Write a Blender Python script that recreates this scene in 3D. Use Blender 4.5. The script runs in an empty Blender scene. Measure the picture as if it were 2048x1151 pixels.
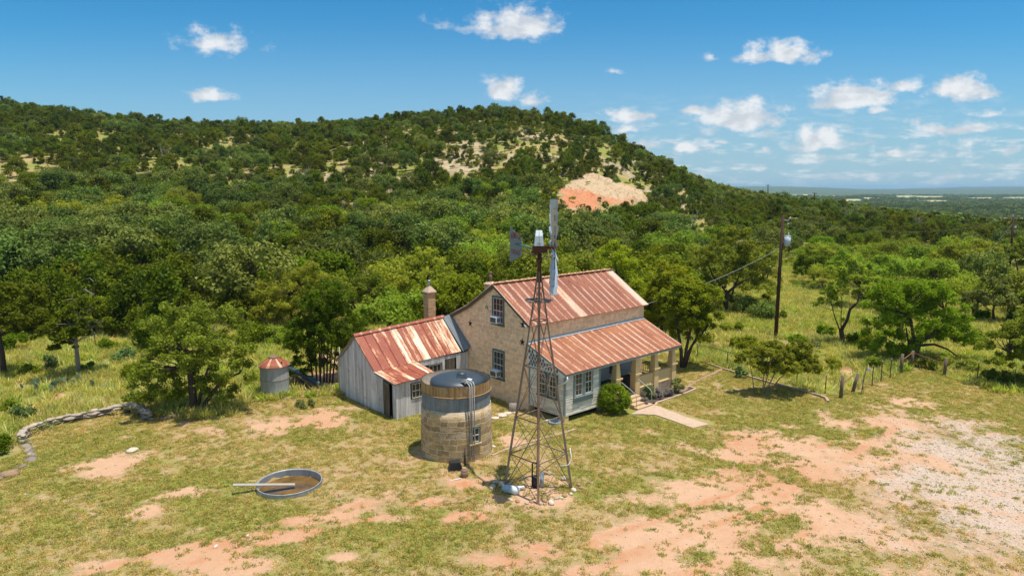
import bpy, math, random
import numpy as np
from mathutils import Vector, Matrix
from math import sin, cos, pi, radians, atan, atan2, sqrt

random.seed(7)
rng = np.random.default_rng(11)
SC = bpy.context.scene
COL = SC.collection

# ------------------------------------------------------------------ camera
CAM_H = 13.0
FPX, HOR, CX, CY = 1365.0, 377.0, 1024.0, 575.5      # 24 mm lens, photo 2048 px wide
TH = atan((CY - HOR) / FPX)
CT, ST = cos(TH), sin(TH)
cd = bpy.data.cameras.new('camera')
cd.sensor_width = 36.0
cd.lens = 24.0
cd.clip_start = 0.5
cd.clip_end = 60000
cam = bpy.data.objects.new('camera', cd)
cam.location = (0, 0, CAM_H)
cam.rotation_euler = (pi / 2 - TH, 0, 0)
COL.objects.link(cam)
SC.camera = cam

# ------------------------------------------------------------------ world, sun, exposure
SUN_DIR = Vector((0.205, -0.05, 1.0)).normalized()
SUN_EL = math.asin(SUN_DIR.z)
SUN_AZ = atan2(SUN_DIR.x, SUN_DIR.y)
sl = bpy.data.lights.new('sun', 'SUN')
sl.energy = 4.3
sl.angle = radians(0.53)
sl.color = (1.0, 0.945, 0.85)
so = bpy.data.objects.new('sun', sl)
so.rotation_euler = SUN_DIR.to_track_quat('Z', 'Y').to_euler()
so.location = (20, -10, 80)
COL.objects.link(so)
SC.view_settings.view_transform = 'Standard'
SC.view_settings.look = 'None'
SC.view_settings.gamma = 1.0
SC.view_settings.exposure = 0.26
SC.cycles.max_bounces = 6
SC.cycles.diffuse_bounces = 3
SC.cycles.glossy_bounces = 2
SC.cycles.transmission_bounces = 3
SC.cycles.transparent_max_bounces = 6
SC.cycles.volume_bounces = 0


class NT:
    """small helper for node trees"""
    def __init__(s, tree):
        s.t = tree
        s.n = tree.nodes
        s.l = tree.links

    def put(s, sock, v):
        if isinstance(v, bpy.types.NodeSocket):
            s.l.new(v, sock)
        elif isinstance(v, bpy.types.Node):
            s.l.new(v.outputs[0], sock)
        else:
            if hasattr(sock.default_value, '__len__'):
                n = len(sock.default_value)
                if not hasattr(v, '__len__'):
                    v = [v] * n
                v = list(v)
                if n == 4 and len(v) == 3:
                    v = v + [1.0]
            sock.default_value = v

    def node(s, typ, ins=None, **kw):
        nd = s.n.new(typ)
        for k, v in kw.items():
            setattr(nd, k, v)
        for k, v in (ins or {}).items():
            s.put(nd.inputs[k], v)
        return nd

    def m(s, op, a, b=0.0, c=0.0, clamp=False):
        nd = s.n.new('ShaderNodeMath')
        nd.operation = op
        nd.use_clamp = clamp
        s.put(nd.inputs[0], a)
        s.put(nd.inputs[1], b)
        s.put(nd.inputs[2], c)
        return nd.outputs[0]

    def vm(s, op, a, b=(0, 0, 0)):
        nd = s.n.new('ShaderNodeVectorMath')
        nd.operation = op
        s.put(nd.inputs[0], a)
        if op == 'SCALE':
            s.put(nd.inputs['Scale'], b)
        elif op not in ('LENGTH', 'NORMALIZE'):
            s.put(nd.inputs[1], b)
        return nd.outputs['Value'] if op in ('LENGTH', 'DOT_PRODUCT', 'DISTANCE') else nd.outputs[0]

    def noise(s, vec, scale, detail=4.0, rough=0.55, out='Fac', dist=0.0):
        nd = s.node('ShaderNodeTexNoise', {'Vector': vec, 'Scale': scale, 'Detail': detail, 'Roughness': rough, 'Distortion': dist})
        return nd.outputs[out]

    def mix(s, f, a, b, blend='MIX'):
        nd = s.n.new('ShaderNodeMix')
        nd.data_type = 'RGBA'
        nd.blend_type = blend
        s.put(nd.inputs[0], f)
        s.put(nd.inputs[6], a)
        s.put(nd.inputs[7], b)
        return nd.outputs[2]

    def ramp(s, v, lo, hi, smooth=True):
        nd = s.n.new('ShaderNodeMapRange')
        nd.interpolation_type = 'SMOOTHSTEP' if smooth else 'LINEAR'
        s.put(nd.inputs[0], v)
        nd.inputs[1].default_value = lo
        nd.inputs[2].default_value = hi
        return nd.outputs[0]

    def sep(s, v):
        return s.node('ShaderNodeSeparateXYZ', {0: v}).outputs

    def comb(s, x, y, z=0.0):
        return s.node('ShaderNodeCombineXYZ', {0: x, 1: y, 2: z}).outputs[0]


def ratio(v):
    e = (CY - v) / FPX
    return (-ST + e * CT) / (CT + e * ST)


def dirpx(u, v):
    e = (CY - v) / FPX
    y = CT + e * ST
    return ((u - CX) / FPX / y, (-ST + e * CT) / y)


world = bpy.data.worlds.new('World')
SC.world = world
world.use_nodes = True
w = NT(world.node_tree)
w.n.clear()
sky = w.n.new('ShaderNodeTexSky')
sky.sky_type = 'NISHITA'
sky.sun_disc = False
sky.sun_elevation = SUN_EL
sky.sun_rotation = SUN_AZ
sky.altitude = 500
sky.air_density = 1.0
sky.dust_density = 0.4
sky.ozone_density = 2.2
gen = w.node('ShaderNodeTexCoord').outputs['Generated']
gx, gy, gz = w.sep(gen)
gys = w.m('MAXIMUM', gy, 0.02)
aa = w.m('DIVIDE', gx, gys)
ee = w.m('DIVIDE', gz, gys)
P = w.comb(aa, ee, 0.0)
warp = w.noise(w.vm('MULTIPLY', P, (1, 1.7, 1)), 14.0, 3.0, 0.6, out='Color')
P2 = w.vm('ADD', P, w.vm('MULTIPLY', w.vm('SUBTRACT', warp, (0.5, 0.5, 0.5)), (0.045, 0.022, 0)))
CL = [(440, 84, 78, 24, .62), (395, 72, 30, 20, .45), (412, 187, 44, 13, .95), (1030, 44, 90, 30, 1.1), (875, 42, 30, 10, .3),
      (1003, 172, 42, 20, 1.1), (1068, 196, 26, 12, .9), (1420, 112, 17, 10, .75), (1510, 108, 45, 17, .8), (1575, 102, 66, 22, 1.1),
      (1228, 140, 18, 6, .5), (1700, 190, 92, 24, 1.25), (1800, 171, 62, 13, .7), (1930, 174, 62, 22, 1.15), (1480, 226, 95, 26, 1.2),
      (1380, 220, 20, 12, .8), (1262, 230, 60, 14, .85), (1250, 257, 28, 9, .9), (1297, 284, 36, 12, .8), (1372, 298, 36, 9, 1.0),
      (1635, 270, 52, 20, 1.2), (1640, 287, 78, 13, .75), (1530, 300, 18, 8, .7), (1450, 279, 14, 6, .7), (1920, 253, 85, 13, 1.0),
      (1780, 302, 36, 10, .9), (1700, 219, 30, 9, .6), (1755, 219, 19, 8, .9), (1970, 225, 50, 8, .5), (1825, 237, 34, 9, .4),
      (1940, 285, 60, 9, .5), (1900, 305, 90, 8, .45), (1640, 309, 60, 8, .5)]
field = None
for (u, v, ru, rv, k) in CL:
    a0, e0 = dirpx(u, v + rv * .45)
    q = w.vm('MULTIPLY', w.vm('SUBTRACT', P2, (a0, e0, 0)), (FPX / ru / 1.25, FPX / rv / 1.75, 0))
    qx, qy, _ = w.sep(q)
    q = w.comb(qx, w.m('MAXIMUM', qy, w.m('MULTIPLY', qy, -1.9)))
    f = w.m('MULTIPLY', w.m('SUBTRACT', 1.0, w.vm('LENGTH', q)), k)
    field = f if field is None else w.m('SMOOTH_MAX', field, f, 0.25)
n1 = w.noise(w.vm('MULTIPLY', P, (1, 1.5, 1)), 34.0, 7.0, 0.62)
n2 = w.noise(w.vm('MULTIPLY', P, (1, 4.2, 1)), 20.0, 6.0, 0.6)
lowband = w.m('MULTIPLY', w.ramp(ee, 0.15, 0.05), w.ramp(aa, -0.1, 0.25))
lowf = w.m('MULTIPLY', w.m('MULTIPLY', w.ramp(n2, 0.47, 0.68), lowband), 0.75)
dens = w.ramp(w.m('ADD', field, w.m('MULTIPLY', w.m('SUBTRACT', n1, 0.5), 1.9)), 0.04, 0.74)
dens = w.m('MULTIPLY', dens, w.ramp(gy, 0.0, 0.1))
dens = w.m('MAXIMUM', dens, lowf, clamp=True)
skyc = w.mix(1.0, sky.outputs[0], (0.22, 0.70, 0.90, 1), 'MULTIPLY')
shade = w.ramp(w.noise(w.vm('ADD', w.vm('MULTIPLY', P, (1, 1.5, 1)), (0, 0.012, 0)), 34.0, 4.0, 0.5), 0.35, 0.65)
cloudc = w.mix(shade, (4.6, 4.9, 5.3, 1), (6.5, 6.6, 6.7, 1))
hz = w.m('MULTIPLY', w.ramp(ee, 0.26, -0.02), 0.80)
skyc = w.mix(hz, skyc, (3.2, 4.1, 4.9, 1))
# broken cloud added overhead and behind, out of view, to lift and neutralise shade
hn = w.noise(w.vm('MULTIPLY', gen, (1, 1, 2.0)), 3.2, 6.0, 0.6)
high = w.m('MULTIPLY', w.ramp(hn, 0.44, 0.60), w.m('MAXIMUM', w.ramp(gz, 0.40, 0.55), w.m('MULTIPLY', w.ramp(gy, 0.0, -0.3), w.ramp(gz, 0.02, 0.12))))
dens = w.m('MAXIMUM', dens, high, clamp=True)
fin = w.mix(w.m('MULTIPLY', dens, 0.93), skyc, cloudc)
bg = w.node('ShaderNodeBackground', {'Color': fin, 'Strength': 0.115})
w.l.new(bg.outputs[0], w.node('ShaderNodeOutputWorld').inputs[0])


# ------------------------------------------------------------------ numpy noise and terrain
def hash2(ix, iy, seed):
    h = (ix.astype(np.int64) * 374761393 + iy.astype(np.int64) * 668265263 + seed * 974711) & 0x7fffffff
    h = ((h ^ (h >> 13)) * 1274126177) & 0x7fffffff
    h = (h ^ (h >> 16)) & 0xffffff
    return h / float(0xffffff)


def vnoise(x, y, seed=0):
    x = np.asarray(x, float); y = np.asarray(y, float)
    ix = np.floor(x); iy = np.floor(y)
    fx = x - ix; fy = y - iy
    fx = fx * fx * (3 - 2 * fx); fy = fy * fy * (3 - 2 * fy)
    a = hash2(ix, iy, seed); b = hash2(ix + 1, iy, seed)
    c = hash2(ix, iy + 1, seed); d = hash2(ix + 1, iy + 1, seed)
    return (a * (1 - fx) + b * fx) * (1 - fy) + (c * (1 - fx) + d * fx) * fy


def fbm(x, y, s, o=4, seed=0):
    t = 0; a = 1; n = 0
    for i in range(o):
        t = t + a * vnoise(np.asarray(x) / s + 17.3 * i, np.asarray(y) / s - 9.1 * i, seed + i)
        n += a; a *= 0.55; s = s / 2.03
    return t / n


def sstep(a, b, x):
    t = np.clip((np.asarray(x, float) - a) / (b - a), 0, 1)
    return t * t * (3 - 2 * t)


# skyline table: photo column, photo row of the tree tops, crest distance, tree height allowance, foot distance
SKY = [(-900, 160, 300, 5, 62), (-300, 176, 300, 5, 64), (0, 193, 290, 5, 66), (200, 220, 285, 5, 66), (400, 237, 280, 5, 70), (600, 241, 275, 5, 72),
       (750, 230, 272, 4.6, 74), (980, 212, 265, 3.5, 76), (1100, 226, 258, 3.5, 78), (1200, 256, 250, 3, 84),
       (1300, 312, 240, 3, 90), (1400, 362, 225, 3.5, 95), (1480, 382, 210, 4, 100), (1600, 394, 195, 4.5, 105),
       (1700, 409, 188, 4.5, 108), (1800, 425, 182, 4.5, 110), (1900, 440, 176, 4.5, 112), (2060, 455, 170, 4.5, 115), (2700, 465, 170, 4.5, 115)]
TA, TY, TZ, T0 = [], [], [], []
for (u, v, yc, th, y0) in SKY:
    r = ratio(v)
    TA.append((u - CX) / FPX * (CT - r * ST)); TY.append(yc); TZ.append(CAM_H + r * yc - th); T0.append(y0)
GZ = -0.25
PLAIN = -25.0


def terrain(x, y):
    x = np.asarray(x, float); y = np.asarray(y, float)
    yy = np.maximum(y, 5.0)
    a = np.clip(x / yy, -1.6, 1.6)
    yc = np.interp(a, TA, TY); zc = np.interp(a, TA, TZ); y0 = np.interp(a, TA, T0)
    t = np.clip((y - y0) / (yc - y0), 0, 1)
    S = 0.62 * t ** 1.6 + 0.38 * t * t * (3 - 2 * t)
    zz = GZ + (zc - GZ) * S
    zz = zz + (fbm(x, y, 28, 3, 5) - 0.5) * 5.0 * np.minimum(t * 1.6, 1) * (1 - 0.55 * t)
    b = sstep(0, 1, (y - yc - 15) / 330.0)
    zz = zz * (1 - b) + PLAIN * b
    far = sstep(500, 1200, y)
    zz = zz + far * (fbm(x, y, 420, 3, 9) - 0.5) * 12
    hills = sstep(5200, 8200, y) * (1 - sstep(10500, 12500, y))
    zz = zz + hills * (30 + 34 * sstep(0.42, 0.6, fbm(x * 1.0, y * 0.25, 2600, 3, 21)))
    zz = zz + (fbm(x, y, 7, 3, 3) - 0.5) * 0.14 * sstep(14, 18, y) * (y < 400)
    zz = zz - 0.55 * (1 - sstep(1.2, 1.42, np.sqrt((x + 10.05) ** 2 + (y - 29.25) ** 2)))
    # gullied cut bank
    a2, rr = x / yy, y
    scar = scar_mask(x, y)
    zz = zz + scar * (np.abs((fbm(x + 0.35 * y, y * 0.22, 4.5, 3, 31)) - 0.5) * 4.6)
    return zz


FIELDS = [(1545, 1625, 391, 2.6), (1628, 1705, 393.5, 2.6), (1725, 1760, 398, 2.2), (1790, 1885, 394.5, 2.8), (1935, 1988, 396.5, 2.4), (2005, 2100, 396, 2.4), (1850, 1900, 403, 3), (1690, 1720, 402, 3)]


def field_mask(x, y):
    yy = np.maximum(np.asarray(y, float), 50)
    u = CX + FPX * (x / yy) * 1.008
    v = CY - FPX * np.tan(np.arctan((PLAIN - CAM_H) / yy) + TH)
    m = np.zeros(np.shape(x))
    jit = (fbm(x, y, 120, 3, 88) - .5) * 3.0
    for (a, b, c, h) in FIELDS:
        m = np.maximum(m, sstep(a - 3, a + 3, u + jit * 4) * (1 - sstep(b - 3, b + 3, u + jit * 4)) * (1 - sstep(h * .7, h * .95, np.abs(v - c + jit * .3))))
    return m * (y > 600)


SCAR_PX = [(1122, 418), (1127, 382), (1133, 368), (1150, 360), (1166, 351), (1190, 351), (1216, 358), (1240, 368), (1268, 381), (1298, 392), (1290, 404), (1262, 404), (1235, 408), (1210, 412), (1195, 424), (1150, 426)]
SCAR = []


def scar_mask(x, y):
    if not SCAR:
        return np.zeros(np.shape(x))
    x = np.asarray(x, float); y = np.asarray(y, float)
    jx = (fbm(x, y, 5, 3, 44) - .5) * 5; jy = (fbm(x, y, 5, 3, 47) - .5) * 9
    near = (y > 100) & (y < 260)
    m = np.zeros(np.shape(x))
    for (ox, oy) in ((0, 0), (.7, 0), (-.7, 0), (0, 1.2), (0, -1.2)):
        m = m + in_poly(x + jx + ox, y + jy + oy, SCAR)
    return m / 5 * near


def in_poly(x, y, poly):
    x = np.asarray(x); y = np.asarray(y)
    r = np.zeros(x.shape, bool)
    j = len(poly) - 1
    for i in range(len(poly)):
        xi, yi = poly[i]; xj, yj = poly[j]
        c = ((yi > y) != (yj > y)) & (x < (xj - xi) * (y - yi) / (yj - yi + 1e-12) + xi)
        r ^= c
        j = i
    return r


def G(u, v, z=None):
    """photo pixel to the point of the ground seen there"""
    d, e = (u - CX) / FPX, (CY - v) / FPX
    r = (d, CT + e * ST, -ST + e * CT)
    if z is not None:
        t = (z - CAM_H) / r[2]
        return Vector((r[0] * t, r[1] * t, z))
    if r[2] < 0 and (GZ - CAM_H) / r[2] < 60:
        t = (GZ - CAM_H) / r[2]
        return Vector((r[0] * t, r[1] * t, float(terrain(r[0] * t, r[1] * t))))
    ts = np.linspace(20, 700, 3000)
    zz = terrain(ts * r[0], ts * r[1])
    k = np.argmax(CAM_H + ts * r[2] < zz)
    t = ts[k] if k else 400
    return Vector((r[0] * t, r[1] * t, float(terrain(r[0] * t, r[1] * t))))


def make_scar():
    pts = []
    for (u, v) in SCAR_PX:
        p = G(u, v)
        pts.append((p.x, p.y))
    SCAR.extend(pts)
    print('scar', [(round(a), round(b)) for a, b in pts])


make_scar()


def GP(u, Y, v):
    """point at depth Y on photo pixel"""
    a, r = dirpx(u, v)
    return Vector((a * Y, Y, CAM_H + r * Y))


def toppx(x, y, z):
    x = np.asarray(x, float)
    zz = z - CAM_H
    dep = y * CT - zz * ST
    up = y * ST + zz * CT
    return CX + FPX * x / dep, CY - FPX * up / dep


def tz(x, y):
    return float(terrain(x, y))


# ------------------------------------------------------------------ mesh builder
class MB:
    def __init__(s):
        s.v = []; s.f = []; s.t = []; s.uv = []; s.mi = []

    def face(s, pts, tint=0.5, uv=None, mi=0):
        i = len(s.v)
        s.v += [tuple(p) for p in pts]
        s.f.append(tuple(range(i, i + len(pts))))
        s.t.append(tint)
        s.mi.append(mi)
        s.uv.append(uv if uv else [(0, 0)] * len(pts))

    def hexa(s, p, tint=0.5, mi=0):
        """8 points: bottom ring 0-3 counter clockwise, top ring 4-7"""
        p = [Vector(q) for q in p]
        for q in ((0, 3, 2, 1), (4, 5, 6, 7), (0, 1, 5, 4), (1, 2, 6, 5), (2, 3, 7, 6), (3, 0, 4, 7)):
            a = [p[k] for k in q]
            e1 = (a[1] - a[0]); e2 = (a[3] - a[0])
            n = e1.cross(e2)
            if abs(n.z) > 0.7 * n.length:
                uv = [(c.x, c.y) for c in a]
            else:
                d = Vector((-n.y, n.x, 0))
                d = d.normalized() if d.length > 1e-9 else Vector((1, 0, 0))
                uv = [(c.dot(d), c.z) for c in a]
            s.face(a, tint, uv, mi)

    def box(s, x0, x1, y0, y1, z0, z1, tint=0.5, mi=0):
        s.hexa([(x0, y0, z0), (x1, y0, z0), (x1, y1, z0), (x0, y1, z0), (x0, y0, z1), (x1, y0, z1), (x1, y1, z1), (x0, y1, z1)], tint, mi)

    def frustum(s, cx, cy, z0, z1, h0, h1, tint=0.5, g0=None, g1=None):
        g0 = h0 if g0 is None else g0; g1 = h1 if g1 is None else g1
        s.hexa([(cx - h0, cy - g0, z0), (cx + h0, cy - g0, z0), (cx + h0, cy + g0, z0), (cx - h0, cy + g0, z0),
                (cx - h1, cy - g1, z1), (cx + h1, cy - g1, z1), (cx + h1, cy + g1, z1), (cx - h1, cy + g1, z1)], tint)

    def bar(s, a, b, wdt, dpt, up=(0, 0, 1), tint=0.5):
        a = Vector(a); b = Vector(b); d = (b - a).normalized()
        u = Vector(up)
        sd = d.cross(u)
        if sd.length < 1e-4:
            sd = d.cross(Vector((1, 0, 0)))
        sd.normalize(); u = sd.cross(d)
        sd = sd * wdt / 2; u = u * dpt / 2
        s.hexa([a - sd - u, a + sd - u, a + sd + u, a - sd + u, b - sd - u, b + sd - u, b + sd + u, b - sd + u], tint)

    def tube(s, pts, rad, seg=8, cap=True, tint=0.5):
        pts = [Vector(p) for p in pts]
        if not hasattr(rad, '__len__'):
            rad = [rad] * len(pts)
        base = len(s.v)
        ref = None
        for i, p in enumerate(pts):
            d = (pts[min(i + 1, len(pts) - 1)] - pts[max(i - 1, 0)]).normalized()
            if ref is None:
                ref = Vector((1, 0, 0)) if abs(d.x) < 0.8 else Vector((0, 1, 0))
            a = d.cross(ref)
            if a.length < 1e-5:
                a = d.cross(Vector((0, 1, 0)))
            a.normalize()
            b = d.cross(a)
            ref = b.cross(d) if False else ref
            for k in range(seg):
                w_ = 2 * pi * k / seg
                s.v.append(tuple(p + (a * cos(w_) + b * sin(w_)) * rad[i]))
        for i in range(len(pts) - 1):
            for k in range(seg):
                k2 = (k + 1) % seg
                q = (base + i * seg + k, base + i * seg + k2, base + (i + 1) * seg + k2, base + (i + 1) * seg + k)
                s.f.append(q); s.t.append(tint); s.mi.append(0)
                s.uv.append([(k / seg, i), ((k + 1) / seg, i), ((k + 1) / seg, i + 1), (k / seg, i + 1)])
        if cap:
            for o, rev in ((base, False), (base + (len(pts) - 1) * seg, True)):
                q = tuple(range(o, o + seg))
                s.f.append(q if rev else q[::-1]); s.t.append(tint); s.mi.append(0)
                s.uv.append([(0, 0)] * seg)

    def lathe(s, prof, cx, cy, seg=32, tint=0.5, closed=False, jit=None):
        base = len(s.v)
        n = len(prof)
        for i, (r, z) in enumerate(prof):
            for k in range(seg):
                w_ = 2 * pi * k / seg
                s.v.append((cx + r * cos(w_), cy + r * sin(w_), z + (jit(i, k) if jit else 0)))
        for i in range(n - 1):
            for k in range(seg):
                k2 = (k + 1) % seg
                s.f.append((base + i * seg + k, base + i * seg + k2, base + (i + 1) * seg + k2, base + (i + 1) * seg + k))
                s.t.append(tint); s.mi.append(0)
                r_ = prof[i][0]
                u0 = 2 * pi * k / seg * max(r_, 0.3); u1 = 2 * pi * (k + 1) / seg * max(r_, 0.3)
                s.uv.append([(u0, prof[i][1]), (u1, prof[i][1]), (u1, prof[i + 1][1]), (u0, prof[i + 1][1])])

    def rock(s, c, sx, sy, sz, rot=0, tint=0.5, seed=0, tilt=0.0):
        rr = random.Random(seed)
        nz, ns = 4, 7
        base = len(s.v)
        M = Matrix.Rotation(rot, 3, 'Z') @ Matrix.Rotation(tilt, 3, 'X')
        for i in range(nz):
            f = i / (nz - 1)
            rad = [0.72, 1.0, 0.95, 0.55][i]
            for k in range(ns):
                w_ = 2 * pi * k / ns + rr.uniform(-.2, .2)
                q = rad * rr.uniform(.8, 1.12)
                p = M @ Vector((q * cos(w_) * sx, q * sin(w_) * sy, (f - .5) * 2 * sz + rr.uniform(-.12, .12) * sz))
                s.v.append(tuple(Vector(c) + p))
        for i in range(nz - 1):
            for k in range(ns):
                k2 = (k + 1) % ns
                s.f.append((base + i * ns + k, base + i * ns + k2, base + (i + 1) * ns + k2, base + (i + 1) * ns + k))
                s.t.append(tint); s.mi.append(0); s.uv.append([(0, 0)] * 4)
        for o, rev in ((0, 0), ((nz - 1) * ns, 1)):
            q = tuple(range(base + o, base + o + ns))
            s.f.append(q if rev else q[::-1]); s.t.append(tint); s.mi.append(0); s.uv.append([(0, 0)] * ns)

    def mesh(s, name, mats, smooth=False):
        me = bpy.data.meshes.new(name)
        nv = len(s.v); nf = len(s.f)
        lt = np.array([len(f) for f in s.f], np.int32)
        ls = np.concatenate([[0], np.cumsum(lt)[:-1]]).astype(np.int32)
        me.vertices.add(nv)
        me.vertices.foreach_set('co', np.array(s.v, np.float32).ravel())
        me.loops.add(int(lt.sum()))
        me.loops.foreach_set('vertex_index', np.array([i for f in s.f for i in f], np.int32))
        me.polygons.add(nf)
        me.polygons.foreach_set('loop_start', ls)
        me.polygons.foreach_set('loop_total', lt)
        me.update(calc_edges=True)
        at = me.attributes.new('tint', 'FLOAT', 'FACE')
        at.data.foreach_set('value', np.array(s.t, np.float32))
        uvl = me.uv_layers.new(name='UVMap')
        uvl.data.foreach_set('uv', np.array([c for f in s.uv for c in f], np.float32).ravel())
        for m_ in (mats if isinstance(mats, (list, tuple)) else [mats]):
            me.materials.append(m_)
        me.polygons.foreach_set('material_index', np.array(s.mi, np.int32))
        if smooth:
            me.polygons.foreach_set('use_smooth', np.ones(nf, bool))
        me.validate()
        return me

    def obj(s, name, mats, parent=None, smooth=False, loc=None):
        o = bpy.data.objects.new(name, s.mesh(name, mats, smooth))
        COL.objects.link(o)
        if parent is not None:
            o.parent = parent
        if loc is not None:
            o.location = loc
        return o


def tag(o, label=None, cat=None, group=None, kind=None):
    if label: o['label'] = label
    if cat: o['category'] = cat
    if group: o['group'] = group
    if kind: o['kind'] = kind
    return o


def thing(name, label, cat, loc=(0, 0, 0), rz=0.0, group=None):
    o = bpy.data.objects.new(name, None)
    o.empty_display_size = 0.3
    COL.objects.link(o)
    o.location = loc
    o.rotation_euler = (0, 0, rz)
    return tag(o, label, cat, group)


# ------------------------------------------------------------------ materials
def mat(name):
    m_ = bpy.data.materials.new(name)
    m_.use_nodes = True
    t = NT(m_.node_tree)
    bsdf = t.n['Principled BSDF']
    return m_, t, bsdf


def simple(name, col, rough=0.7, metal=0.0, var=0.25, scale=6.0, bump=0.0, tintvar=0.0, spec=0.3, col2=None):
    m_, t, b = mat(name)
    oc = t.node('ShaderNodeTexCoord').outputs['Object']
    n = t.noise(oc, scale, 5.0, 0.6)
    c = t.mix(n, [x * (1 - var) for x in col], list(col2) if col2 else [min(1, x * (1 + var)) for x in col])
    if tintvar:
        at = t.node('ShaderNodeAttribute', attribute_name='tint').outputs['Fac']
        k = t.m('ADD', 1.0 - tintvar, t.m('MULTIPLY', at, 2 * tintvar))
        c = t.mix(1.0, c, t.node('ShaderNodeCombineColor', {0: k, 1: k, 2: k}).outputs[0], 'MULTIPLY')
    t.put(b.inputs['Base Color'], c)
    b.inputs['Roughness'].default_value = rough
    b.inputs['Metallic'].default_value = metal
    b.inputs['Specular IOR Level'].default_value = spec
    if bump:
        bn = t.node('ShaderNodeBump', {'Height': t.noise(oc, scale * 3, 4.0), 'Strength': bump, 'Distance': 0.05})
        t.put(b.inputs['Normal'], bn.outputs[0])
    return m_


def leafmat(name, c1, c2, hue=0.5, trans=0.35):
    """foliage: colour varies per leaf and per tree, with some light through the leaf"""
    m_, t, b = mat(name)
    at = t.node('ShaderNodeAttribute', attribute_name='tint').outputs['Fac']
    rnd = t.node('ShaderNodeObjectInfo').outputs['Random']
    c = t.mix(at, c1, c2)
    k = t.m('ADD', 0.62, t.m('MULTIPLY', rnd, 0.66))
    c = t.mix(1.0, c, t.node('ShaderNodeCombineColor', {0: t.m('MULTIPLY', k, t.m('ADD', 0.84, t.m('MULTIPLY', t.m('FRACT', t.m('MULTIPLY', rnd, 7.31)), 0.36))), 1: k, 2: k}).outputs[0], 'MULTIPLY')
    t.put(b.inputs['Base Color'], c)
    b.inputs['Roughness'].default_value = 0.55
    b.inputs['Specular IOR Level'].default_value = 0.06
    tr = t.node('ShaderNodeBsdfTranslucent', {'Color': t.mix(1.0, c, (1.25, 1.3, 0.6, 1), 'MULTIPLY')})
    mx = t.node('ShaderNodeMixShader', {0: trans, 1: b.outputs[0], 2: tr.outputs[0]})
    t.l.new(mx.outputs[0], t.n['Material Output'].inputs[0])
    return m_


M = {}
M['bark'] = simple('bark', (0.075, 0.055, 0.042), 0.9, var=0.5, scale=9, bump=0.5)
M['greybark'] = simple('grey bark', (0.26, 0.22, 0.19), 0.9, var=0.5, scale=9, bump=0.4)
M['juniper'] = leafmat('juniper leaves', (0.078, 0.103, 0.005), (0.185, 0.220, 0.010), trans=0.28)
M['brightjuniper'] = leafmat('bright olive juniper leaves', (0.250, 0.280, 0.010), (0.520, 0.540, 0.028), trans=0.42)  # brighter olive leaf colour of the junipers by the house
M['oak'] = leafmat('oak leaves', (0.105, 0.138, 0.024), (0.230, 0.285, 0.058), trans=0.26)
M['mesquite'] = leafmat('mesquite leaves', (0.155, 0.200, 0.016), (0.380, 0.440, 0.050), trans=0.42)
M['darkmesquite'] = leafmat('dark mesquite leaves', (0.105, 0.140, 0.012), (0.260, 0.315, 0.032), trans=0.34)  # darker leaf colour for some of the mesquites
M['elm'] = leafmat('elm leaves', (0.115, 0.165, 0.007), (0.250, 0.325, 0.016), trans=0.38)
M['olive'] = leafmat('olive green leaves', (0.150, 0.165, 0.014), (0.380, 0.370, 0.040), trans=0.36)
M['deadtwig'] = simple('dead twigs', (0.24, 0.20, 0.18), 0.9, var=0.4, tintvar=0.3)
M['bushleaf'] = leafmat('clipped bush leaves', (0.130, 0.190, 0.008), (0.470, 0.530, 0.035), trans=0.38)
M['paleleaf'] = leafmat('pale shrub leaves', (0.130, 0.185, 0.055), (0.290, 0.360, 0.120), trans=0.3)
M['grass'] = leafmat('short grass', (0.370, 0.305, 0.080), (0.670, 0.530, 0.215), trans=0.40)
M['lawngreen'] = leafmat('green lawn grass', (0.250, 0.265, 0.045), (0.430, 0.420, 0.100), trans=0.38)
M['tallgrass'] = leafmat('tall grass', (0.330, 0.345, 0.060), (0.680, 0.620, 0.230), trans=0.42)
M['greengrass'] = leafmat('green weeds', (0.220, 0.285, 0.030), (0.500, 0.560, 0.095), trans=0.4)
M['cactus'] = simple('cactus pads', (0.13, 0.19, 0.10), 0.6, var=0.3, tintvar=0.25)

# ------------------------------------------------------------------ ground: one sheet to the horizon
LAWN_PX = [(-700, 1040), (-150, 985), (40, 905), (40, 880), (120, 848), (285, 820), (350, 842), (470, 836), (500, 800), (690, 792), (700, 745), (1340, 700), (1385, 722),
           (1450, 738), (1560, 770), (1655, 797), (1700, 785), (1800, 748), (1832, 733), (1890, 750), (1950, 778), (2048, 800), (2700, 960), (3600, 1300), (2400, 2500), (-600, 2500)]
LAWN = [tuple(G(u, v, GZ))[:2] for u, v in LAWN_PX]


def blob(x, y, lst):
    """union of ellipses given by photo centre and half axes on the ground, with ragged rim"""
    m = np.zeros(np.shape(x))
    jit = (fbm(x, y, 1.3, 4, 61) - 0.5)
    for (u, v, ru, rv, k, sl_) in lst:
        c = G(u, v, GZ)
        rx = abs(G(u + ru, v, GZ).x - c.x)
        ry = abs(G(u, v - rv, GZ).y - G(u, v + rv, GZ).y) / 2
        dx = x - c.x; dy = y - c.y
        dx = dx - sl_ * dy
        d = np.sqrt((dx / rx) ** 2 + (dy / ry) ** 2)
        m = np.maximum(m, k * (1 - sstep(0.15, 1.7, d + jit * 1.5)))
    return m


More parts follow.
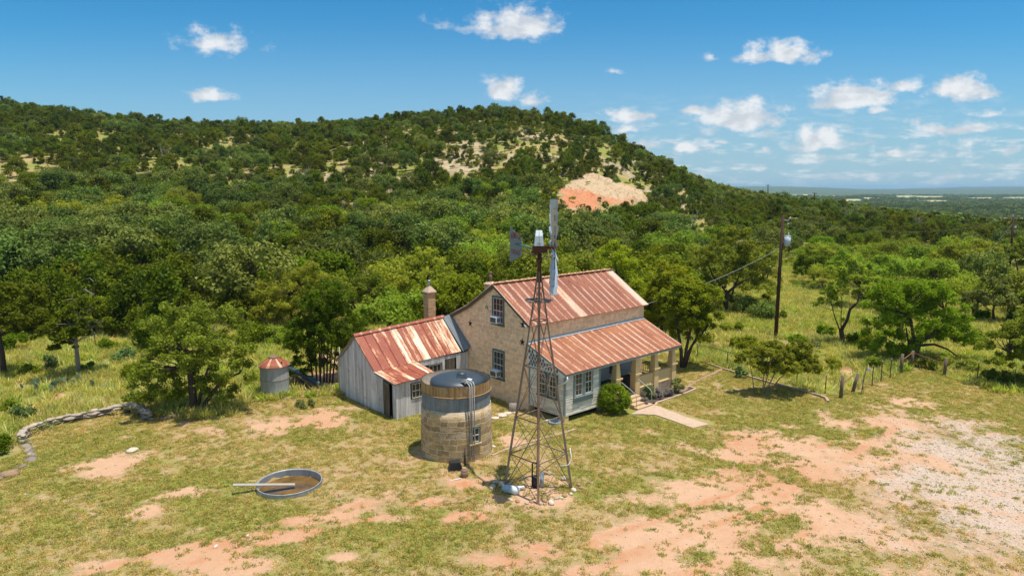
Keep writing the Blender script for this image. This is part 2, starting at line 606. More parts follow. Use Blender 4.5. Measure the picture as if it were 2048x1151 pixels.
DIRT = [(215, 922, 62, 26, 1, 0), (640, 842, 58, 20, 1, 0), (545, 850, 60, 16, .8, 0), (440, 862, 40, 10, .8, 0), (112, 797, 30, 9, .9, 0), (345, 985, 50, 14, .75, .4), (300, 1020, 30, 12, .6, 0),
        (420, 1100, 75, 22, .95, .8), (560, 1075, 80, 18, .9, 1), (640, 1040, 60, 14, .95, 1.2), (850, 1005, 28, 9, .95, 1), (925, 1035, 38, 10, .95, .8), (775, 985, 20, 8, .7, 0), (930, 967, 24, 7, .9, 0), (790, 1038, 55, 10, .65, .5),
        (480, 1130, 90, 22, .8, 0), (680, 1115, 28, 9, .8, 0), (200, 1130, 60, 14, .7, 0), (90, 995, 30, 8, .4, 0), (1010, 1120, 60, 18, .8, -.6), (1075, 1100, 60, 14, .7, -.8), (1340, 1140, 140, 30, .95, 0),
        (1560, 890, 100, 26, 1, -.3), (1480, 905, 80, 18, .9, 0), (1620, 915, 90, 40, 1, 0), (1520, 975, 90, 40, 1, -.3), (1400, 985, 110, 24, 1, 0), (1330, 1075, 90, 40, .95, 0), (1430, 1060, 80, 50, 1, 0), (1300, 1000, 70, 16, .8, 0),
        (1760, 935, 110, 60, .72, 0), (1640, 1020, 60, 40, .6, 0), (1500, 865, 60, 8, .8, 0), (1650, 850, 80, 12, .6, 0), (1720, 1060, 140, 60, .55, 0), (1600, 1120, 120, 40, .5, 0), (1840, 850, 110, 12, .6, 0), (1832, 805, 42, 10, 1, 0),
        (1075, 985, 60, 26, .75, 0), (700, 815, 30, 6, .6, 0), (1020, 880, 35, 12, .5, 0), (1240, 1065, 60, 12, .7, 0), (1930, 960, 170, 130, .9, 0), (2000, 1060, 120, 80, .6, 0)]
GRAVEL = [(1960, 905, 150, 60, 1, 0), (1900, 980, 170, 60, .95, 0), (2010, 1060, 150, 60, .8, 0), (1930, 1040, 140, 70, .85, 0), (2100, 950, 220, 120, 1, 0), (1830, 1090, 120, 60, .45, 0)]
RED = [(1470, 880, 70, 18, .8, 0), (1550, 950, 120, 35, .8, 0), (640, 845, 60, 22, .6, 0), (850, 1005, 60, 16, .95, 1), (925, 1035, 60, 14, .9, 0), (560, 1070, 160, 45, .75, 1), (930, 967, 30, 8, 1, 0),
       (1480, 700, 60, 16, 1, 0), (1620, 725, 60, 12, .8, 0), (112, 797, 40, 12, .7, 0), (1500, 1080, 60, 25, .6, 0), (1025, 1110, 90, 30, .8, 0), (1560, 715, 40, 16, .8, 0)]
MDIRT = [(1470, 690, 45, 9, 1, -1.0), (1505, 704, 45, 9, .9, -1.2), (1600, 735, 40, 8, .7, 0), (1690, 745, 40, 12, .8, 0), (1620, 612, 40, 5, .7, 0), (620, 765, 62, 26, 1, 0), (690, 720, 40, 20, .8, 0), (655, 712, 25, 14, .9, 0), (665, 745, 22, 20, .9, 0), (130, 792, 30, 8, .8, 0)]


RUTS = [[(180, 1165), (330, 1120), (520, 1070), (700, 1028), (860, 1000), (930, 965)], [(1230, 1090), (1330, 1060), (1520, 985), (1640, 915), (1760, 850)], [(1180, 1170), (1400, 1110), (1650, 1020), (1850, 930), (2100, 850)]]


def rut(x, y):
    x = np.asarray(x, float); y = np.asarray(y, float)
    m = np.zeros(x.shape)
    jx = x + (fbm(x, y, 1.6, 3, 205) - .5) * .5
    for ln in RUTS:
        P_ = [G(u, v, GZ) for u, v in ln]
        best = np.full(x.shape, 99.0)
        for a, b in zip(P_[:-1], P_[1:]):
            dx, dy = b.x - a.x, b.y - a.y
            L_ = math.hypot(dx, dy)
            t = np.clip(((jx - a.x) * dx + (y - a.y) * dy) / (L_ * L_), 0, 1)
            d = np.hypot(jx - a.x - t * dx, y - a.y - t * dy)
            best = np.minimum(best, d)
        m = np.maximum(m, 1 - sstep(.10, .34, np.abs(best - .78)))
    return m * sstep(.36, .56, fbm(x, y, 3.0, 3, 207)) * (y < 60)


def masks(x, y):
    x = np.asarray(x, float); y = np.asarray(y, float)
    wx = x + (fbm(x, y, 2.5, 3, 71) - .5) * 1.6
    wy = y + (fbm(x, y, 2.5, 3, 81) - .5) * 1.6
    lawn = in_poly(wx, wy, LAWN).astype(float)
    near = y < 90
    dirt = np.where(near, blob(x, y, DIRT), 0)
    mdirt = np.where(near, blob(x, y, MDIRT), 0)
    grav = np.where(near, blob(x, y, GRAVEL), 0)
    red = np.where(near, np.maximum(blob(x, y, RED), rut(x, y) * .8), 0)
    patch = fbm(x, y, 1.1, 4, 91); big = fbm(x, y, 6, 3, 95)
    cover_lawn = 0.86 - rut(x, y) * .5 + (patch - .5) * 1.6 + (big - .5) * .7 - dirt * 1.3
    cover_mead = 1.0 - mdirt * 1.1 + (patch - .5) * .5
    # behind the meadow: forest floor with stones on the upper slope
    scar = scar_mask(x, y)
    slope = sstep(100, 190, y) * (y < 420)
    lime = slope * sstep(0.50, 0.70, fbm(x, y, 14, 3, 33)) * 0.9 * (.3 + .7 * sstep(-.45, -.25, x / np.maximum(y, 5)))
    cover = np.where(lawn > .5, cover_lawn, cover_mead)
    cover = np.where(y > 90, 0.95 + (fbm(x, y, 4, 3, 99) - .5) * .8, cover)
    cover = np.clip(cover, 0, 1) * (1 - np.clip(grav * .62, 0, 1)) * (1 - scar) * (1 - .8 * lime)
    lush = np.clip(.62 + (fbm(x, y, 3.6, 3, 103) - .5) * 2.0, 0, 1)
    return dict(lawn=lawn, cover=cover, grav=grav, red=np.clip(red, 0, 1), scar=scar, lime=lime, lush=lush, dirt=dirt)


def build_ground():
    ys = list(np.arange(-12, 12, 1.5)) + list(np.arange(12, 62, 0.22))
    y_ = 62.0
    st_ = 0.24
    while y_ < 400:
        ys.append(y_); y_ += st_; st_ *= 1.012
        st_ = min(st_, 2.4)
    st_ = 3.0
    while y_ < 22000:
        ys.append(y_); y_ += st_; st_ *= 1.035
    ys = np.array(ys)
    na = 620
    as_ = np.linspace(-1.25, 1.25, na)
    A, Y = np.meshgrid(as_, ys)
    X = A * (Y + 26)
    Z = terrain(X, Y)
    nr, nc = X.shape
    co = np.stack([X, Y, Z], -1).reshape(-1, 3).astype(np.float32)
    i = np.arange(nr * nc).reshape(nr, nc)
    q = np.stack([i[:-1, :-1], i[:-1, 1:], i[1:, 1:], i[1:, :-1]], -1).reshape(-1, 4).astype(np.int32)
    me = bpy.data.meshes.new('ground')
    me.vertices.add(len(co)); me.vertices.foreach_set('co', co.ravel())
    me.loops.add(q.size); me.loops.foreach_set('vertex_index', q.ravel())
    me.polygons.add(len(q)); me.polygons.foreach_set('loop_start', np.arange(0, q.size, 4, dtype=np.int32))
    me.polygons.foreach_set('loop_total', np.full(len(q), 4, np.int32))
    me.polygons.foreach_set('use_smooth', np.ones(len(q), bool))
    me.update(calc_edges=True)
    mk = masks(X.ravel(), Y.ravel())
    for nm, arrs in (('maska', ('cover', 'grav', 'red')), ('maskb', ('scar', 'lime', 'lush'))):
        at = me.attributes.new(nm, 'FLOAT_VECTOR', 'POINT')
        at.data.foreach_set('vector', np.stack([mk[k] for k in arrs], -1).astype(np.float32).ravel())
    at = me.attributes.new('lawn', 'FLOAT', 'POINT')
    at.data.foreach_set('value', mk['lawn'].astype(np.float32))
    at = me.attributes.new('field', 'FLOAT', 'POINT')
    at.data.foreach_set('value', field_mask(X.ravel(), Y.ravel()).astype(np.float32))
    m_, t, b = mat('ground')
    pos = t.node('ShaderNodeNewGeometry').outputs['Position']
    ma = t.node('ShaderNodeAttribute', attribute_name='maska').outputs['Vector']
    mb = t.node('ShaderNodeAttribute', attribute_name='maskb').outputs['Vector']
    cover, grav, red = t.sep(ma)
    scar, lime, lush = t.sep(mb)
    lawn = t.node('ShaderNodeAttribute', attribute_name='lawn').outputs['Fac']
    nf = t.noise(pos, 5.5, 6.0, 0.7)
    nm_ = t.noise(pos, 1.7, 4.0, 0.6)
    nb = t.noise(pos, 0.35, 4.0, 0.6)
    nt_ = t.noise(pos, 22.0, 3.0, 0.7)
    dirtc = t.mix(nm_, (0.51, 0.285, 0.165), (0.65, 0.43, 0.280))
    redc = t.mix(nf, (0.43, 0.160, 0.065), (0.58, 0.265, 0.125))
    dirtc = t.mix(t.m('MULTIPLY', red, t.ramp(nm_, 0.25, 0.7)), dirtc, redc)
    gravc = t.mix(t.ramp(nt_, 0.35, 0.65), (0.40, 0.29, 0.22), (0.66, 0.53, 0.42))
    dirtc = t.mix(t.ramp(t.m('ADD', grav, t.m('MULTIPLY', t.m('SUBTRACT', nm_, .5), 1.4)), 0.2, 1.0), dirtc, gravc)
    pebb = t.node('ShaderNodeTexVoronoi', {'Vector': pos, 'Scale': 9.0, 'Randomness': 1.0})
    pm = t.m('MULTIPLY', t.ramp(pebb.outputs['Distance'], 0.16, 0.08), t.ramp(t.sep(pebb.outputs['Color'])[0], 0.72, 0.8))
    dirtc = t.mix(t.m('MULTIPLY', pm, 0.7), dirtc, (0.66, 0.60, 0.52))
    dirtc = t.mix(0.35, dirtc, t.mix(nt_, (0.5, 0.5, 0.5), (1.4, 1.4, 1.4)), 'MULTIPLY')
    gdry = t.mix(nf, (0.33, 0.245, 0.105), (0.46, 0.345, 0.165))
    ggrn = t.mix(nf, (0.185, 0.205, 0.036), (0.30, 0.300, 0.076))
    gc = t.mix(t.ramp(t.m('ADD', lush, t.m('MULTIPLY', t.m('SUBTRACT', nm_, .5), 1.2)), 0.25, 0.9), gdry, ggrn)
    thr = t.m('ADD', cover, t.m('ADD', t.m('MULTIPLY', t.m('SUBTRACT', nf, .5), 2.0), t.m('MULTIPLY', t.m('SUBTRACT', nt_, .5), 1.8)))
    c = t.mix(t.ramp(thr, 0.36, 0.62), dirtc, gc)
    # stony hillside
    limec = t.mix(t.ramp(t.noise(t.vm('MULTIPLY', pos, (0.5, 0.5, 2.6)), 1.0, 5.0, 0.7), 0.35, 0.65), (0.28, 0.215, 0.11), (0.54, 0.43, 0.28))
    c = t.mix(t.ramp(t.m('ADD', lime, t.m('MULTIPLY', t.m('SUBTRACT', t.noise(pos, 0.5, 4.0, .6), .5), .8)), 0.3, 0.6), c, limec)
    px_, py_, pz_ = t.sep(pos)
    ylo = min(p[1] for p in SCAR); yhi = max(p[1] for p in SCAR)
    SB0 = ylo + .06 * (yhi - ylo); SB1 = ylo + .36 * (yhi - ylo)
    xm = sum(p[0] for p in SCAR) / len(SCAR)
    bandp = t.m('SUBTRACT', t.m('ADD', py_, t.m('MULTIPLY', t.m('SUBTRACT', px_, xm), 0.28)), t.m('MULTIPLY', t.m('SUBTRACT', t.noise(pos, 0.16, 4.0, .65), .5), 16.0))
    scc = t.mix(t.ramp(bandp, SB1, SB1 + 4.0), t.mix(t.noise(pos, 0.8, 4.0), (0.50, 0.16, 0.07), (0.62, 0.30, 0.16)), t.mix(t.noise(pos, 0.6, 6.0, .75), (0.38, 0.26, 0.14), (0.66, 0.50, 0.33)))
    scc = t.mix(t.ramp(bandp, SB0, SB0 - 4.0), scc, (0.62, 0.47, 0.27, 1))
    rock = t.ramp(t.noise(pos, 1.3, 6.0, .8), 0.53, 0.62)
    scc = t.mix(t.m('MULTIPLY', rock, 0.75), scc, (0.20, 0.15, 0.08))
    rill = t.noise(t.vm('MULTIPLY', t.vm('ADD', pos, t.vm('SCALE', t.noise(pos, .2, 3.0, out='Color'), 6.0)), (1.1, 0.12, 0.12)), 1.0, 4.0, .7)
    scc = t.mix(t.m('MULTIPLY', t.ramp(rill, 0.52, 0.66), 0.6), scc, (0.20, 0.09, 0.05))
    c = t.mix(scar, c, scc)
    # far plain: fields and wooded country
    fn = t.node('ShaderNodeTexVoronoi', {'Vector': t.vm('MULTIPLY', pos, (0.0011, 0.0022, 0)), 'Scale': 1.0, 'Randomness': 0.9})
    fcol = t.sep(fn.outputs['Color'])
    fm = t.m('MULTIPLY', t.m('MULTIPLY', t.ramp(fcol[0], 0.66, 0.70), t.ramp(py_, 4600.0, 3600.0)), t.ramp(t.noise(pos, 0.012, 4.0, .6), 0.62, 0.45))
    farc = t.mix(t.noise(pos, 0.02, 6.0, 0.7), (0.045, 0.062, 0.018), (0.130, 0.155, 0.048))
    farc = t.mix(t.node('ShaderNodeAttribute', attribute_name='field').outputs['Fac'], farc, (0.50, 0.46, 0.22))
    c = t.mix(t.ramp(py_, 420.0, 700.0), c, farc)
    t.put(b.inputs['Base Color'], c)
    b.inputs['Roughness'].default_value = 0.95
    b.inputs['Specular IOR Level'].default_value = 0.1
    hgt = t.m('ADD', t.m('MULTIPLY', t.ramp(thr, 0.36, 0.62), .5), t.m('ADD', nf, t.m('MULTIPLY', nt_, .6)))
    bn = t.node('ShaderNodeBump', {'Height': hgt, 'Strength': 0.55, 'Distance': 0.07})
    t.put(b.inputs['Normal'], bn.outputs[0])
    me.materials.append(m_)
    o = bpy.data.objects.new('ground', me)
    COL.objects.link(o)
    tag(o, kind='structure')


build_ground()


# ------------------------------------------------------------------ surface materials
def stone_mat(name, c1, c2, mortar, bw, bh, stain=0.35, msize=0.012, warp=0.10):
    m_, t, b = mat(name)
    uv = t.node('ShaderNodeUVMap', uv_map='UVMap').outputs[0]
    wv = t.vm('ADD', uv, t.vm('SCALE', t.vm('SUBTRACT', t.noise(uv, 1.6, 3.0, .6, out='Color'), (.5, .5, .5)), warp))
    br = t.node('ShaderNodeTexBrick', {'Vector': wv, 'Color1': c1, 'Color2': c2, 'Mortar': mortar, 'Scale': 1.0, 'Mortar Size': msize,
                                       'Mortar Smooth': 0.6, 'Bias': 0.0, 'Brick Width': bw, 'Row Height': bh}, offset=0.43, squash=0.7, squash_frequency=3)
    n = t.noise(uv, 3.5, 6.0, 0.7)
    c = t.mix(t.ramp(n, 0.3, 0.75), t.mix(1.0, br.outputs[0], (0.80, 0.76, 0.72, 1), 'MULTIPLY'), t.mix(1.0, br.outputs[0], (1.18, 1.15, 1.10, 1), 'MULTIPLY'))
    big = t.noise(uv, 0.7, 4.0, 0.65)
    c = t.mix(t.m('MULTIPLY', t.ramp(big, 0.5, 0.7), stain), c, (0.56, 0.36, 0.14, 1))
    c = t.mix(t.m('MULTIPLY', t.ramp(t.noise(uv, 1.3, 5.0, .7), 0.6, 0.72), stain), c, (0.22, 0.19, 0.17, 1))
    t.put(b.inputs['Base Color'], c)
    b.inputs['Roughness'].default_value = 0.95
    b.inputs['Specular IOR Level'].default_value = 0.15
    bn = t.node('ShaderNodeBump', {'Height': t.m('ADD', t.m('MULTIPLY', br.outputs['Fac'], -0.7), n), 'Strength': 0.5, 'Distance': 0.03})
    t.put(b.inputs['Normal'], bn.outputs[0])
    return m_


M['limestone'] = stone_mat('limestone wall', (0.95, 0.68, 0.44, 1), (0.78, 0.55, 0.35, 1), (0.92, 0.76, 0.58, 1), 0.58, 0.26, 0.16, 0.020)
M['cistern'] = stone_mat('cistern stone', (0.54, 0.38, 0.19, 1), (0.30, 0.21, 0.11, 1), (0.60, 0.49, 0.36, 1), 0.60, 0.30, 0.6, 0.03, 0.34)
def plaster_over(m_, colr):
    """smears of old lime render left over the blocks"""
    t = NT(m_.node_tree); b = t.n['Principled BSDF']
    src = b.inputs['Base Color'].links[0].from_socket
    uv = t.node('ShaderNodeUVMap', uv_map='UVMap').outputs[0]
    n = t.noise(t.vm('MULTIPLY', uv, (0.55, 1.3, 1)), 1.4, 6.0, 0.68, dist=0.6)
    z = t.sep(uv)[1]
    k = t.ramp(t.m('ADD', n, t.m('MULTIPLY', t.ramp(z, 1.5, 2.3), 0.10)), 0.54, 0.62)
    c = t.mix(t.m('MULTIPLY', k, 0.6), src, t.mix(t.noise(uv, 5.0, 5.0), [x * .8 for x in colr], colr))
    d = t.ramp(t.noise(t.vm('MULTIPLY', uv, (2.2, 5.0, 1)), 1.0, 6.0, 0.75), 0.60, 0.66)
    c = t.mix(t.m('MULTIPLY', d, 0.7), c, (0.13, 0.11, 0.09, 1))
    t.put(b.inputs['Base Color'], c)


plaster_over(M['cistern'], (0.66, 0.54, 0.40))
M['chimney'] = stone_mat('chimney stone', (0.46, 0.31, 0.15, 1), (0.58, 0.42, 0.22, 1), (0.56, 0.47, 0.34, 1), 0.34, 0.26, 0.3, 0.02)
M['foundation'] = stone_mat('foundation stone', (0.42, 0.34, 0.26, 1), (0.33, 0.26, 0.2, 1), (0.4, 0.34, 0.27, 1), 0.4, 0.25, 0.3, 0.02)


def roof_mat(name, rust, rust2, pale, seam_w, mode):
    m_, t, b = mat(name)
    uv = t.node('ShaderNodeUVMap', uv_map='UVMap').outputs[0]
    at = t.node('ShaderNodeAttribute', attribute_name='tint').outputs['Fac']
    u_, v_, _ = t.sep(uv)
    st = t.noise(t.vm('MULTIPLY', uv, (7.0, 0.55, 1)), 1.0, 5.0, 0.65)
    fn = t.noise(uv, 9.0, 6.0, 0.75)
    bg_ = t.noise(t.vm('MULTIPLY', uv, (1.2, 0.5, 1)), 1.0, 4.0, 0.6)
    ph = t.m('FRACT', t.m('DIVIDE', u_, seam_w))
    sd = t.m('ABSOLUTE', t.m('SUBTRACT', ph, 0.5))            # 0.5 at a seam
    seam = t.ramp(t.m('ADD', sd, t.m('MULTIPLY', t.m('SUBTRACT', fn, 0.5), 0.22)), 0.30, 0.47)
    if mode == 'house':
        f = t.m('ADD', t.m('MULTIPLY', at, 1.0), t.m('ADD', t.m('MULTIPLY', seam, t.m('MULTIPLY', t.ramp(t.noise(t.vm('MULTIPLY', uv, (1.6, 0.8, 1)), 1.0, 3.0, .6), .1, .65), 0.88)), t.m('MULTIPLY', t.m('SUBTRACT', st, 0.5), 1.6)))
        f = t.m('ADD', f, t.m('MULTIPLY', t.m('SUBTRACT', fn, 0.5), 1.0))
        f = t.ramp(f, 0.22, 1.0)
    else:
        f = t.m('ADD', t.m('MULTIPLY', at, 0.95), t.m('ADD', t.m('MULTIPLY', seam, 0.30), t.m('MULTIPLY', t.m('SUBTRACT', st, 0.5), 1.7)))
        f = t.m('ADD', f, t.m('MULTIPLY', t.m('SUBTRACT', bg_, 0.5), 1.6))
        f = t.m('ADD', f, t.m('MULTIPLY', t.m('SUBTRACT', fn, 0.5), 0.9))
        f = t.ramp(f, 0.18, 0.86)
    rc = t.mix(t.ramp(t.m('ADD', t.m('MULTIPLY', fn, .5), t.m('MULTIPLY', bg_, .5)), 0.38, 0.62), rust, rust2)
    pc = t.mix(fn, [x * 0.85 for x in pale[:3]], [min(1, x * 1.1) for x in pale[:3]])
    mid = t.mix(0.75, pc, (0.58, 0.22, 0.06, 1))
    c = t.mix(t.ramp(f, 0.0, 0.5), rc, mid)
    c = t.mix(t.ramp(f, 0.45, 1.0), c, pc)
    t.put(b.inputs['Base Color'], c)
    b.inputs['Roughness'].default_value = 0.62
    b.inputs['Metallic'].default_value = 0.0
    b.inputs['Specular IOR Level'].default_value = 0.35
    bn = t.node('ShaderNodeBump', {'Height': fn, 'Strength': 0.12, 'Distance': 0.02})
    t.put(b.inputs['Normal'], bn.outputs[0])
    return m_


M['houseroof'] = roof_mat('rusted house roof metal', (0.205, 0.066, 0.040, 1), (0.32, 0.115, 0.066, 1), (0.64, 0.47, 0.36, 1), 0.62, 'house')
M['porchroof'] = roof_mat('rusted porch roof metal', (0.24, 0.078, 0.042, 1), (0.39, 0.150, 0.074, 1), (0.70, 0.52, 0.39, 1), 0.62, 'house')
M['shedroof'] = roof_mat('rusted shed roof metal', (0.26, 0.060, 0.035, 1), (0.36, 0.10, 0.05, 1), (0.74, 0.66, 0.52, 1), 0.66, 'shed')
M['binroof'] = roof_mat('rusted bin roof metal', (0.28, 0.075, 0.04, 1), (0.38, 0.12, 0.07, 1), (0.66, 0.52, 0.38, 1), 0.9, 'house')


def streaky(name, c1, c2, c3, sx=8.0, sy=0.5, rough=0.8, f3=0.5, lo=0.35, hi=0.65, metal=0.0, tintvar=0.15):
    """weathered surface with streaks down its height (UV in metres)"""
    m_, t, b = mat(name)
    uv = t.node('ShaderNodeUVMap', uv_map='UVMap').outputs[0]
    at = t.node('ShaderNodeAttribute', attribute_name='tint').outputs['Fac']
    st = t.noise(t.vm('MULTIPLY', uv, (sx, sy, 1)), 1.0, 5.0, 0.65)
    fn = t.noise(uv, 6.0, 5.0, 0.7)
    c = t.mix(t.ramp(st, lo, hi), c1, c2)
    c = t.mix(t.m('MULTIPLY', t.ramp(t.m('ADD', t.m('MULTIPLY', fn, .6), t.m('MULTIPLY', t.noise(uv, 1.1, 4.0), .4)), 0.5, 0.66), f3), c, c3)
    k = t.m('ADD', 1.0 - tintvar, t.m('MULTIPLY', at, 2 * tintvar))
    c = t.mix(1.0, c, t.node('ShaderNodeCombineColor', {0: k, 1: k, 2: k}).outputs[0], 'MULTIPLY')
    t.put(b.inputs['Base Color'], c)
    b.inputs['Roughness'].default_value = rough
    b.inputs['Metallic'].default_value = metal
    bn = t.node('ShaderNodeBump', {'Height': st, 'Strength': 0.25, 'Distance': 0.01})
    t.put(b.inputs['Normal'], bn.outputs[0])
    return m_


M['boards'] = streaky('weathered white boards', (0.46, 0.43, 0.44, 1), (0.70, 0.67, 0.68, 1), (0.26, 0.22, 0.20, 1), 9.0, 0.5, f3=0.55, tintvar=0.22)
M['tanboards'] = streaky('tan board', (0.40, 0.34, 0.24, 1), (0.52, 0.46, 0.35, 1), (0.3, 0.25, 0.2, 1))
M['siding'] = streaky('flaking white clapboard', (0.56, 0.50, 0.40, 1), (0.82, 0.76, 0.64, 1), (0.22, 0.18, 0.13, 1), 1.2, 10.0, f3=0.75, tintvar=0.16)
M['darkboards'] = streaky('bare dark boards', (0.07, 0.05, 0.035, 1), (0.17, 0.135, 0.105, 1), (0.04, 0.03, 0.025, 1), 12.0, 0.6, tintvar=0.25)
M['galv'] = streaky('galvanised sheet', (0.30, 0.33, 0.35, 1), (0.42, 0.45, 0.47, 1), (0.36, 0.26, 0.17, 1), 4.0, 0.5, rough=0.5, f3=0.35, metal=0.25)
M['bandrust'] = streaky('rust streaked tank rim', (0.25, 0.12, 0.035, 1), (0.44, 0.28, 0.11, 1), (0.30, 0.33, 0.33, 1), 7.0, 0.35, f3=0.6)
M['bandgrey'] = streaky('blue grey tank band', (0.13, 0.155, 0.175, 1), (0.22, 0.245, 0.265, 1), (0.36, 0.27, 0.17, 1), 5.0, 0.35, f3=0.5)
M['bingrey'] = streaky('grey bin wall', (0.30, 0.32, 0.33, 1), (0.42, 0.43, 0.43, 1), (0.40, 0.32, 0.22, 1), 5.0, 0.5, f3=0.4)
M['greentrim'] = simple('dark grey green trim', (0.105, 0.145, 0.135), 0.75, var=0.3, scale=5)
M['greytrim'] = simple('grey trim', (0.24, 0.28, 0.27), 0.75, var=0.25)
M['whitepaint'] = simple('white paint', (0.72, 0.74, 0.75), 0.5, var=0.1)
M['sash'] = simple('old white sash', (0.60, 0.60, 0.57), 0.6, var=0.15)
M['stucco'] = simple('tan stucco', (0.76, 0.53, 0.25), 0.85, var=0.12, scale=3, col2=(0.82, 0.60, 0.30))
M['concrete'] = simple('pink tan concrete', (0.52, 0.375, 0.265), 0.9, var=0.28, scale=3.5, bump=0.1)
M['step'] = simple('tan step concrete', (0.56, 0.385, 0.23), 0.85, var=0.15, scale=4)
M['kerb'] = simple('old kerb concrete', (0.42, 0.30, 0.22), 0.9, var=0.35, scale=3, bump=0.2)
M['fascia'] = simple('dark olive fascia', (0.10, 0.095, 0.06), 0.8, var=0.3)
M['dark'] = simple('dark interior', (0.012, 0.011, 0.01), 0.9, var=0.2)  # near black, standing in for shade in enclosed spaces
M['darkfloor'] = simple('dark porch floor', (0.06, 0.05, 0.045), 0.7, var=0.3)
M['porchwall'] = simple('pale porch wall', (0.55, 0.53, 0.48), 0.8, var=0.12)
M['skydoor'] = simple('door with painted sky reflection', (0.30, 0.45, 0.55), 0.6, var=0.1)  # pale blue paints the sky reflected in the door glass
M['starmat'] = simple('dark red star', (0.045, 0.014, 0.012), 0.7, var=0.3)
M['acgrille'] = simple('ac grille', (0.10, 0.10, 0.095), 0.6, var=0.3, scale=30)
M['steelrust'] = simple('rusted angle steel', (0.20, 0.10, 0.06), 0.75, var=0.4, scale=2.0, tintvar=0.3, col2=(0.33, 0.22, 0.15))
M['steelgrey'] = simple('weathered grey steel', (0.23, 0.175, 0.14), 0.6, var=0.3, scale=2.5, metal=0.2, tintvar=0.2)
M['darkrust'] = simple('dark rust iron', (0.085, 0.034, 0.022), 0.8, var=0.4, scale=6)
M['vane'] = simple('grey vane sheet', (0.25, 0.26, 0.28), 0.5, var=0.2, scale=3, metal=0.2)
M['blade'] = simple('galvanised blade', (0.50, 0.52, 0.55), 0.45, var=0.15, scale=4, metal=0.35)
M['redletter'] = simple('faded red lettering', (0.26, 0.07, 0.07), 0.7, var=0.4, scale=9)
M['hood'] = simple('pale hood', (0.62, 0.67, 0.72), 0.45, var=0.08, metal=0.1)
M['tealpaint'] = simple('teal paint', (0.05, 0.17, 0.19), 0.6, var=0.3)
M['plastictank'] = simple('dark blue plastic', (0.030, 0.046, 0.062), 0.45, var=0.2, scale=2, spec=0.5, col2=(0.05, 0.068, 0.082))
M['blackplastic'] = simple('black plastic', (0.022, 0.022, 0.024), 0.5, var=0.3, spec=0.5)
M['pvc'] = simple('grey pvc pipe', (0.42, 0.40, 0.38), 0.6, var=0.2)
M['whitestone'] = simple('pale limestone rock', (0.50, 0.42, 0.33), 0.9, var=0.35, scale=5, bump=0.4, tintvar=0.25)
M['brownstone'] = simple('brown rock', (0.36, 0.23, 0.14), 0.9, var=0.4, scale=5, bump=0.4, tintvar=0.25)
M['wallrock'] = simple('grey wall rock', (0.26, 0.19, 0.14), 0.9, var=0.4, scale=2.0, bump=0.6, tintvar=0.55, col2=(0.46, 0.39, 0.31))
M['greywood'] = simple('grey plank', (0.38, 0.34, 0.29), 0.85, var=0.25, scale=5)
M['postwood'] = simple('weathered post wood', (0.17, 0.12, 0.085), 0.9, var=0.4, scale=6, bump=0.3)
M['polewood'] = simple('dark utility pole', (0.060, 0.028, 0.018), 0.85, var=0.35, scale=3)
M['fencesteel'] = simple('dark fence steel', (0.09, 0.065, 0.05), 0.7, var=0.3)
M['wire'] = simple('wire', (0.22, 0.21, 0.20), 0.5, var=0.1, metal=0.4)
M['redpipe'] = simple('rusty red pipe', (0.26, 0.10, 0.06), 0.7, var=0.3)
M['mulch'] = simple('dark mulch', (0.10, 0.068, 0.05), 0.95, var=0.5, scale=12, bump=0.6)
M['tarp'] = simple('dark teal tarp roll', (0.025, 0.075, 0.085), 0.5, var=0.5, scale=4, spec=0.5, col2=(0.08, 0.14, 0.15))
M['bluetub'] = simple('pale blue tub', (0.34, 0.43, 0.50), 0.5, var=0.15)
M['insul'] = simple('grey insulator', (0.45, 0.47, 0.48), 0.4, var=0.1)
M['transformer'] = simple('pale grey transformer', (0.50, 0.56, 0.60), 0.45, var=0.1)

gm, gt, gb = mat('window glass')
gb.inputs['Base Color'].default_value = (0.030, 0.030, 0.026, 1)
gb.inputs['Roughness'].default_value = 0.12
gb.inputs['Specular IOR Level'].default_value = 0.6
gt.put(gb.inputs['Base Color'], gt.mix(gt.noise(gt.node('ShaderNodeTexCoord').outputs['Object'], 3.0, 2.0), (0.010, 0.010, 0.009), (0.075, 0.068, 0.045)))
M['glass'] = gm
gm2, gt2, gb2 = mat('window glass with red curtain')
gb2.inputs['Base Color'].default_value = (0.10, 0.025, 0.018, 1)
gb2.inputs['Roughness'].default_value = 0.15
M['redglass'] = gm2
wm_, wt, wb = mat('amber trough water')
wn = wt.node('ShaderNodeTexCoord').outputs['Object']
wt.put(wb.inputs['Base Color'], wt.mix(wt.ramp(wt.noise(wn, 1.1, 4.0, .6), .35, .7), (0.10, 0.055, 0.006), (0.22, 0.12, 0.03)))
wb.inputs['Roughness'].default_value = 0.08
wb.inputs['Specular IOR Level'].default_value = 0.5
M['water'] = wm_

# ------------------------------------------------------------------ farmhouse (local x along the front, -y towards the front lawn)
LA = atan2(0.6586, 0.7525)
P0 = Vector((0.9966, 39.765, 0.0))
COSL, SINL = cos(LA), sin(LA)


def HW(x, y, z=0.0):
    """house coordinates to world"""
    return Vector((P0.x + x * COSL - y * SINL, P0.y + x * SINL + y * COSL, z))


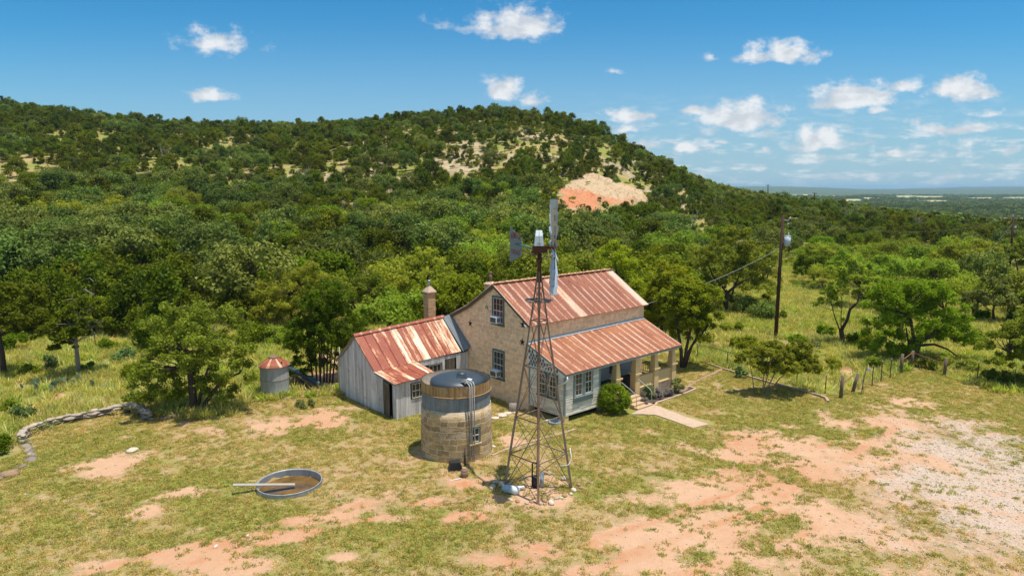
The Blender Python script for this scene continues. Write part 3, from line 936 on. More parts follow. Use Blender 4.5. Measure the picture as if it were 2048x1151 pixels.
def roof_sheet(mb, a0, a1, b0, b1, width=0.62, pal=None, rib=0.030, seed=1, u0=0.0, thick=0.03):
    """corrugated panels; a0-a1 is the eave, b0-b1 the ridge"""
    a0, a1, b0, b1 = map(Vector, (a0, a1, b0, b1))
    Lw = (a1 - a0).length; Ls = (b0 - a0).length
    n = max(1, round(Lw / width))
    rr = random.Random(seed)
    nrm = (a1 - a0).cross(b0 - a0).normalized()
    if nrm.z < 0:
        nrm = -nrm
    prof = [(0, 0), (0.035, rib), (0.075, 0), (0.5, rib * .12), (0.925, 0), (0.965, rib), (1, 0)]
    ns = 4
    sag = [0, 0.012, 0.012, 0, 0]
    for i in range(n):
        tint = pal(i, n) if pal else rr.uniform(.0, .35)
        lift = rr.uniform(0, .006)
        for j in range(len(prof) - 1):
            (p, hp), (q, hq) = prof[j], prof[j + 1]
            s0, s1 = (i + p) / n, (i + q) / n
            for k in range(ns):
                t0, t1 = k / ns, (k + 1) / ns

                def pt(s_, t_, h_, kk):
                    e = a0.lerp(a1, s_); r_ = b0.lerp(b1, s_)
                    return e.lerp(r_, t_) + nrm * (h_ + lift) - Vector((0, 0, sag[kk]))
                w_ = width
                uv = [(u0 + (i + p) * w_, t0 * Ls), (u0 + (i + q) * w_, t0 * Ls), (u0 + (i + q) * w_, t1 * Ls), (u0 + (i + p) * w_, t1 * Ls)]
                mb.face([pt(s0, t0, hp, k), pt(s1, t0, hq, k), pt(s1, t1, hq, k + 1), pt(s0, t1, hp, k + 1)], tint, uv)
    d = -nrm * thick
    dn = [a0 + d, a1 + d, b1 + d, b0 + d]
    up = [a0, a1, b1, b0]
    mb.face([dn[3], dn[2], dn[1], dn[0]], 0.1, [(0, 0), (Lw, 0), (Lw, Ls), (0, Ls)])
    for i in range(4):
        j = (i + 1) % 4
        mb.face([dn[i], dn[j], up[j], up[i]], 0.1, [(0, 0), (1, 0), (1, .05), (0, .05)])


def clapboards(mb, p0, p1, z0, z1, out, step=0.145, seed=0, holes=()):
    """lapped siding from p0 to p1 (xy), outward normal out; holes = (s0, s1, z0, z1)"""
    p0 = Vector((p0[0], p0[1], 0)); p1 = Vector((p1[0], p1[1], 0)); out = Vector((out[0], out[1], 0)).normalized()
    L_ = (p1 - p0).length; d = (p1 - p0) / L_
    rr = random.Random(seed)
    z = z0
    k = 0
    while z < z1 - 0.01:
        zt = min(z + step, z1)
        segs = []
        s = 0.0
        while s < L_:
            e = min(L_, s + rr.uniform(1.2, 3.2))
            segs.append((s, e)); s = e
        for (s, e) in segs:
            t_ = rr.uniform(0, 1)
            parts = [(s, e)]
            for (h0, h1, hz0, hz1) in holes:
                if zt > hz0 + .02 and z < hz1 - .02:
                    np_ = []
                    for (a, b) in parts:
                        if b <= h0 or a >= h1:
                            np_.append((a, b))
                        else:
                            if a < h0: np_.append((a, h0))
                            if b > h1: np_.append((h1, b))
                    parts = np_
            for (a, b) in parts:
                bl = rr.uniform(-.004, .006)
                A = p0 + d * a; B = p0 + d * b
                o1 = out * (0.026 + bl); o2 = out * 0.006
                q = [A + o1 + Vector((0, 0, z)), B + o1 + Vector((0, 0, z)), B + o2 + Vector((0, 0, zt)), A + o2 + Vector((0, 0, zt))]
                mb.face(q, t_, [(a, z), (b, z), (b, zt), (a, zt)])
                mb.face([A + Vector((0, 0, z)), B + Vector((0, 0, z)), q[1], q[0]], t_ * .3, [(a, z), (b, z), (b, z), (a, z)])
        z += step
        k += 1


def window(parent, c, across, out, wd, ht, trim='greentrim', cols=3, rows=4, glass='glass', fr=0.11, rail=None, mb_proud=0.05, sill=True):
    """sash window centred on c; across and out are unit xy vectors in the parent's frame"""
    ax = Vector((across[0], across[1], 0)).normalized(); ou = Vector((out[0], out[1], 0)).normalized()
    c = Vector(c)

    def slab(mb, u0, u1, z0, z1, o0, o1, tint=.5):
        q = [c + ax * u + ou * o + Vector((0, 0, z)) for z in (z0, z1) for (u, o) in ((u0, o0), (u1, o0), (u1, o1), (u0, o1))]
        if ax.cross(ou).z < 0:
            q = [q[3], q[2], q[1], q[0], q[7], q[6], q[5], q[4]]
        mb.hexa(q, tint)
    hw, hh = wd / 2, ht / 2
    f = MB()
    slab(f, -hw, -hw + fr, -hh, hh, -.05, mb_proud)
    slab(f, hw - fr, hw, -hh, hh, -.05, mb_proud)
    slab(f, -hw + fr, hw - fr, hh - fr, hh, -.05, mb_proud)
    slab(f, -hw + fr, hw - fr, -hh, -hh + fr * .6, -.05, mb_proud)
    wo = f.obj('window', M[trim], parent)
    g = MB()
    slab(g, -hw + fr, hw - fr, -hh + fr * .6, hh - fr, -.05, 0.006)
    g.obj('pane', M[glass], wo)
    s_ = MB()
    iw0, iw1, iz0, iz1 = -hw + fr, hw - fr, -hh + fr * .6, hh - fr
    b_ = 0.022
    slab(s_, iw0, iw0 + .04, iz0, iz1, .007, .028)
    slab(s_, iw1 - .04, iw1, iz0, iz1, .007, .028)
    slab(s_, iw0 + .04, iw1 - .04, iz0, iz0 + .045, .007, .028)
    slab(s_, iw0 + .04, iw1 - .04, iz1 - .045, iz1, .007, .028)
    for i in range(1, cols):
        u = iw0 + (iw1 - iw0) * i / cols
        slab(s_, u - b_ / 2, u + b_ / 2, iz0 + .045, iz1 - .045, .007, .022)
    for i in range(1, rows):
        z = iz0 + (iz1 - iz0) * i / rows
        h_ = .035 if i == rows // 2 else b_ / 2
        slab(s_, iw0 + .04, iw1 - .04, z - h_ / 1.5, z + h_ / 1.5, .007, .024 if h_ < .03 else .032)
    s_.obj('sash', M['sash'], wo)
    if sill:
        k = MB()
        slab(k, -hw - .04, hw + .04, -hh - .06, -hh, -.02, mb_proud + .05)
        k.obj('sill', M[trim] if sill is True else M[sill], wo)
    return wo


HR = thing('farmhouse', 'two storey limestone farmhouse with rust red metal roof and pillared porch', 'house', P0, LA)


def wallpoly(mb, pts, thick_dir, mi=0):
    """prism from planar polygon pts extruded by thick_dir"""
    pts = [Vector(p) for p in pts]
    td = Vector(thick_dir)
    n = len(pts)

    def uv(p):
        return ((p.x if abs(td.y) > abs(td.x) else p.y), p.z)
    mb.face(pts, .5, [uv(p) for p in pts])
    mb.face([p + td for p in pts[::-1]], .5, [uv(p) for p in pts[::-1]])
    for i in range(n):
        a, b = pts[i], pts[(i + 1) % n]
        mb.face([b, a, a + td, b + td], .5, [(b.y + b.x, b.z), (a.y + a.x, a.z), (a.y + a.x + .1, a.z), (b.y + b.x + .1, b.z)])


LEN = 10.9
BK = 9.0
gab = [(0, 0, -.35), (0, 0, 5.02), (0, 3.22, 6.98), (0, 5.85, 5.34), (0, BK, 3.88), (0, BK, -.35)]
mb = MB()
wallpoly(mb, [Vector(p) for p in gab][::-1], (0.45, 0, 0))
wallpoly(mb, [Vector((LEN, p[1], p[2])) for p in gab], (-0.45, 0, 0))
wallpoly(mb, [(0.45, 0, -.35), (LEN - .45, 0, -.35), (LEN - .45, 0, 5.02), (0.45, 0, 5.02)], (0, .45, 0))
wallpoly(mb, [(LEN - .45, BK, -.35), (.45, BK, -.35), (.45, BK, 3.85), (LEN - .45, BK, 3.85)], (0, -.45, 0))
mb.obj('wall', M['limestone'], HR)


def palmain(i, n):
    r_ = random.Random(i * 7 + 3)
    x = (i + .5) / n
    if x > 0.94: return 0.95
    if abs(x - 0.40) < 0.03: return 0.75
    if x < .05: return .35
    return r_.uniform(0.0, 0.26)


mb = MB()
roof_sheet(mb, (-.14, -.24, 4.965), (LEN + .22, -.24, 5.02), (-.14, 3.22, 7.11), (LEN + .22, 3.22, 7.14), 0.62, palmain)
rf = mb.obj('roof', M['houseroof'], HR)
mb = MB()
roof_sheet(mb, (-.14, 5.85, 5.46), (LEN + .22, 5.85, 5.48), (-.14, 3.24, 7.10), (LEN + .22, 3.24, 7.13), 0.62, lambda i, n: .3)
roof_sheet(mb, (-.14, BK + .35, 3.84), (LEN + .22, BK + .35, 3.84), (-.14, 5.86, 5.455), (LEN + .22, 5.86, 5.475), 0.62, lambda i, n: .3)
mb.obj('roof', M['houseroof'], HR)
mb = MB()   # ridge cap
mb.bar((-.16, 3.15, 7.145), (LEN + .24, 3.15, 7.175), .20, .02, (0, .53, .85), .5)
mb.bar((-.16, 3.32, 7.143), (LEN + .24, 3.32, 7.173), .18, .02, (0, -.53, .85), .5)
mb.obj('ridge_cap', M['porchroof'], rf)
mb = MB()   # fascia boards on the rakes
for xx in (-.10, LEN + .16):
    mb = MB()
    mb.bar((xx, -.2, 4.865), (xx, 3.2, 6.995), .03, .15, tint=.5)
    mb.obj('fascia', M['fascia'], HR)
    mb = MB()
    mb.bar((xx, 3.19, 6.985), (xx, 5.85, 5.325), .03, .22, tint=.5)
    mb.bar((xx, 5.84, 5.32), (xx, BK + .3, 3.72), .032, .20, tint=.5)
    mb.obj('fascia', M['fascia'], HR)

# house chimney with stovepipe
mb = MB()
cxh, cyh = 0.78, 4.5
mb.box(cxh - .27, cxh + .27, cyh - .27, cyh + .27, 5.6, 6.86)
ch = mb.obj('chimney', M['chimney'], HR)
mb = MB(); mb.frustum(cxh, cyh, 6.862, 6.94, .36, .36); mb.frustum(cxh, cyh, 6.942, 7.06, .34, .14); mb.obj('chimney_cap', M['concrete'], ch)
mb = MB(); mb.tube([(cxh, cyh, 7.05), (cxh, cyh, 7.62)], .085, 12); mb.tube([(cxh, cyh, 7.621), (cxh, cyh, 7.70)], .11, 12); mb.obj('stovepipe', M['steelrust'], ch)

# gable windows with air conditioners
wu = window(HR, (0, 2.80, 5.50), (0, 1), (-1, 0), 1.16, 1.78, cols=3, rows=4, glass='redglass')
wl = window(HR, (0, 2.78, 2.07), (0, 1), (-1, 0), 1.16, 1.86, cols=3, rows=4)
for zc_, yc_ in ((4.93, 2.86), (1.50, 2.88)):
    mb = MB(); mb.box(-.40, .02, yc_ - .31, yc_ + .31, zc_ - .20, zc_ + .20)
    ac = mb.obj('air_conditioner', M['whitepaint'], HR)
    mb = MB(); mb.box(-.412, -.401, yc_ - .26, yc_ + .26, zc_ - .15, zc_ + .15)
    for k in range(3):
        mb.box(-.33 + k * .10, -.26 + k * .10, yc_ - .322, yc_ - .311, zc_ - .13, zc_ + .13)
    mb.obj('grille', M['acgrille'], ac)
    mb = MB(); mb.box(-.10, -.012, yc_ - .46, yc_ + .44, zc_ + .201, zc_ + .24); mb.obj('filler_panel', M['bluetub'], ac)


def star(parent, y, z, r):
    mb = MB()
    c = Vector((-.06, y, z))
    p = [Vector((-.012, y + (r if k % 2 == 0 else r * .40) * sin(k * pi / 5), z + (r if k % 2 == 0 else r * .40) * cos(k * pi / 5))) for k in range(10)]
    for k in range(10):
        mb.face([c, p[(k + 1) % 10], p[k]], .5)
        mb.face([p[k], p[(k + 1) % 10], p[(k + 1) % 10] + Vector((.02, 0, 0)), p[k] + Vector((.02, 0, 0))], .5)
    mb.obj('wall_star', M['starmat'], parent)


star(HR, 5.68, 4.24, .24)
star(HR, 0.52, 4.93, .26)
star(HR, 0.57, 3.87, .25)
mb = MB()   # wrought iron hook on the gable
mb.tube([(-.03, 4.05, 5.45), (-.04, 3.98, 5.62), (-.04, 3.86, 5.62), (-.03, 3.80, 5.42)], .018, 6)
mb.obj('iron_hook', M['fascia'], HR)

# front wing: enclosed room and porch
EX1, EY = 10.65, -3.03
RX = 3.0
mb = MB()


def palporch(i, n):
    r_ = random.Random(i * 13 + 5)
    return r_.uniform(0.02, 0.32)


roof_sheet(mb, (-.12, -3.26, 2.66), (EX1 + .22, -3.26, 2.70), (-.12, 0.0, 3.90), (EX1 + .22, 0.0, 4.06), 0.62, palporch, seed=4)
prf = mb.obj('porch_roof', M['porchroof'], HR)
mb = MB()
mb.bar((-.13, -.08, 3.905), (EX1 + .2, -.08, 4.065), .15, .012, (0, -.34, .94), .9)
mb.bar((-.13, -.012, 3.97), (EX1 + .2, -.012, 4.13), .02, .12, (0, 0, 1), .9)
mb.obj('flashing', M['galv'], prf)
mb = MB()
mb.bar((-.10, -3.20, 2.585), (-.10, 0, 3.83), .03, .10)
mb.obj('fascia', M['greytrim'], HR)
mb = MB(); mb.bar((EX1 + .18, -3.20, 2.60), (EX1 + .18, 0, 3.95), .03, .10); mb.obj('fascia', M['greytrim'], HR)
mb = MB(); mb.bar((-.115, -3.225, 2.56), (EX1 + .2, -3.225, 2.60), .03, .11); mb.obj('fascia', M['greytrim'], HR)
# room box behind the siding
mb = MB()
mb.hexa([(.03, EY + .03, .12), (RX, EY + .03, .12), (RX, -.001, .12), (.03, -.001, .12),
         (.03, EY + .03, 2.62), (RX, EY + .03, 2.62), (RX, -.001, 3.80), (.03, -.001, 3.80)])
room = mb.obj('room', M['siding'], HR)
mb = MB()
clapboards(mb, (.03, EY + .03), (RX, EY + .03), .22, 2.52, (0, -1), seed=3, holes=((.66, 2.38, .72, 2.62),))
clapboards(mb, (.03, -.01), (.03, EY + .03), .22, 2.52, (-1, 0), seed=8, holes=((.72, 2.55, .98, 2.46),))
clapboards(mb, (RX, EY + .03), (RX, -.01), .40, 2.62, (1, 0), seed=9)
mb.obj('siding', M['siding'], room)
mb = MB()   # corner boards and frieze
for q_ in ((-.012, .09, EY - .012, EY + .09, .18, 2.56), (RX - .10, RX + .03, EY - .010, EY + .10, .30, 2.58), (-.008, .03, -.12, -.005, .18, 3.70)):
    mb = MB(); mb.box(*q_); mb.obj('corner_board', M['greytrim'], room)
mb = MB(); mb.box(.092, RX - .102, EY - .004, EY + .04, 2.521, 2.60)
mb.obj('frieze', M['greytrim'], room)
mb = MB(); mb.box(.10, RX, EY - .006, EY + .05, .12, .219, .8); mb.obj('base_board', M['siding'], room)
window(room, (1.13, EY - .005, 1.86), (1, 0), (0, -1), .78, 1.50, trim='greytrim', cols=2, rows=4, fr=.10)
window(room, (1.95, EY - .005, 1.86), (1, 0), (0, -1), .78, 1.50, trim='greytrim', cols=2, rows=4, fr=.10)
mb = MB(); mb.box(.70, 2.36, EY - .02, EY + .03, .76, 1.045); mb.obj('apron_panel', M['greytrim'], room)
window(room, (.0, -1.17, 1.72), (0, -1), (-1, 0), .78, 1.42, trim='greentrim', cols=2, rows=4, fr=.10)
window(room, (.0, -2.07, 1.72), (0, -1), (-1, 0), .78, 1.42, trim='greentrim', cols=2, rows=4, fr=.10)
# harlequin gable board
mb = MB()
wt_ = MB()
top = lambda n_: 3.81 - n_ * (3.81 - 2.60) / 3.2
pl_ = [(-.03, -n_, top(n_) - .02) for n_ in (0.02, 3.05)] + [(-.03, -3.05, 2.42)]
zz_ = []
k_ = 13
for i in range(k_):
    n_ = 3.05 - (i + .5) * (3.03 / k_)
    zz_.append((-.03, -(n_ + .11), 2.60 if i > 1 else 2.45))
    zz_.append((-.03, -n_, 2.46 if i > 1 else 2.40))
pl_ = pl_ + zz_[:] + [(-.03, -.02, 2.60)]
wallpoly(mb, pl_, (.03, 0, 0))
gb_ = mb.obj('gable_board', M['whitepaint'], HR)
mb = MB()
for r_ in range(7):
    z = 2.68 + r_ * .19
    for i in range(14):
        n_ = .13 + i * .23 + (r_ % 2) * .115
        if n_ < 2.95 and z + .14 < top(n_ + .08) - .02:
            c = Vector((-.034, -n_, z))
            a_, b_ = .092, .150
            p4 = [c + Vector((0, a_, 0)), c + Vector((0, 0, b_)), c + Vector((0, -a_, 0)), c + Vector((0, 0, -b_))]
            wallpoly(mb, p4, (.003, 0, 0))
mb.obj('diamond_trim', M['fascia'], gb_)

# supports, near-black block as crawl space shade, and foundation
mb = MB(); mb.box(.02, .36, EY + .02, EY + .36, -.30, .119); mb.obj('pier', M['stucco'], HR)
mb = MB(); mb.box(.5, RX + .3, EY + .55, -.02, -.30, .10); mb.obj('crawl_shade', M['dark'], HR)
mb = MB()
mb.box(RX, 4.95, EY + .02, EY + .27, -.35, .28)
mb.box(6.35, EX1, EY + .06, EY + .27, -.35, .44)
mb.box(EX1 - .30, EX1 - .05, EY + .271, -.001, -.35, .28)
mb.obj('foundation', M['foundation'], HR)
mb = MB(); mb.box(RX + .01, EX1 - .04, EY + .272, -.002, .20, .31); mb.box(4.951, 6.349, EY - .04, EY + .271, .20, .31)
mb.obj('porch_floor', M['darkfloor'], HR)
mb = MB(); mb.hexa([(RX + .02, EY + .1, 2.52), (EX1, EY + .1, 2.52), (EX1, -.003, 2.52), (RX + .02, -.003, 2.52), (RX + .02, EY + .1, 2.56), (EX1, EY + .1, 2.56), (EX1, -.003, 2.56), (RX + .02, -.003, 2.56)])
mb.obj('porch_ceiling', M['porchwall'], HR)
mb = MB(); mb.box(RX + .02, EX1 + .05, EY + .02, EY + .20, 2.56, 2.65); mb.box(EX1 - .14, EX1 + .05, EY + .201, -.01, 2.57, 2.66); mb.obj('beam', M['greytrim'], HR)
mb = MB(); mb.box(3.05, EX1 - .1, -.03, -.002, .32, 2.5); mb.obj('porch_wall', M['porchwall'], HR)
mb = MB(); mb.box(RX + .035, RX + .075, -2.35, -1.45, .33, 2.30); dr = mb.obj('door', M['skydoor'], HR)
mb = MB()
mb.box(RX + .035, RX + .10, -2.47, -2.352, .33, 2.42); mb.box(RX + .035, RX + .10, -1.448, -1.33, .33, 2.42); mb.box(RX + .035, RX + .10, -2.352, -1.448, 2.302, 2.42)
mb.box(RX + .076, RX + .09, -2.25, -1.55, 1.3, 2.15)
mb.obj('door_frame', M['greentrim'], dr)
mb = MB(); mb.tube([(RX + .08, -2.27, 1.25), (RX + .14, -2.27, 1.25)], .03, 8); mb.obj('handle', M['wire'], dr)
window(HR, (7.9, -.03, 1.55), (1, 0), (0, -1), 1.1, 1.5, trim='greentrim', cols=2, rows=4)
# battered columns on pedestals
for cx_ in (4.72, 6.58, 8.52, 10.42):
    cy_ = EY + .22
    first = cx_ < 5 or cx_ > 10
    mb = MB()
    mb.frustum(cx_, cy_, -.32, 1.395, .235, .215)
    col = mb.obj('pedestal', M['stucco'], HR)
    mb = MB(); mb.frustum(cx_, cy_, 1.396, 1.50, .30, .30); mb.obj('cap', M['stucco'], col)
    mb = MB(); mb.frustum(cx_, cy_, 1.501, 2.559, .205, .135); mb.obj('column', M['stucco'], HR)
# low parapet walls
for (xa, xb) in ((6.80, 8.30), (8.74, 10.20)):
    mb = MB(); mb.box(xa, xb, EY + .13, EY + .31, .5, 1.14); mb.box(xa, xb, EY + .06, EY + .36, .441, .499)
    pw = mb.obj('parapet', M['stucco'], HR)
    mb = MB(); mb.box(xa, xb, EY + .09, EY + .35, 1.141, 1.21); mb.obj('coping', M['stucco'], pw)
mb = MB(); mb.box(3.05, 4.48, EY + .13, EY + .31, .311, 1.14); mb.box(3.05, 4.48, EY + .09, EY + .35, 1.141, 1.21); mb.obj('parapet', M['stucco'], HR)
# iron railing on the far end of the porch
mb = MB()
xr = EX1 - .16
for z in (.45, 1.18):
    mb.bar((xr, EY + .45, z), (xr, -.15, z), .035, .035)
for k in range(16):
    y = EY + .5 + k * .16
    mb.bar((xr, y, .46), (xr, y, 1.17), .016, .016, (1, 0, 0))
mb.obj('railing', M['fascia'], HR)
# steps with two handrails
mb = MB()
sx0, sx1 = 5.0, 6.36
for k in range(4):
    zt = .20 - k * .115
    y1 = EY - .04 - k * .33
    mb.box(sx0 - .02 * k, sx1 + .02 * k, y1 - .33, y1 - .0005, -.34, zt)
stp = mb.obj('steps', M['step'], HR)
mb = MB(); mb.box(sx0 - .24, sx0 - .03, EY - .75, EY - .05, -.34, .30); mb.obj('step_cheek', M['stucco'], stp)
for xr in (sx0 + .02, sx1 + .14):
    mb = MB()
    mb.tube([(xr, EY + .05, 1.20), (xr, EY - 1.02, .72), (xr, EY - 1.16, .56), (xr, EY - 1.18, -.27)], .021, 8)
    mb.obj('handrail', M['insul'], HR)
# downspout elbow at the corner
mb = MB()
mb.tube([(-.02, -3.20, 2.52), (-.02, -3.27, 2.36), (-.06, -3.22, 2.24), (-.10, -3.05, 2.12), (-.12, -2.5, 1.80)], .045, 8)
mb.obj('downspout', M['whitepaint'], HR)
# satellite style bracket under the main eave corner
mb = MB(); mb.tube([(-.05, -.05, 4.86), (-.20, .06, 4.92), (-.22, .18, 5.02)], .035, 8); mb.obj('conduit', M['insul'], HR)

# ------------------------------------------------------------------ board shed joined to the gable
SX = -6.92
SR = thing('board_shed', 'whitewashed plank shed with patchy rusted metal roof beside the farmhouse gable', 'shed', P0, LA)


def board_wall(mb, p0, p1, zb, ztop, out, bw=0.20, seed=0, gap=0.006, holes=()):
    """vertical boards; ztop and zb are functions of distance along the wall"""
    p0 = Vector((p0[0], p0[1], 0)); p1 = Vector((p1[0], p1[1], 0)); out = Vector((out[0], out[1], 0)).normalized()
    L_ = (p1 - p0).length; d = (p1 - p0) / L_
    rr = random.Random(seed); s = 0
    while s < L_ - .02:
        wd = min(rr.uniform(bw * .75, bw * 1.25), L_ - s)
        e = s + wd - gap
        o = rr.uniform(0.0, .016)
        rag = rr.uniform(-.05, .05)
        spans = [(zb(s) + rag, ztop(s), zb(e) + rag, ztop(e))]
        for (h0, h1, z0, z1) in holes:
            if e > h0 + .01 and s < h1 - .01:
                out_ = []
                for (a0, b0, a1, b1) in spans:
                    out_.append((a0, z0, a1, z0))
                    if b0 > z1:
                        out_.append((z1, b0, z1, b1))
                spans = out_
        t_ = rr.uniform(0, 1)
        for (a0, b0, a1, b1) in spans:
            A = p0 + d * s; B = p0 + d * e
            o1 = out * (.02 + o); o0 = out * -.01
            q = [A + o0, B + o0, B + o1, A + o1]
            if d.cross(out).z < 0:
                pass
            pts = [q[0] + Vector((0, 0, a0)), q[1] + Vector((0, 0, a1)), q[2] + Vector((0, 0, a1)), q[3] + Vector((0, 0, a0)),
                   q[0] + Vector((0, 0, b0)), q[1] + Vector((0, 0, b1)), q[2] + Vector((0, 0, b1)), q[3] + Vector((0, 0, b0))]
            if d.cross(out).z < 0:
                pts = [pts[3], pts[2], pts[1], pts[0], pts[7], pts[6], pts[5], pts[4]]
            mb.hexa(pts, t_)
        s += wd


# profile of the west end (y, z): front lean-to, main eave, ridge, rear eave
prof = lambda y: float(np.interp(y, [3.80, 6.02, 8.25, 10.65], [1.93, 2.17, 3.93, 1.99]))
mb = MB()
board_wall(mb, (SX, 10.60), (SX, 5.12), lambda s: -.30, lambda s: prof(10.60 - s), (-1, 0), .21, 5)
board_wall(mb, (SX, 5.119), (SX, 4.25), lambda s: 1.92, lambda s: prof(5.119 - s), (-1, 0), .21, 6)
board_wall(mb, (SX, 4.10), (SX, 3.80), lambda s: -.30, lambda s: prof(4.10 - s), (-1, 0), .15, 7)
board_wall(mb, (SX, 3.80), (SX + 2.72, 3.80), lambda s: -.33, lambda s: 1.92, (0, -1), .19, 8, holes=((1.05, 1.92, .78, 1.72),))
board_wall(mb, (SX + 2.72, 3.80), (SX + 2.72, 5.93), lambda s: -.33, lambda s: 1.93 + s * .10, (1, 0), .19, 9)
mb.obj('wall', M['boards'], SR)
mb = MB()
board_wall(mb, (SX + 2.74, 5.93), (-.02, 5.93), lambda s: -.30, lambda s: 2.33, (0, -1), .22, 10, holes=((.95, 2.0, .75, 1.95), (2.35, 3.05, -.4, 2.1)))
mb.obj('wall', M['boards'], SR)
mb = MB()
mb.box(SX - .03, SX + .02, 10.605, 10.80, -.3, 1.95)
board_wall(mb, (SX, 10.70), (-.4, 10.70), lambda s: -.30, lambda s: 2.0, (0, 1), .22, 11)
mb.obj('rear_board', M['tanboards'], SR)
mb = MB()   # near-black blocks paint the dim inside so that gaps read dark
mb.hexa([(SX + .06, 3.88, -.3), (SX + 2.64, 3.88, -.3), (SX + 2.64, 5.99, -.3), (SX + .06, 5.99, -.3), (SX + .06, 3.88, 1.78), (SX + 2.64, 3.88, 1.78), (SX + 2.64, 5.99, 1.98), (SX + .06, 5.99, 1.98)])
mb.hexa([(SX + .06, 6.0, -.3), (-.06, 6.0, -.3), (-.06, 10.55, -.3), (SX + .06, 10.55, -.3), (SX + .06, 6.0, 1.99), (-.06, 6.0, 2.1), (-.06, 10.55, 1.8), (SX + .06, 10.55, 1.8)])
mb.obj('shade_fill', M['dark'], SR)
# dark door standing ajar in the lean-to end
mb = MB()
dc, dsn = cos(radians(0)), sin(radians(0))
hx, hy = SX - .03, 5.10
ang = radians(-97)
dd = Vector((cos(ang), sin(ang), 0)); dn = Vector((-dd.y, dd.x, 0))


def dpt(s, o, z):
    return Vector((hx, hy, 0)) + dd * s + dn * o + Vector((0, 0, z))


for (s0, s1) in ((0, .26), (.265, .53), (.535, .80)):
    mb.hexa([dpt(s0, 0, -.36), dpt(s1, 0, -.36), dpt(s1, .03, -.36), dpt(s0, .03, -.36), dpt(s0, 0, 1.84), dpt(s1, 0, 1.84), dpt(s1, .03, 1.84), dpt(s0, .03, 1.84)], .3 + s0)
dr = mb.obj('door', M['darkboards'], SR)
mb = MB()
for (s0, s1, z0, z1) in ((0, .8, -.30, -.14), (0, .8, 1.64, 1.80), (0, .10, -.13, 1.63), (.70, .8, -.13, 1.63), (.30, .50, 1.05, 1.10), (.30, .50, 1.45, 1.50), (.30, .35, 1.10, 1.45), (.45, .50, 1.10, 1.45)):
    mb.hexa([dpt(s0, -.025, z0), dpt(s1, -.025, z0), dpt(s1, -.002, z0), dpt(s0, -.002, z0), dpt(s0, -.025, z1), dpt(s1, -.025, z1), dpt(s1, -.002, z1), dpt(s0, -.002, z1)], .8)
mb.obj('door_rail', M['darkboards'], dr)
mb = MB(); mb.tube([dpt(.74, -.03, .85), dpt(.74, -.08, .85)], .03, 6); mb.obj('handle', M['steelrust'], dr)
# shed windows and inner door
w_ = window(SR, (SX + 1.49, 3.78, 1.25), (1, 0), (0, -1), .90, .96, trim='darkboards', cols=3, rows=2, fr=.05, sill=False)
w_ = window(SR, (SX + 2.74 + 1.48, 5.90, 1.35), (1, 0), (0, -1), 1.05, 1.2, trim='darkboards', cols=3, rows=2, fr=.05, sill=False)
mb = MB(); board_wall(mb, (SX + 2.74 + 2.36, 5.92), (SX + 2.74 + 3.04, 5.92), lambda s: -.25, lambda s: 2.08, (0, -1), .17, 12)
mb.obj('door', M['darkboards'], SR)

SHP = [.0, .04, .08, .02, .50, .16, .66, .04, .24, .36, .62]


def palshed(i, n):
    return SHP[min(int(i / n * len(SHP) + .01), len(SHP) - 1)]


mb = MB()
roof_sheet(mb, (SX - .16, 5.90, 2.20), (-.62, 5.86, 2.44), (SX - .16, 8.30, 4.02), (-.62, 8.02, 4.44), .60, palshed, rib=.022, seed=6)
sr1 = mb.obj('roof', M['shedroof'], SR)
mb = MB()
roof_sheet(mb, (SX - .16, 10.95, 1.95), (-.40, 10.9, 2.1), (SX - .16, 8.31, 4.01), (-.40, 8.03, 4.43), .60, lambda i, n: .1, rib=.022)
mb.obj('roof', M['shedroof'], SR)
mb = MB()
roof_sheet(mb, (SX - .18, 3.60, 1.945), (SX + 2.86, 3.60, 2.02), (SX - .18, 5.95, 2.195), (SX + 2.86, 5.95, 2.30), .50, lambda i, n: [.50, .0, .36, .10, .02, .42][i % 6], rib=.022)
mb.obj('roof', M['shedroof'], SR)
mb = MB()   # unrusted sheet against the stone gable
roof_sheet(mb, (-.60, 5.70, 2.46), (-.03, 5.62, 2.72), (-.60, 7.98, 4.44), (-.03, 7.78, 4.58), .57, lambda i, n: .5, rib=.02)
mb.obj('roof', M['bandgrey'], SR)
mb = MB()
mb.bar((SX - .17, 8.22, 4.055), (-.45, 7.94, 4.475), .20, .02, (0, -.6, .8), 0)
mb.bar((SX - .17, 8.42, 4.05), (-.45, 8.14, 4.47), .22, .02, (0, .6, .8), 0)
mb.obj('ridge_cap', M['shedroof'], sr1)
mb = MB()
for (a_, b_, c_) in (((SX - .10, 5.92, 2.12), (SX - .10, 8.28, 3.92), .12), ((SX - .10, 10.90, 1.86), (SX - .10, 8.32, 3.90), .12), ((SX - .12, 3.64, 1.87), (SX - .12, 5.90, 2.11), .09)):
    mb = MB(); mb.bar(a_, b_, .03, c_); mb.obj('fascia', M['greytrim'], SR)
mb = MB(); mb.tube([(SX - .06, 10.45, 1.6), (SX - .06, 10.45, 2.9)], .03, 8); mb.obj('pipe', M['pvc'], SR)
# stone chimney behind the shed
mb = MB()
cxs, cys = -.42, 9.75
mb.box(cxs - .30, cxs + .30, cys - .30, cys + .30, 1.5, 5.88)
ch = mb.obj('chimney', M['chimney'], SR)
mb = MB(); mb.frustum(cxs, cys, 5.882, 5.95, .37, .37); mb.frustum(cxs, cys, 5.952, 6.32, .36, .10); mb.obj('chimney_cap', M['concrete'], ch)
mb = MB(); mb.tube([(cxs, cys, 6.30), (cxs, cys, 6.62)], .075, 10); mb.tube([(cxs, cys, 6.62), (cxs, cys, 6.70), (cxs, cys, 6.76)], [.11, .11, .05], 10); mb.obj('stovepipe', M['galv'], ch)

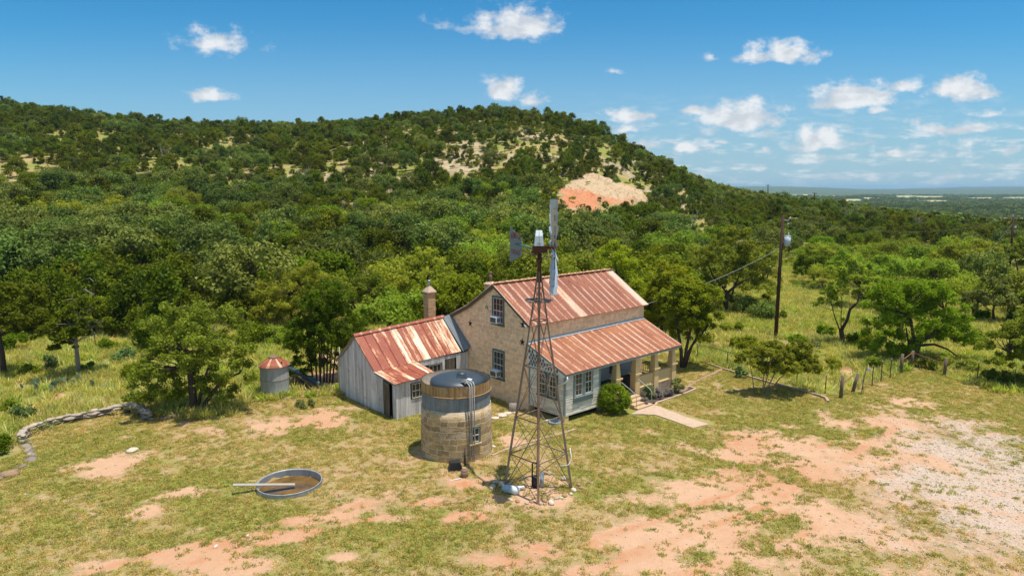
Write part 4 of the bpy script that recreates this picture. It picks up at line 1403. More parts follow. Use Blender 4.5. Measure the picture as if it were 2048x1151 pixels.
# ------------------------------------------------------------------ round stone water tank
TC = Vector((-2.84, 33.56, 0))
WT = thing('stone_cistern', 'round stone water tower with rusted metal band around its top', 'water tank', (TC.x, TC.y, GZ))
mb = MB()
jr = random.Random(3)
jt = {}


def jz(i, k):
    return 0


R0 = 1.80
prof_ = [(R0 + .03, -.3), (R0 + .02, .6), (R0, 1.4), (R0 - .01, 2.0), (R0 - .03, 2.52), (R0 - .30, 2.525)]
mb.lathe(prof_, 0, 0, 64)
ws = mb.obj('stone_wall', M['cistern'], WT, smooth=False)
mb = MB(); mb.lathe([(1.735, 2.45), (1.735, 3.20)], 0, 0, 64); mb.lathe([(1.715, 3.20), (1.715, 2.45)], 0, 0, 64)
bd = mb.obj('metal_band', M['bandgrey'], WT, smooth=True)
mb = MB()
rag = [jr.uniform(-.035, .02) for _ in range(64)]
mb.lathe([(1.755, 3.25), (1.755, 3.50), (1.755, 3.78)], 0, 0, 64, jit=lambda i, k: rag[k] if i == 2 else 0)
mb.lathe([(1.735, 3.78), (1.735, 3.25)], 0, 0, 64, jit=lambda i, k: rag[k] if i == 0 else 0)
mb.lathe([(1.755, 3.25), (1.735, 3.25)], 0, 0, 64)
mb.obj('rusty_rim', M['bandrust'], WT, smooth=True)
mb = MB()
mb.tube([(1.775 * cos(2 * pi * k / 48), 1.775 * sin(2 * pi * k / 48), 3.245) for k in range(49)], .028, 6, cap=False)
mb.obj('hoop', M['bandrust'], WT)
mb = MB(); mb.lathe([(1.714, 3.76), (1.70, 2.6), (1.2, 2.6)], 0, 0, 48); mb.obj('inner_wall', M['whitestone'], WT)
# window facing right-front
wa = atan2(-.90, .62)
na = Vector((cos(wa), sin(wa), 0)); ta = Vector((-na.y, na.x, 0))
cw = na * (R0 + .0)
window(WT, (cw.x, cw.y, 1.32), (ta.x, ta.y), (na.x, na.y), .60, .82, trim='greentrim', cols=2, rows=2, fr=.06, mb_proud=.06, sill='stucco')
# pipes climbing to the rim
for (az, hb) in ((-1.075, .0), (-1.01, .05), (-1.13, -.05)):
    mb = MB()
    c_, s_ = cos(az), sin(az)
    rr_ = 1.90
    mb.tube([(rr_ * c_, rr_ * s_, 0), (rr_ * c_, rr_ * s_, 3.82 + hb), ((rr_ - .1) * c_, (rr_ - .1) * s_, 3.93 + hb), (1.35 * c_ - .25 * (hb + .05) * 4, 1.35 * s_, 3.98 + hb), (1.15 * c_ - .35, 1.15 * s_ + .1, 3.80 + hb)], .027, 8)
    mb.obj('pipe', M['pvc'], WT)
mb = MB(); mb.rock((1.30 * cos(-.98), 1.30 * sin(-.98), 3.98), .17, .13, .06, .5, seed=2); mb.obj('float_cover', M['whitepaint'], WT)
# white blue plastic tank standing inside
PT = thing('plastic_tank', 'dark blue domed plastic tank sitting inside the stone water tower', 'tank', (TC.x + .06, TC.y + .06, 2.74))
mb = MB(); mb.lathe([(1.38, .0), (1.38, .62), (1.34, .72), (1.1, .84), (.6, .97), (.34, 1.0), (.0, 1.01)], 0, 0, 48); mb.obj('body', M['plastictank'], PT, smooth=True)
mb = MB(); mb.hexa([(-.05, -.75, .80), (.62, -.75, .80), (.42, -.1, .95), (.02, -.1, .95), (.02, -.62, 1.06), (.50, -.62, 1.06), (.42, -.1, 1.06), (.02, -.1, 1.06)]); mb.obj('fill_box', M['plastictank'], PT)
mb = MB(); mb.lathe([(.25, 1.061), (.25, 1.10), (.21, 1.12), (.20, 1.15), (0, 1.155)], .25, -.35, 24); mb.obj('lid', M['plastictank'], PT, smooth=True)

# ------------------------------------------------------------------ windmill
WX, WY = 1.16, 28.88
WM = thing('windmill', 'tall rusted steel farm windmill with grey tail vane seen edge on', 'windmill', (WX, WY, GZ))
hd = lambda z: max(.055, 1.50 - (z) * .1505)      # half diagonal at height above ground
DIR4 = [(-1, -.03), (-.03, -1), (1, .03), (.03, 1)]


def lp(k, z, f=1.0):
    return Vector((DIR4[k][0] * hd(z) * f, DIR4[k][1] * hd(z) * f, z))


ZT = 9.75
for k in range(4):
    mb = MB()
    for (z0, z1, w_) in ((-.1, 3.35, .095), (3.35, 6.6, .085), (6.6, ZT, .065)):
        mb.bar(lp(k, z0), lp(k, z1), w_, w_, (0, 0, 1), tint=.9 if z0 < 3 else .4)
    mb.obj('leg', M['steelgrey'] if k in (0, 2) else M['steelrust'], WM)
LEV = [1.65, 3.35, 5.65, 7.65, 9.05]
for z in LEV:
    mb = MB()
    for k in range(4):
        mb.bar(lp(k, z), lp((k + 1) % 4, z), .038 if z < 6 else .03, .038, tint=.6)
    mb.obj('girt', M['steelgrey'] if z < 6 else M['steelrust'], WM)
lv = [0.02] + LEV
for a, b in zip(lv[:-1], lv[1:]):
    for k in range(4):
        mb = MB()
        r_ = .012 if a > 1 else .014
        k2 = (k + 1) % 4
        if b - a > 1.0:
            mb.tube([lp(k, a), lp(k2, b)], r_, 5); mb.tube([lp(k2, a), lp(k, b)], r_, 5)
            mb.obj('brace', M['steelgrey'] if a < 3 else M['steelrust'], WM)
for k in (0, 2):
    mb = MB(); mb.bar(lp(k, 0.05), lp(1, 3.3), .032, .032); mb.obj('brace', M['steelgrey'], WM)
mb = MB(); mb.tube([(0, -.02, .15), (0, -.02, 10.2)], .055, 8); mb.obj('pump_rod', M['steelrust'], WM)
mb = MB()   # platform
mb.lathe([(.60, 8.50), (.60, 8.545), (.34, 8.545), (.34, 8.50), (.60, 8.50)], 0, 0, 20)
for k in range(8):
    a = 2 * pi * k / 8
    mb.bar((.1 * cos(a), .1 * sin(a), 8.48), (.58 * cos(a), .58 * sin(a), 8.48), .04, .03)
mb.obj('platform', M['steelgrey'], WM)
mb = MB(); mb.tube([(0, 0, 9.3), (0, 0, 10.55)], .085, 12); mb.tube([(0, 0, 10.15), (0, 0, 10.32)], .13, 12); mb.obj('mast', M['darkrust'], WM)
mb = MB(); mb.hexa([(-.28, -.22, 10.56), (.32, -.22, 10.56), (.32, .22, 10.56), (-.28, .22, 10.56), (-.30, -.26, 10.86), (.36, -.26, 10.86), (.36, .26, 10.86), (-.30, .26, 10.86)])
mb.tube([(.36, 0, 10.78), (.62, 0, 10.78)], .07, 10)
mb.tube([(-.30, 0, 10.60), (-.30, .3, 10.55)], .05, 8)
mb.obj('gearbox', M['darkrust'], WM)
mb = MB()
mb.hexa([(-.22, -.24, 10.861), (.18, -.24, 10.861), (.18, .24, 10.861), (-.22, .24, 10.861), (-.18, -.22, 11.28), (.14, -.22, 11.28), (.14, .22, 11.28), (-.18, .22, 11.28)])
mb.hexa([(-.18, -.22, 11.281), (.14, -.22, 11.281), (.14, .22, 11.281), (-.18, .22, 11.281), (-.15, -.10, 11.50), (.11, -.10, 11.50), (.11, .16, 11.50), (-.15, .16, 11.50)])
hdd = mb.obj('hood', M['hood'], WM)
mb = MB(); mb.bar((-.02, -.243, 10.87), (-.02, -.222, 11.28), .012, .006, (0, 1, 0)); mb.bar((-.02, -.226, 11.28), (-.02, -.10, 11.50), .012, .006, (0, 1, 0))
mb.tube([(-.11, -.25, 10.99), (-.06, -.252, 10.95), (.02, -.252, 10.95), (.07, -.25, 10.99)], .012, 6); mb.obj('hood_seam', M['fascia'], hdd)
# wheel, its axis along local x turned a little
wang = radians(-1.5)
wc = Vector((.60, .0, 10.78))
axd = Vector((cos(wang), sin(wang), 0)); sdw = Vector((-sin(wang), cos(wang), 0)); upw = Vector((0, 0, 1))
WL = bpy.data.objects.new('wheel', None)
wheel = MB()
wheel.tube([wc - axd * .10, wc + axd * .14], .10, 12)
wh = wheel.obj('wheel', M['darkrust'], WM)
bpy.data.objects.remove(WL)


def wp(r, a, o=0.0):
    return wc + (sdw * cos(a) + upw * sin(a)) * r + axd * o


for rr_, nm in ((.98, 'inner_ring'), (1.72, 'outer_ring')):
    mb = MB()
    mb.tube([wp(rr_, 2 * pi * k / 36) for k in range(37)], .018, 5, cap=False)
    mb.obj(nm, M['steelrust'], wh)
mb = MB()
for k in range(6):
    a = 2 * pi * k / 6 + .2
    for o in (-.09, .10):
        mb.tube([wp(.08, a, o), wp(1.75, a, 0)], .011, 5)
mb.obj('spoke', M['steelrust'], wh)
NB = 18
for k in range(NB):
    a = 2 * pi * k / NB + .12
    mb = MB()
    pitch = radians(34)
    rows_ = []
    tang = lambda aa_: (-sdw * sin(aa_) + upw * cos(aa_))
    for (r_, wd_) in ((.80, .19), (1.4, .27), (2.03, .34)):
        row = []
        for q in (-1, -.4, .3, 1):
            off = q * wd_ / 2
            cam_ = .035 * (1 - q * q)
            row.append(wp(r_, a) + tang(a) * off * cos(pitch) * 1.25 + axd * (off * sin(pitch) * 1.6 + cam_))
        rows_.append(row)
    for i in range(2):
        for j in range(3):
            mb.face([rows_[i][j], rows_[i][j + 1], rows_[i + 1][j + 1], rows_[i + 1][j]], .5, [(j * .1, i), (j * .1 + .1, i), (j * .1 + .1, i + 1), (j * .1, i + 1)])
            n_ = axd * .004
            mb.face([rows_[i + 1][j] - n_, rows_[i + 1][j + 1] - n_, rows_[i][j + 1] - n_, rows_[i][j] - n_], .5)
    mb.obj('blade', M['blade'], wh)
# tail: furled, pointing away from the camera
t0 = Vector((-.25, .25, 10.72)); tin = Vector((.43 - WX, 29.85 - WY, 0)); tip = Vector((-.10 - WX, 31.3 - WY, 0))
td = (tip - tin).normalized(); tn = Vector((td.y, -td.x, 0))
if tn.y > 0: tn = -tn
mb = MB()
pl_ = [tin + Vector((0, 0, 10.30)), tip + Vector((0, 0, 9.90)), tip + Vector((0, 0, 11.55)), tin + Vector((0, 0, 11.36))]
pl_[0] = tin + td * .0 + Vector((0, 0, 10.32)); pl_[3] = tin + Vector((0, 0, 11.12))
pl2 = [pl_[0], pl_[1], pl_[2], pl_[3] + td * .12, tin + Vector((0, 0, 10.9))]
mb.face(pl2[::-1], .5); mb.face([p - tn * .006 for p in pl2], .5)
for i in range(5):
    j = (i + 1) % 5
    mb.face([pl2[i], pl2[j], pl2[j] - tn * .006, pl2[i] - tn * .006])
vn = mb.obj('tail_vane', M['vane'], WM)
mb = MB()
mb.tube([t0, tin + Vector((0, 0, 10.80)) + tn * .02, tin + td * .75 + Vector((0, 0, 10.80)) + tn * .03], .035, 8)
mb.obj('tail_boom', M['tealpaint'], WM)
mb = MB(); mb.tube([Vector((-.22, .18, 10.40)), tin + td * .05 + Vector((0, 0, 10.60)) + tn * .02], .028, 8); mb.tube([Vector((-.30, .05, 10.45)), Vector((-.1, .05, 10.5))], .06, 8)
mb.obj('tail_strut', M['steelrust'], WM)


def letters(txt, origin, xd, yd, nd, h, mat_, parent, name, wide=None):
    cu = bpy.data.curves.new('lettering', 'FONT')
    cu.body = txt; cu.size = 1.0; cu.align_x = 'CENTER'; cu.align_y = 'CENTER'; cu.offset = .012
    o = bpy.data.objects.new('lettering', cu)
    COL.objects.link(o)
    bpy.context.view_layer.update()
    me = bpy.data.meshes.new_from_object(o.evaluated_get(bpy.context.evaluated_depsgraph_get()))
    n = len(me.vertices)
    co = np.zeros(n * 3, np.float32); me.vertices.foreach_get('co', co); co = co.reshape(-1, 3)
    wd0 = co[:, 0].max() - co[:, 0].min()
    sx = (wide / wd0) if wide else h
    xd = np.array(xd); yd = np.array(yd); nd = np.array(nd); og = np.array(origin)
    # letters follow a shallow arch
    arch = -0.35 * (co[:, 0] / (wd0 / 2)) ** 2 if len(txt) > 7 else 0
    out = og + np.outer(co[:, 0] * sx, xd) + np.outer((co[:, 1] + arch * .6) * h, yd) + nd * .006
    me.vertices.foreach_set('co', out.astype(np.float32).ravel())
    me.materials.append(mat_)
    bpy.data.objects.remove(o)
    lo = bpy.data.objects.new(name, me)
    COL.objects.link(lo); lo.parent = parent
    return lo


vc = (tin + tip) / 2
letters('AERMOTOR', vc + Vector((0, 0, 11.17)), -td, (0, 0, 1), tn, .40, M['redletter'], vn, 'lettering', wide=1.28)
letters('CHICAGO', vc + Vector((0, 0, 10.42)), -td, (0, 0, 1), tn, .30, M['redletter'], vn, 'lettering', wide=1.15)

PH = thing('well_pump', 'black well head pipe with blue and white valve inside the windmill legs', 'well pump', (WX + .0, WY + .25, GZ))
mb = MB(); mb.tube([(-.25, 0, 0), (-.25, 0, 1.05), (-.20, 0, 1.14), (-.08, 0, 1.12), (.0, 0, 1.0)], .035, 8); mb.tube([(.0, 0, 0), (.0, 0, 1.1)], .075, 10); mb.tube([(-.12, -.1, 0), (-.12, -.1, .5)], .11, 10)
mb.obj('pipe', M['blackplastic'], PH)
mb = MB(); mb.tube([(.16, -.08, .05), (.20, -.08, .62)], .085, 10); mb.tube([(.14, -.08, .66), (.26, -.08, .66)], .05, 8); mb.obj('valve', M['bluetub'], PH)
mb = MB(); mb.tube([(-.05, .05, .95), (.12, .05, .95)], .04, 8); mb.obj('red_fitting', M['redpipe'], PH)
FL = thing('float_tank', 'pale blue and white capsule shaped float lying at the left windmill foot', 'float tank', (-.05, 28.45, GZ + .17), radians(-24))
mb = MB(); mb.tube([(-.42, 0, 0), (-.36, 0, 0), (-.2, 0, 0), (.06, 0, 0)], [.06, .15, .19, .19], 14); mb.obj('body', M['bluetub'], FL, smooth=True)
mb = MB(); mb.tube([(.061, 0, 0), (.26, 0, 0), (.38, 0, 0), (.42, 0, 0)], [.192, .19, .13, .05], 14); mb.obj('end_cap', M['whitepaint'], FL, smooth=True)
FL2 = MB(); FL2.tube([(-.36, 0, 0), (-.3, 0, .02), (.3, 0, .02), (.36, 0, 0)], [.03, .08, .08, .03], 10)
tag(FL2.obj('plastic_pipe', M['whitepaint'], loc=(.22, 28.75, GZ + .10)), 'short white plastic pipe behind the float at the left windmill foot', 'pipe')
mb = MB(); mb.tube([(0, 0, 0), (.35, 0, .05), (.5, .1, .3), (.42, .2, .75)], .02, 6)
tag(mb.obj('rope', M['whitepaint'], loc=(WX + .95, WY - .55, GZ + 1.30)), 'loop of white rope tied on the lower right girt of the windmill', 'rope')

# rocks around the windmill foot
ROCKW = [(1003, 970, .25, 'grey'), (992, 966, .2, 'grey'), (1020, 968, .14, 'w'), (1034, 962, .16, 'b'), (1046, 955, .14, 'w'), (1022, 1000, .12, 'w'), (1035, 1003, .14, 'b'), (1053, 1007, .12, 'grey'), (1090, 946, .17, 'b'),
         (1098, 947, .16, 'w'), (1084, 950, .14, 'grey'), (1128, 958, .2, 'grey'), (1147, 981, .19, 'W'), (1157, 970, .14, 'b'), (1162, 976, .13, 'b'), (1142, 988, .12, 'w'), (1129, 992, .15, 'b'), (1122, 996, .12, 'w'), (1114, 997, .14, 'grey'),
         (1103, 999, .1, 'w'), (1089, 1002, .16, 'b'), (1102, 1007, .22, 'W'), (1080, 1007, .14, 'grey'), (1063, 1004, .12, 'b'), (985, 975, .22, 'grey')]
ordw = ['nearest', 'second', 'third', 'fourth', 'fifth', 'sixth', 'seventh', 'eighth', 'ninth', 'tenth', 'eleventh', 'twelfth', 'thirteenth', 'fourteenth', 'fifteenth']


def ordinal(i, n):
    if n == 1: return ''
    if i == 0: return 'leftmost'
    if i == n - 1: return 'rightmost'
    w_ = ['', 'second', 'third', 'fourth', 'fifth', 'sixth', 'seventh', 'eighth', 'ninth', 'tenth', 'eleventh', 'twelfth', 'thirteenth', 'fourteenth', 'fifteenth', 'sixteenth', 'seventeenth', 'eighteenth', 'nineteenth', 'twentieth',
          'twenty first', 'twenty second', 'twenty third', 'twenty fourth', 'twenty fifth', 'twenty sixth', 'twenty seventh', 'twenty eighth', 'twenty ninth', 'thirtieth', 'thirty first', 'thirty second', 'thirty third', 'thirty fourth',
          'thirty fifth', 'thirty sixth', 'thirty seventh', 'thirty eighth', 'thirty ninth', 'fortieth', 'forty first', 'forty second', 'forty third', 'forty fourth', 'forty fifth', 'forty sixth', 'forty seventh', 'forty eighth', 'forty ninth', 'fiftieth']
    return w_[i] + ' from the left' if i < len(w_) else 'far right'


by = {}
for q in ROCKW: by.setdefault(q[3], []).append(q)
for kcol, lst in by.items():
    lst.sort()
    for i, (u, v, s_, _) in enumerate(lst):
        p = G(u, v, GZ)
        mb = MB(); mb.rock((0, 0, s_ * .3), s_, s_ * .7, s_ * .4, u * .7, tint={'w': .7, 'W': 1, 'b': .5, 'grey': .25}[kcol], seed=u)
        o = mb.obj('rock', M['brownstone'] if kcol == 'b' else M['whitestone'], loc=p)
        nm = {'w': 'small off white', 'W': 'bright white', 'b': 'tan brown', 'grey': 'grey'}[kcol]
        tag(o, f'{nm} rock ringing the windmill foot, {ordinal(i, len(lst))}', 'rock', 'rocks ringing the windmill foot')

# tub, bucket, post and stick before the tank
TB = thing('plastic_tub', 'upside down black plastic tub on the grass before the stone water tower', 'tub', G(911, 940, GZ), .2)
mb = MB(); mb.frustum(0, .15, 0, .06, .34, .34, g0=.27, g1=.27); mb.frustum(0, .15, .061, .40, .31, .24, g0=.24, g1=.19); mb.obj('body', M['blackplastic'], TB)
mb = MB()
for k in range(-3, 4):
    mb.bar((k * .085, -.115, .08), (k * .07, -.06, .38), .02, .02)
mb.obj('rib', M['blackplastic'], TB)
mb = MB(); mb.tube([(0, 0, 0), (0, 0, .30)], [.16, .18], 14); mb.tube([(0, 0, .301), (0, 0, .34)], .17, 14)
tag(mb.obj('bucket', M['steelrust'], loc=G(929, 953, GZ)), 'small rusty bucket right of the black tub', 'bucket')
mb = MB(); mb.tube([(0, 0, 0), (0, 0, .95)], .05, 8)
tag(mb.obj('short_post', M['fencesteel'], loc=G(930, 931, GZ)), 'short dark pipe standing beside the stone water tower', 'pipe')
mb = MB(); mb.bar((-.28, -.08, .03), (.22, .1, .05), .045, .03)
tag(mb.obj('white_stick', M['whitepaint'], loc=G(913, 960, GZ)), 'thin white stick lying in grass near the bucket', 'stick')

# stock trough with plank
TR = thing('stock_trough', 'round galvanised stock trough holding amber water', 'trough', (-10.05, 29.25, GZ - .20), radians(0))
mb = MB()
pr = [(1.40, -.05)]
for k in range(1, 7):
    pr += [(1.40 + (.02 if k % 2 else 0), .055 * k)]
pr += [(1.40, .35), (1.425, .36), (1.425, .385), (1.395, .39), (1.38, .36)]
for k in range(6, 0, -1):
    pr += [(1.375 + (.012 if k % 2 else 0), .055 * k)]
pr += [(1.37, .02), (0.0, .02)]
mb.lathe(pr, 0, 0, 56); mb.obj('side', M['galv'], TR, smooth=True)
mb = MB(); mb.lathe([(1.372, .045), (0, .045)], 0, 0, 48); wo_ = mb.obj('water', M['water'], TR)
mb = MB()
mb.hexa([(-2.62, -.78, .60), (-2.60, -.50, .60), (.30, -.30, .25), (.32, -.58, .25), (-2.62, -.78, .64), (-2.60, -.50, .64), (.30, -.30, .29), (.32, -.58, .29)])
p1_ = G(466, 969, GZ + .42); p2_ = G(590, 968, GZ + .0); o_ = Vector((-10.05, 29.25, GZ))
mb = MB(); mb.bar(p1_ - o_, p2_ - o_, .22, .045, (0, 0, 1))
pk = mb.obj('plank', M['greywood'], loc=(-10.05, 29.25, GZ))
tag(pk, 'long pale plank resting across the stock trough rim', 'plank')

# grain bin
gbp = G(542, 796, GZ)
GB = thing('grain_bin', 'small round grey metal grain bin with rusty cone roof', 'grain bin', (gbp.x, gbp.y + .85, GZ))
mb = MB()
pr = [(.88, .10)]
for z in np.linspace(.2, 2.0, 13):
    pr.append((.88 + (.012 if int(z * 100) % 2 else 0), z))
mb.lathe(pr, 0, 0, 40); mb.obj('side', M['bingrey'], GB, smooth=True)
mb = MB()
for z in (.22, 1.12):
    mb.tube([(.895 * cos(2 * pi * k / 40), .895 * sin(2 * pi * k / 40), z) for k in range(41)], .018, 5, cap=False)
mb.obj('hoop', M['bandrust'], GB)
mb = MB(); mb.lathe([(.98, 1.97), (.98, 2.0), (.34, 2.44), (.32, 2.40), (.95, 1.97)], 0, 0, 24, tint=.12); rfb = mb.obj('roof', M['binroof'], GB)
mb = MB()
for k in range(12):
    a = 2 * pi * k / 12
    mb.bar((.97 * cos(a), .97 * sin(a), 2.015), (.35 * cos(a), .35 * sin(a), 2.445), .022, .025, tint=.1)
mb.obj('rib', M['binroof'], rfb)
mb = MB(); mb.lathe([(.33, 2.43), (.33, 2.52), (.27, 2.58), (0, 2.60)], 0, 0, 20); mb.obj('roof_cap', M['steelrust'], rfb)
mb = MB(); mb.tube([(.62, -.36, 2.20), (.64, -.37, 2.26)], .05, 8); mb.obj('roof_vent', M['dark'], rfb)
mb = MB(); mb.lathe([(.9, -.06), (.9, .10), (0, .10)], 0, 0, 24); mb.obj('base', M['steelrust'], GB)
mb = MB(); mb.rock((0, 0, .1), .1, .08, .12, seed=5); tag(mb.obj('block', M['stucco'], loc=(gbp.x + .1, gbp.y - .1, GZ)), 'small yellowish block under the grain bin edge', 'block')
# rolled tarp and pipes right of the bin
a_ = G(574, 742, GZ); b_ = G(640, 778, GZ)
mb = MB()
d_ = b_ - a_
pts = [a_ + d_ * k / 8 + Vector((0, 0, .38 + .03 * sin(k * 2.3))) for k in range(9)]
mb.tube(pts, [.15, .19, .2, .19, .2, .18, .19, .17, .12], 12)
tag(mb.obj('tarp_roll', M['tarp']), 'dark teal rolled tarp lying on pipes right of the grain bin', 'rolled tarp')
for i, (o_, w_) in enumerate(((0.34, 'nearest the tarp'), (0.62, 'in the middle'), (0.92, 'farthest from the tarp'))):
    mb = MB(); n_ = Vector((-.55, -.80, 0))
    mb.tube([a_ + n_ * o_ + Vector((0, 0, .12)), b_ + n_ * o_ + d_ * -.05 + Vector((0, 0, .12))], .055, 8)
    tag(mb.obj('steel_pipe', M['darkrust']), f'dark rusty pipe under the tarp roll right of the grain bin, {w_}', 'pipe', 'pipes lying beside the grain bin')
# stump, tub under the corner, stepping stones, brush
p = G(1026, 822, GZ)
mb = MB(); mb.tube([(0, 0, -.05), (0, 0, .22), (0, 0, .48)], [.30, .26, .25], 14)
sp_ = mb.obj('tree_stump', M['greybark'], loc=p); tag(sp_, 'sawn grey tree stump in the grass near the farmhouse gable', 'stump')
p = G(1109, 846, GZ)
mb = MB(); mb.lathe([(.33, 0), (.38, .16), (.36, .17), (.31, .03), (0, .03)], 0, 0, 18)
tag(mb.obj('wash_tub', M['bluetub'], loc=p), 'shallow pale blue tub under the front corner of the farmhouse', 'tub')
SS = [(990, 836, .33), (1004, 830, .40), (1015, 826, .33), (1029, 823, .35), (1040, 817, .38), (1052, 812, .36)]
for i, (u, v, s_) in enumerate(SS):
    mb = MB(); mb.rock((0, 0, .03), s_, s_ * .8, .05, u, tint=.9, seed=u)
    tag(mb.obj('stepping_stone', M['whitestone'], loc=G(u, v, GZ)), f'flat white stepping stone near the stump, {ordinal(i, len(SS))}', 'stepping stone', 'stepping stones near the stump')
for (u, v, s_, lb) in ((1086, 836, .22, 'yellowish rock under the clapboard side wall'), (1095, 843, .26, 'flat pinkish rock beside the pale blue tub'), (1120, 846, .14, 'small white rock by the concrete pier'),
                       (986, 893, .2, 'white rock against the right foot of the stone water tower'), (984, 885, .13, 'small white rock behind another by the stone water tower'),
                       (265, 901, .36, 'flat white slab lying beside the round bare patch on the left'), (52, 990, .14, 'small white stone alone in the left lawn'), (495, 1070, .13, 'tan stone on the bare streak left of centre'),
                       (432, 1092, .14, 'white stone on the red dirt streak'), (1729, 795, .16, 'white stone at the foot of the leaning sign post'), (1745, 800, .18, 'flat white stone right of the leaning sign post'),
                       (1400 + 320, 0, 0, '')):
    if s_ == 0: continue
    mb = MB(); mb.rock((0, 0, s_ * .15), s_, s_ * .65, s_ * .25, u, tint=.85, seed=u)
    tag(mb.obj('rock', M['whitestone'], loc=G(u, v, GZ)), lb, 'rock')
# low concrete kerbs and path
GK = GZ


def strip(pts, wd, h, name, mat_, kind='structure', zb=None):
    """a low ribbon following ground points"""
    mb = MB()
    P_ = [Vector((p[0], p[1], 0)) for p in pts]
    for i in range(len(P_) - 1):
        a, b = P_[i], P_[i + 1]
        d = (b - a).normalized(); n = Vector((-d.y, d.x, 0)) * wd / 2
        za, zb_ = tz(a.x, a.y), tz(b.x, b.y)
        b2 = b - d * .006
        mb.hexa([a - n + Vector((0, 0, za - .2)), b2 - n + Vector((0, 0, zb_ - .2)), b2 + n + Vector((0, 0, zb_ - .2)), a + n + Vector((0, 0, za - .2)),
                 a - n + Vector((0, 0, za + h)), b2 - n + Vector((0, 0, zb_ + h)), b2 + n + Vector((0, 0, zb_ + h)), a + n + Vector((0, 0, za + h))], .5)
    o = mb.obj(name, mat_)
    return o


def pxline(lst):
    return [tuple(G(u, v, GZ)) for u, v in lst]


o = strip(pxline([(984, 911), (1010, 900), (1038, 890), (1060, 884), (1090, 875), (1120, 868), (1150, 858)]), .16, .05, 'kerb', M['kerb']); tag(o, kind='structure')
o = strip(pxline([(1392, 718), (1412, 727), (1440, 737), (1500, 755), (1560, 772), (1610, 786), (1640, 794), (1652, 799), (1656, 806)]), .17, .13, 'kerb', M['kerb']); tag(o, kind='structure')
# garden bed: kerb, mulch
bedk = [HW(6.45, -4.55), HW(6.9, -4.28), HW(10.2, -4.28), HW(11.25, -4.20), HW(11.35, -3.7), HW(11.0, -3.3)]
o = strip(bedk, .12, .09, 'kerb', M['concrete']); tag(o, kind='structure')
mb = MB()
nn = 26
for i in range(nn):
    for j in range(5):
        def bp(a, b):
            x = 6.5 + 4.7 * a; y = -3.12 - 1.08 * b
            q = HW(x, y); q.z = GZ + .045 + .05 * float(fbm(q.x, q.y, .5, 3, 7))
            return q
        mb.face([bp(i / nn, (j + 1) / 5), bp((i + 1) / nn, (j + 1) / 5), bp((i + 1) / nn, j / 5), bp(i / nn, j / 5)])
o = mb.obj('garden_bed', M['mulch']); tag(o, kind='structure')
# stone edging right of the porch
EDG = [(1366, 782), (1372, 776), (1380, 771), (1388, 766), (1396, 762), (1406, 757), (1416, 752), (1426, 748), (1436, 743), (1444, 738)]
mb = MB()
for i, (u, v) in enumerate(EDG):
    p = G(u, v, GZ)
    q = G(u + 5, v - 2.5, GZ)
    mb.rock((p.x, p.y, GZ + .03), .34, .17, .09, .75, tint=.35 + .03 * i, seed=i)
    mb.rock((q.x, q.y, GZ + .03), .32, .16, .08, .9, tint=.3 + .03 * i, seed=i + 50)
tag(mb.obj('stone_edging', M['brownstone']), 'low curved stone edging right of the porch', 'edging')
# path from the steps
c0 = [(4.90, -4.42), (4.98, -5.0), (5.05, -5.8), (5.00, -6.8), (4.90, -7.6), (4.78, -8.36)]
c1 = [(6.55, -4.42), (6.42, -5.0), (6.28, -5.8), (6.12, -6.8), (6.05, -7.7), (6.02, -8.62)]
mb = MB()
L2 = [(4.05, -4.72), (4.5, -4.75), (4.85, -5.15)]
for i in range(5):
    q = [HW(*c0[i]), HW(*c0[i + 1]), HW(*c1[i + 1]), HW(*c1[i])]
    lo = [Vector((p.x, p.y, GZ - .1)) for p in q]; hi = [Vector((p.x, p.y, tz(p.x, p.y) + .055)) for p in q]
    mb.hexa(lo + hi)
q = [HW(4.0, -4.62), HW(4.45, -4.98), HW(4.96, -5.6), HW(4.89, -4.42)]
mb.hexa([Vector((p.x, p.y, GZ - .1)) for p in q] + [Vector((p.x, p.y, GZ + .058)) for p in q])
tag(mb.obj('path', M['concrete']), kind='structure')

# dry stone wall on the left
WLN = [(-12, 965), (20, 948), (40, 935), (55, 925), (62, 905), (55, 893), (45, 884), (48, 872), (75, 861), (100, 853), (125, 847), (150, 842), (180, 836), (210, 830), (240, 824), (265, 821), (285, 826), (300, 838)]
pp = pxline(WLN)
mb = MB()
rr_ = random.Random(21)
tot = 0
for i in range(len(pp) - 1):
    a, b = Vector(pp[i]), Vector(pp[i + 1])
    L_ = (b - a).length
    n_ = max(2, int(L_ / .21))
    tall = i >= 6
    for k in range(n_):
        f = (k + rr_.random() * .5) / n_
        c = a.lerp(b, f)
        ang_ = atan2((b - a).y, (b - a).x) + rr_.uniform(-.35, .35)
        for lay in range(4 if (tall and rr_.random() < .95) else (1 if rr_.random() < .8 else (2 if tall else 0))):
            s_ = rr_.uniform(.16, .42)
            mb.rock((c.x + rr_.uniform(-.14, .14), c.y + rr_.uniform(-.14, .14), GZ + .05 + lay * .12), s_, s_ * .62, .045 + rr_.random() * .03, ang_, tint=min(1, .0 + rr_.random() * .55 + .18 * lay), seed=rr_.random(), tilt=rr_.uniform(-.18, .18))
tag(mb.obj('dry_stone_wall', M['wallrock']), 'low curving wall of loose stacked limestone slabs at the left', 'stone wall')
p = G(18, 952, GZ); mb = MB(); mb.rock((0, 0, .1), .45, .3, .16, .3, tint=.4, seed=4)
tag(mb.obj('rock', M['brownstone'], loc=p), 'largest brown rock at the near end of the stone wall', 'rock')
mb = MB(); a_ = G(320, 842, GZ); b_ = G(362, 832, GZ)
mb.bar(a_ + Vector((0, 0, .1)), b_ + Vector((0, 0, .1)), .25, .2)
tag(mb.obj('timber_beam', M['postwood']), 'dark timber beam lying on the ground under the left mesquite tree', 'timber')

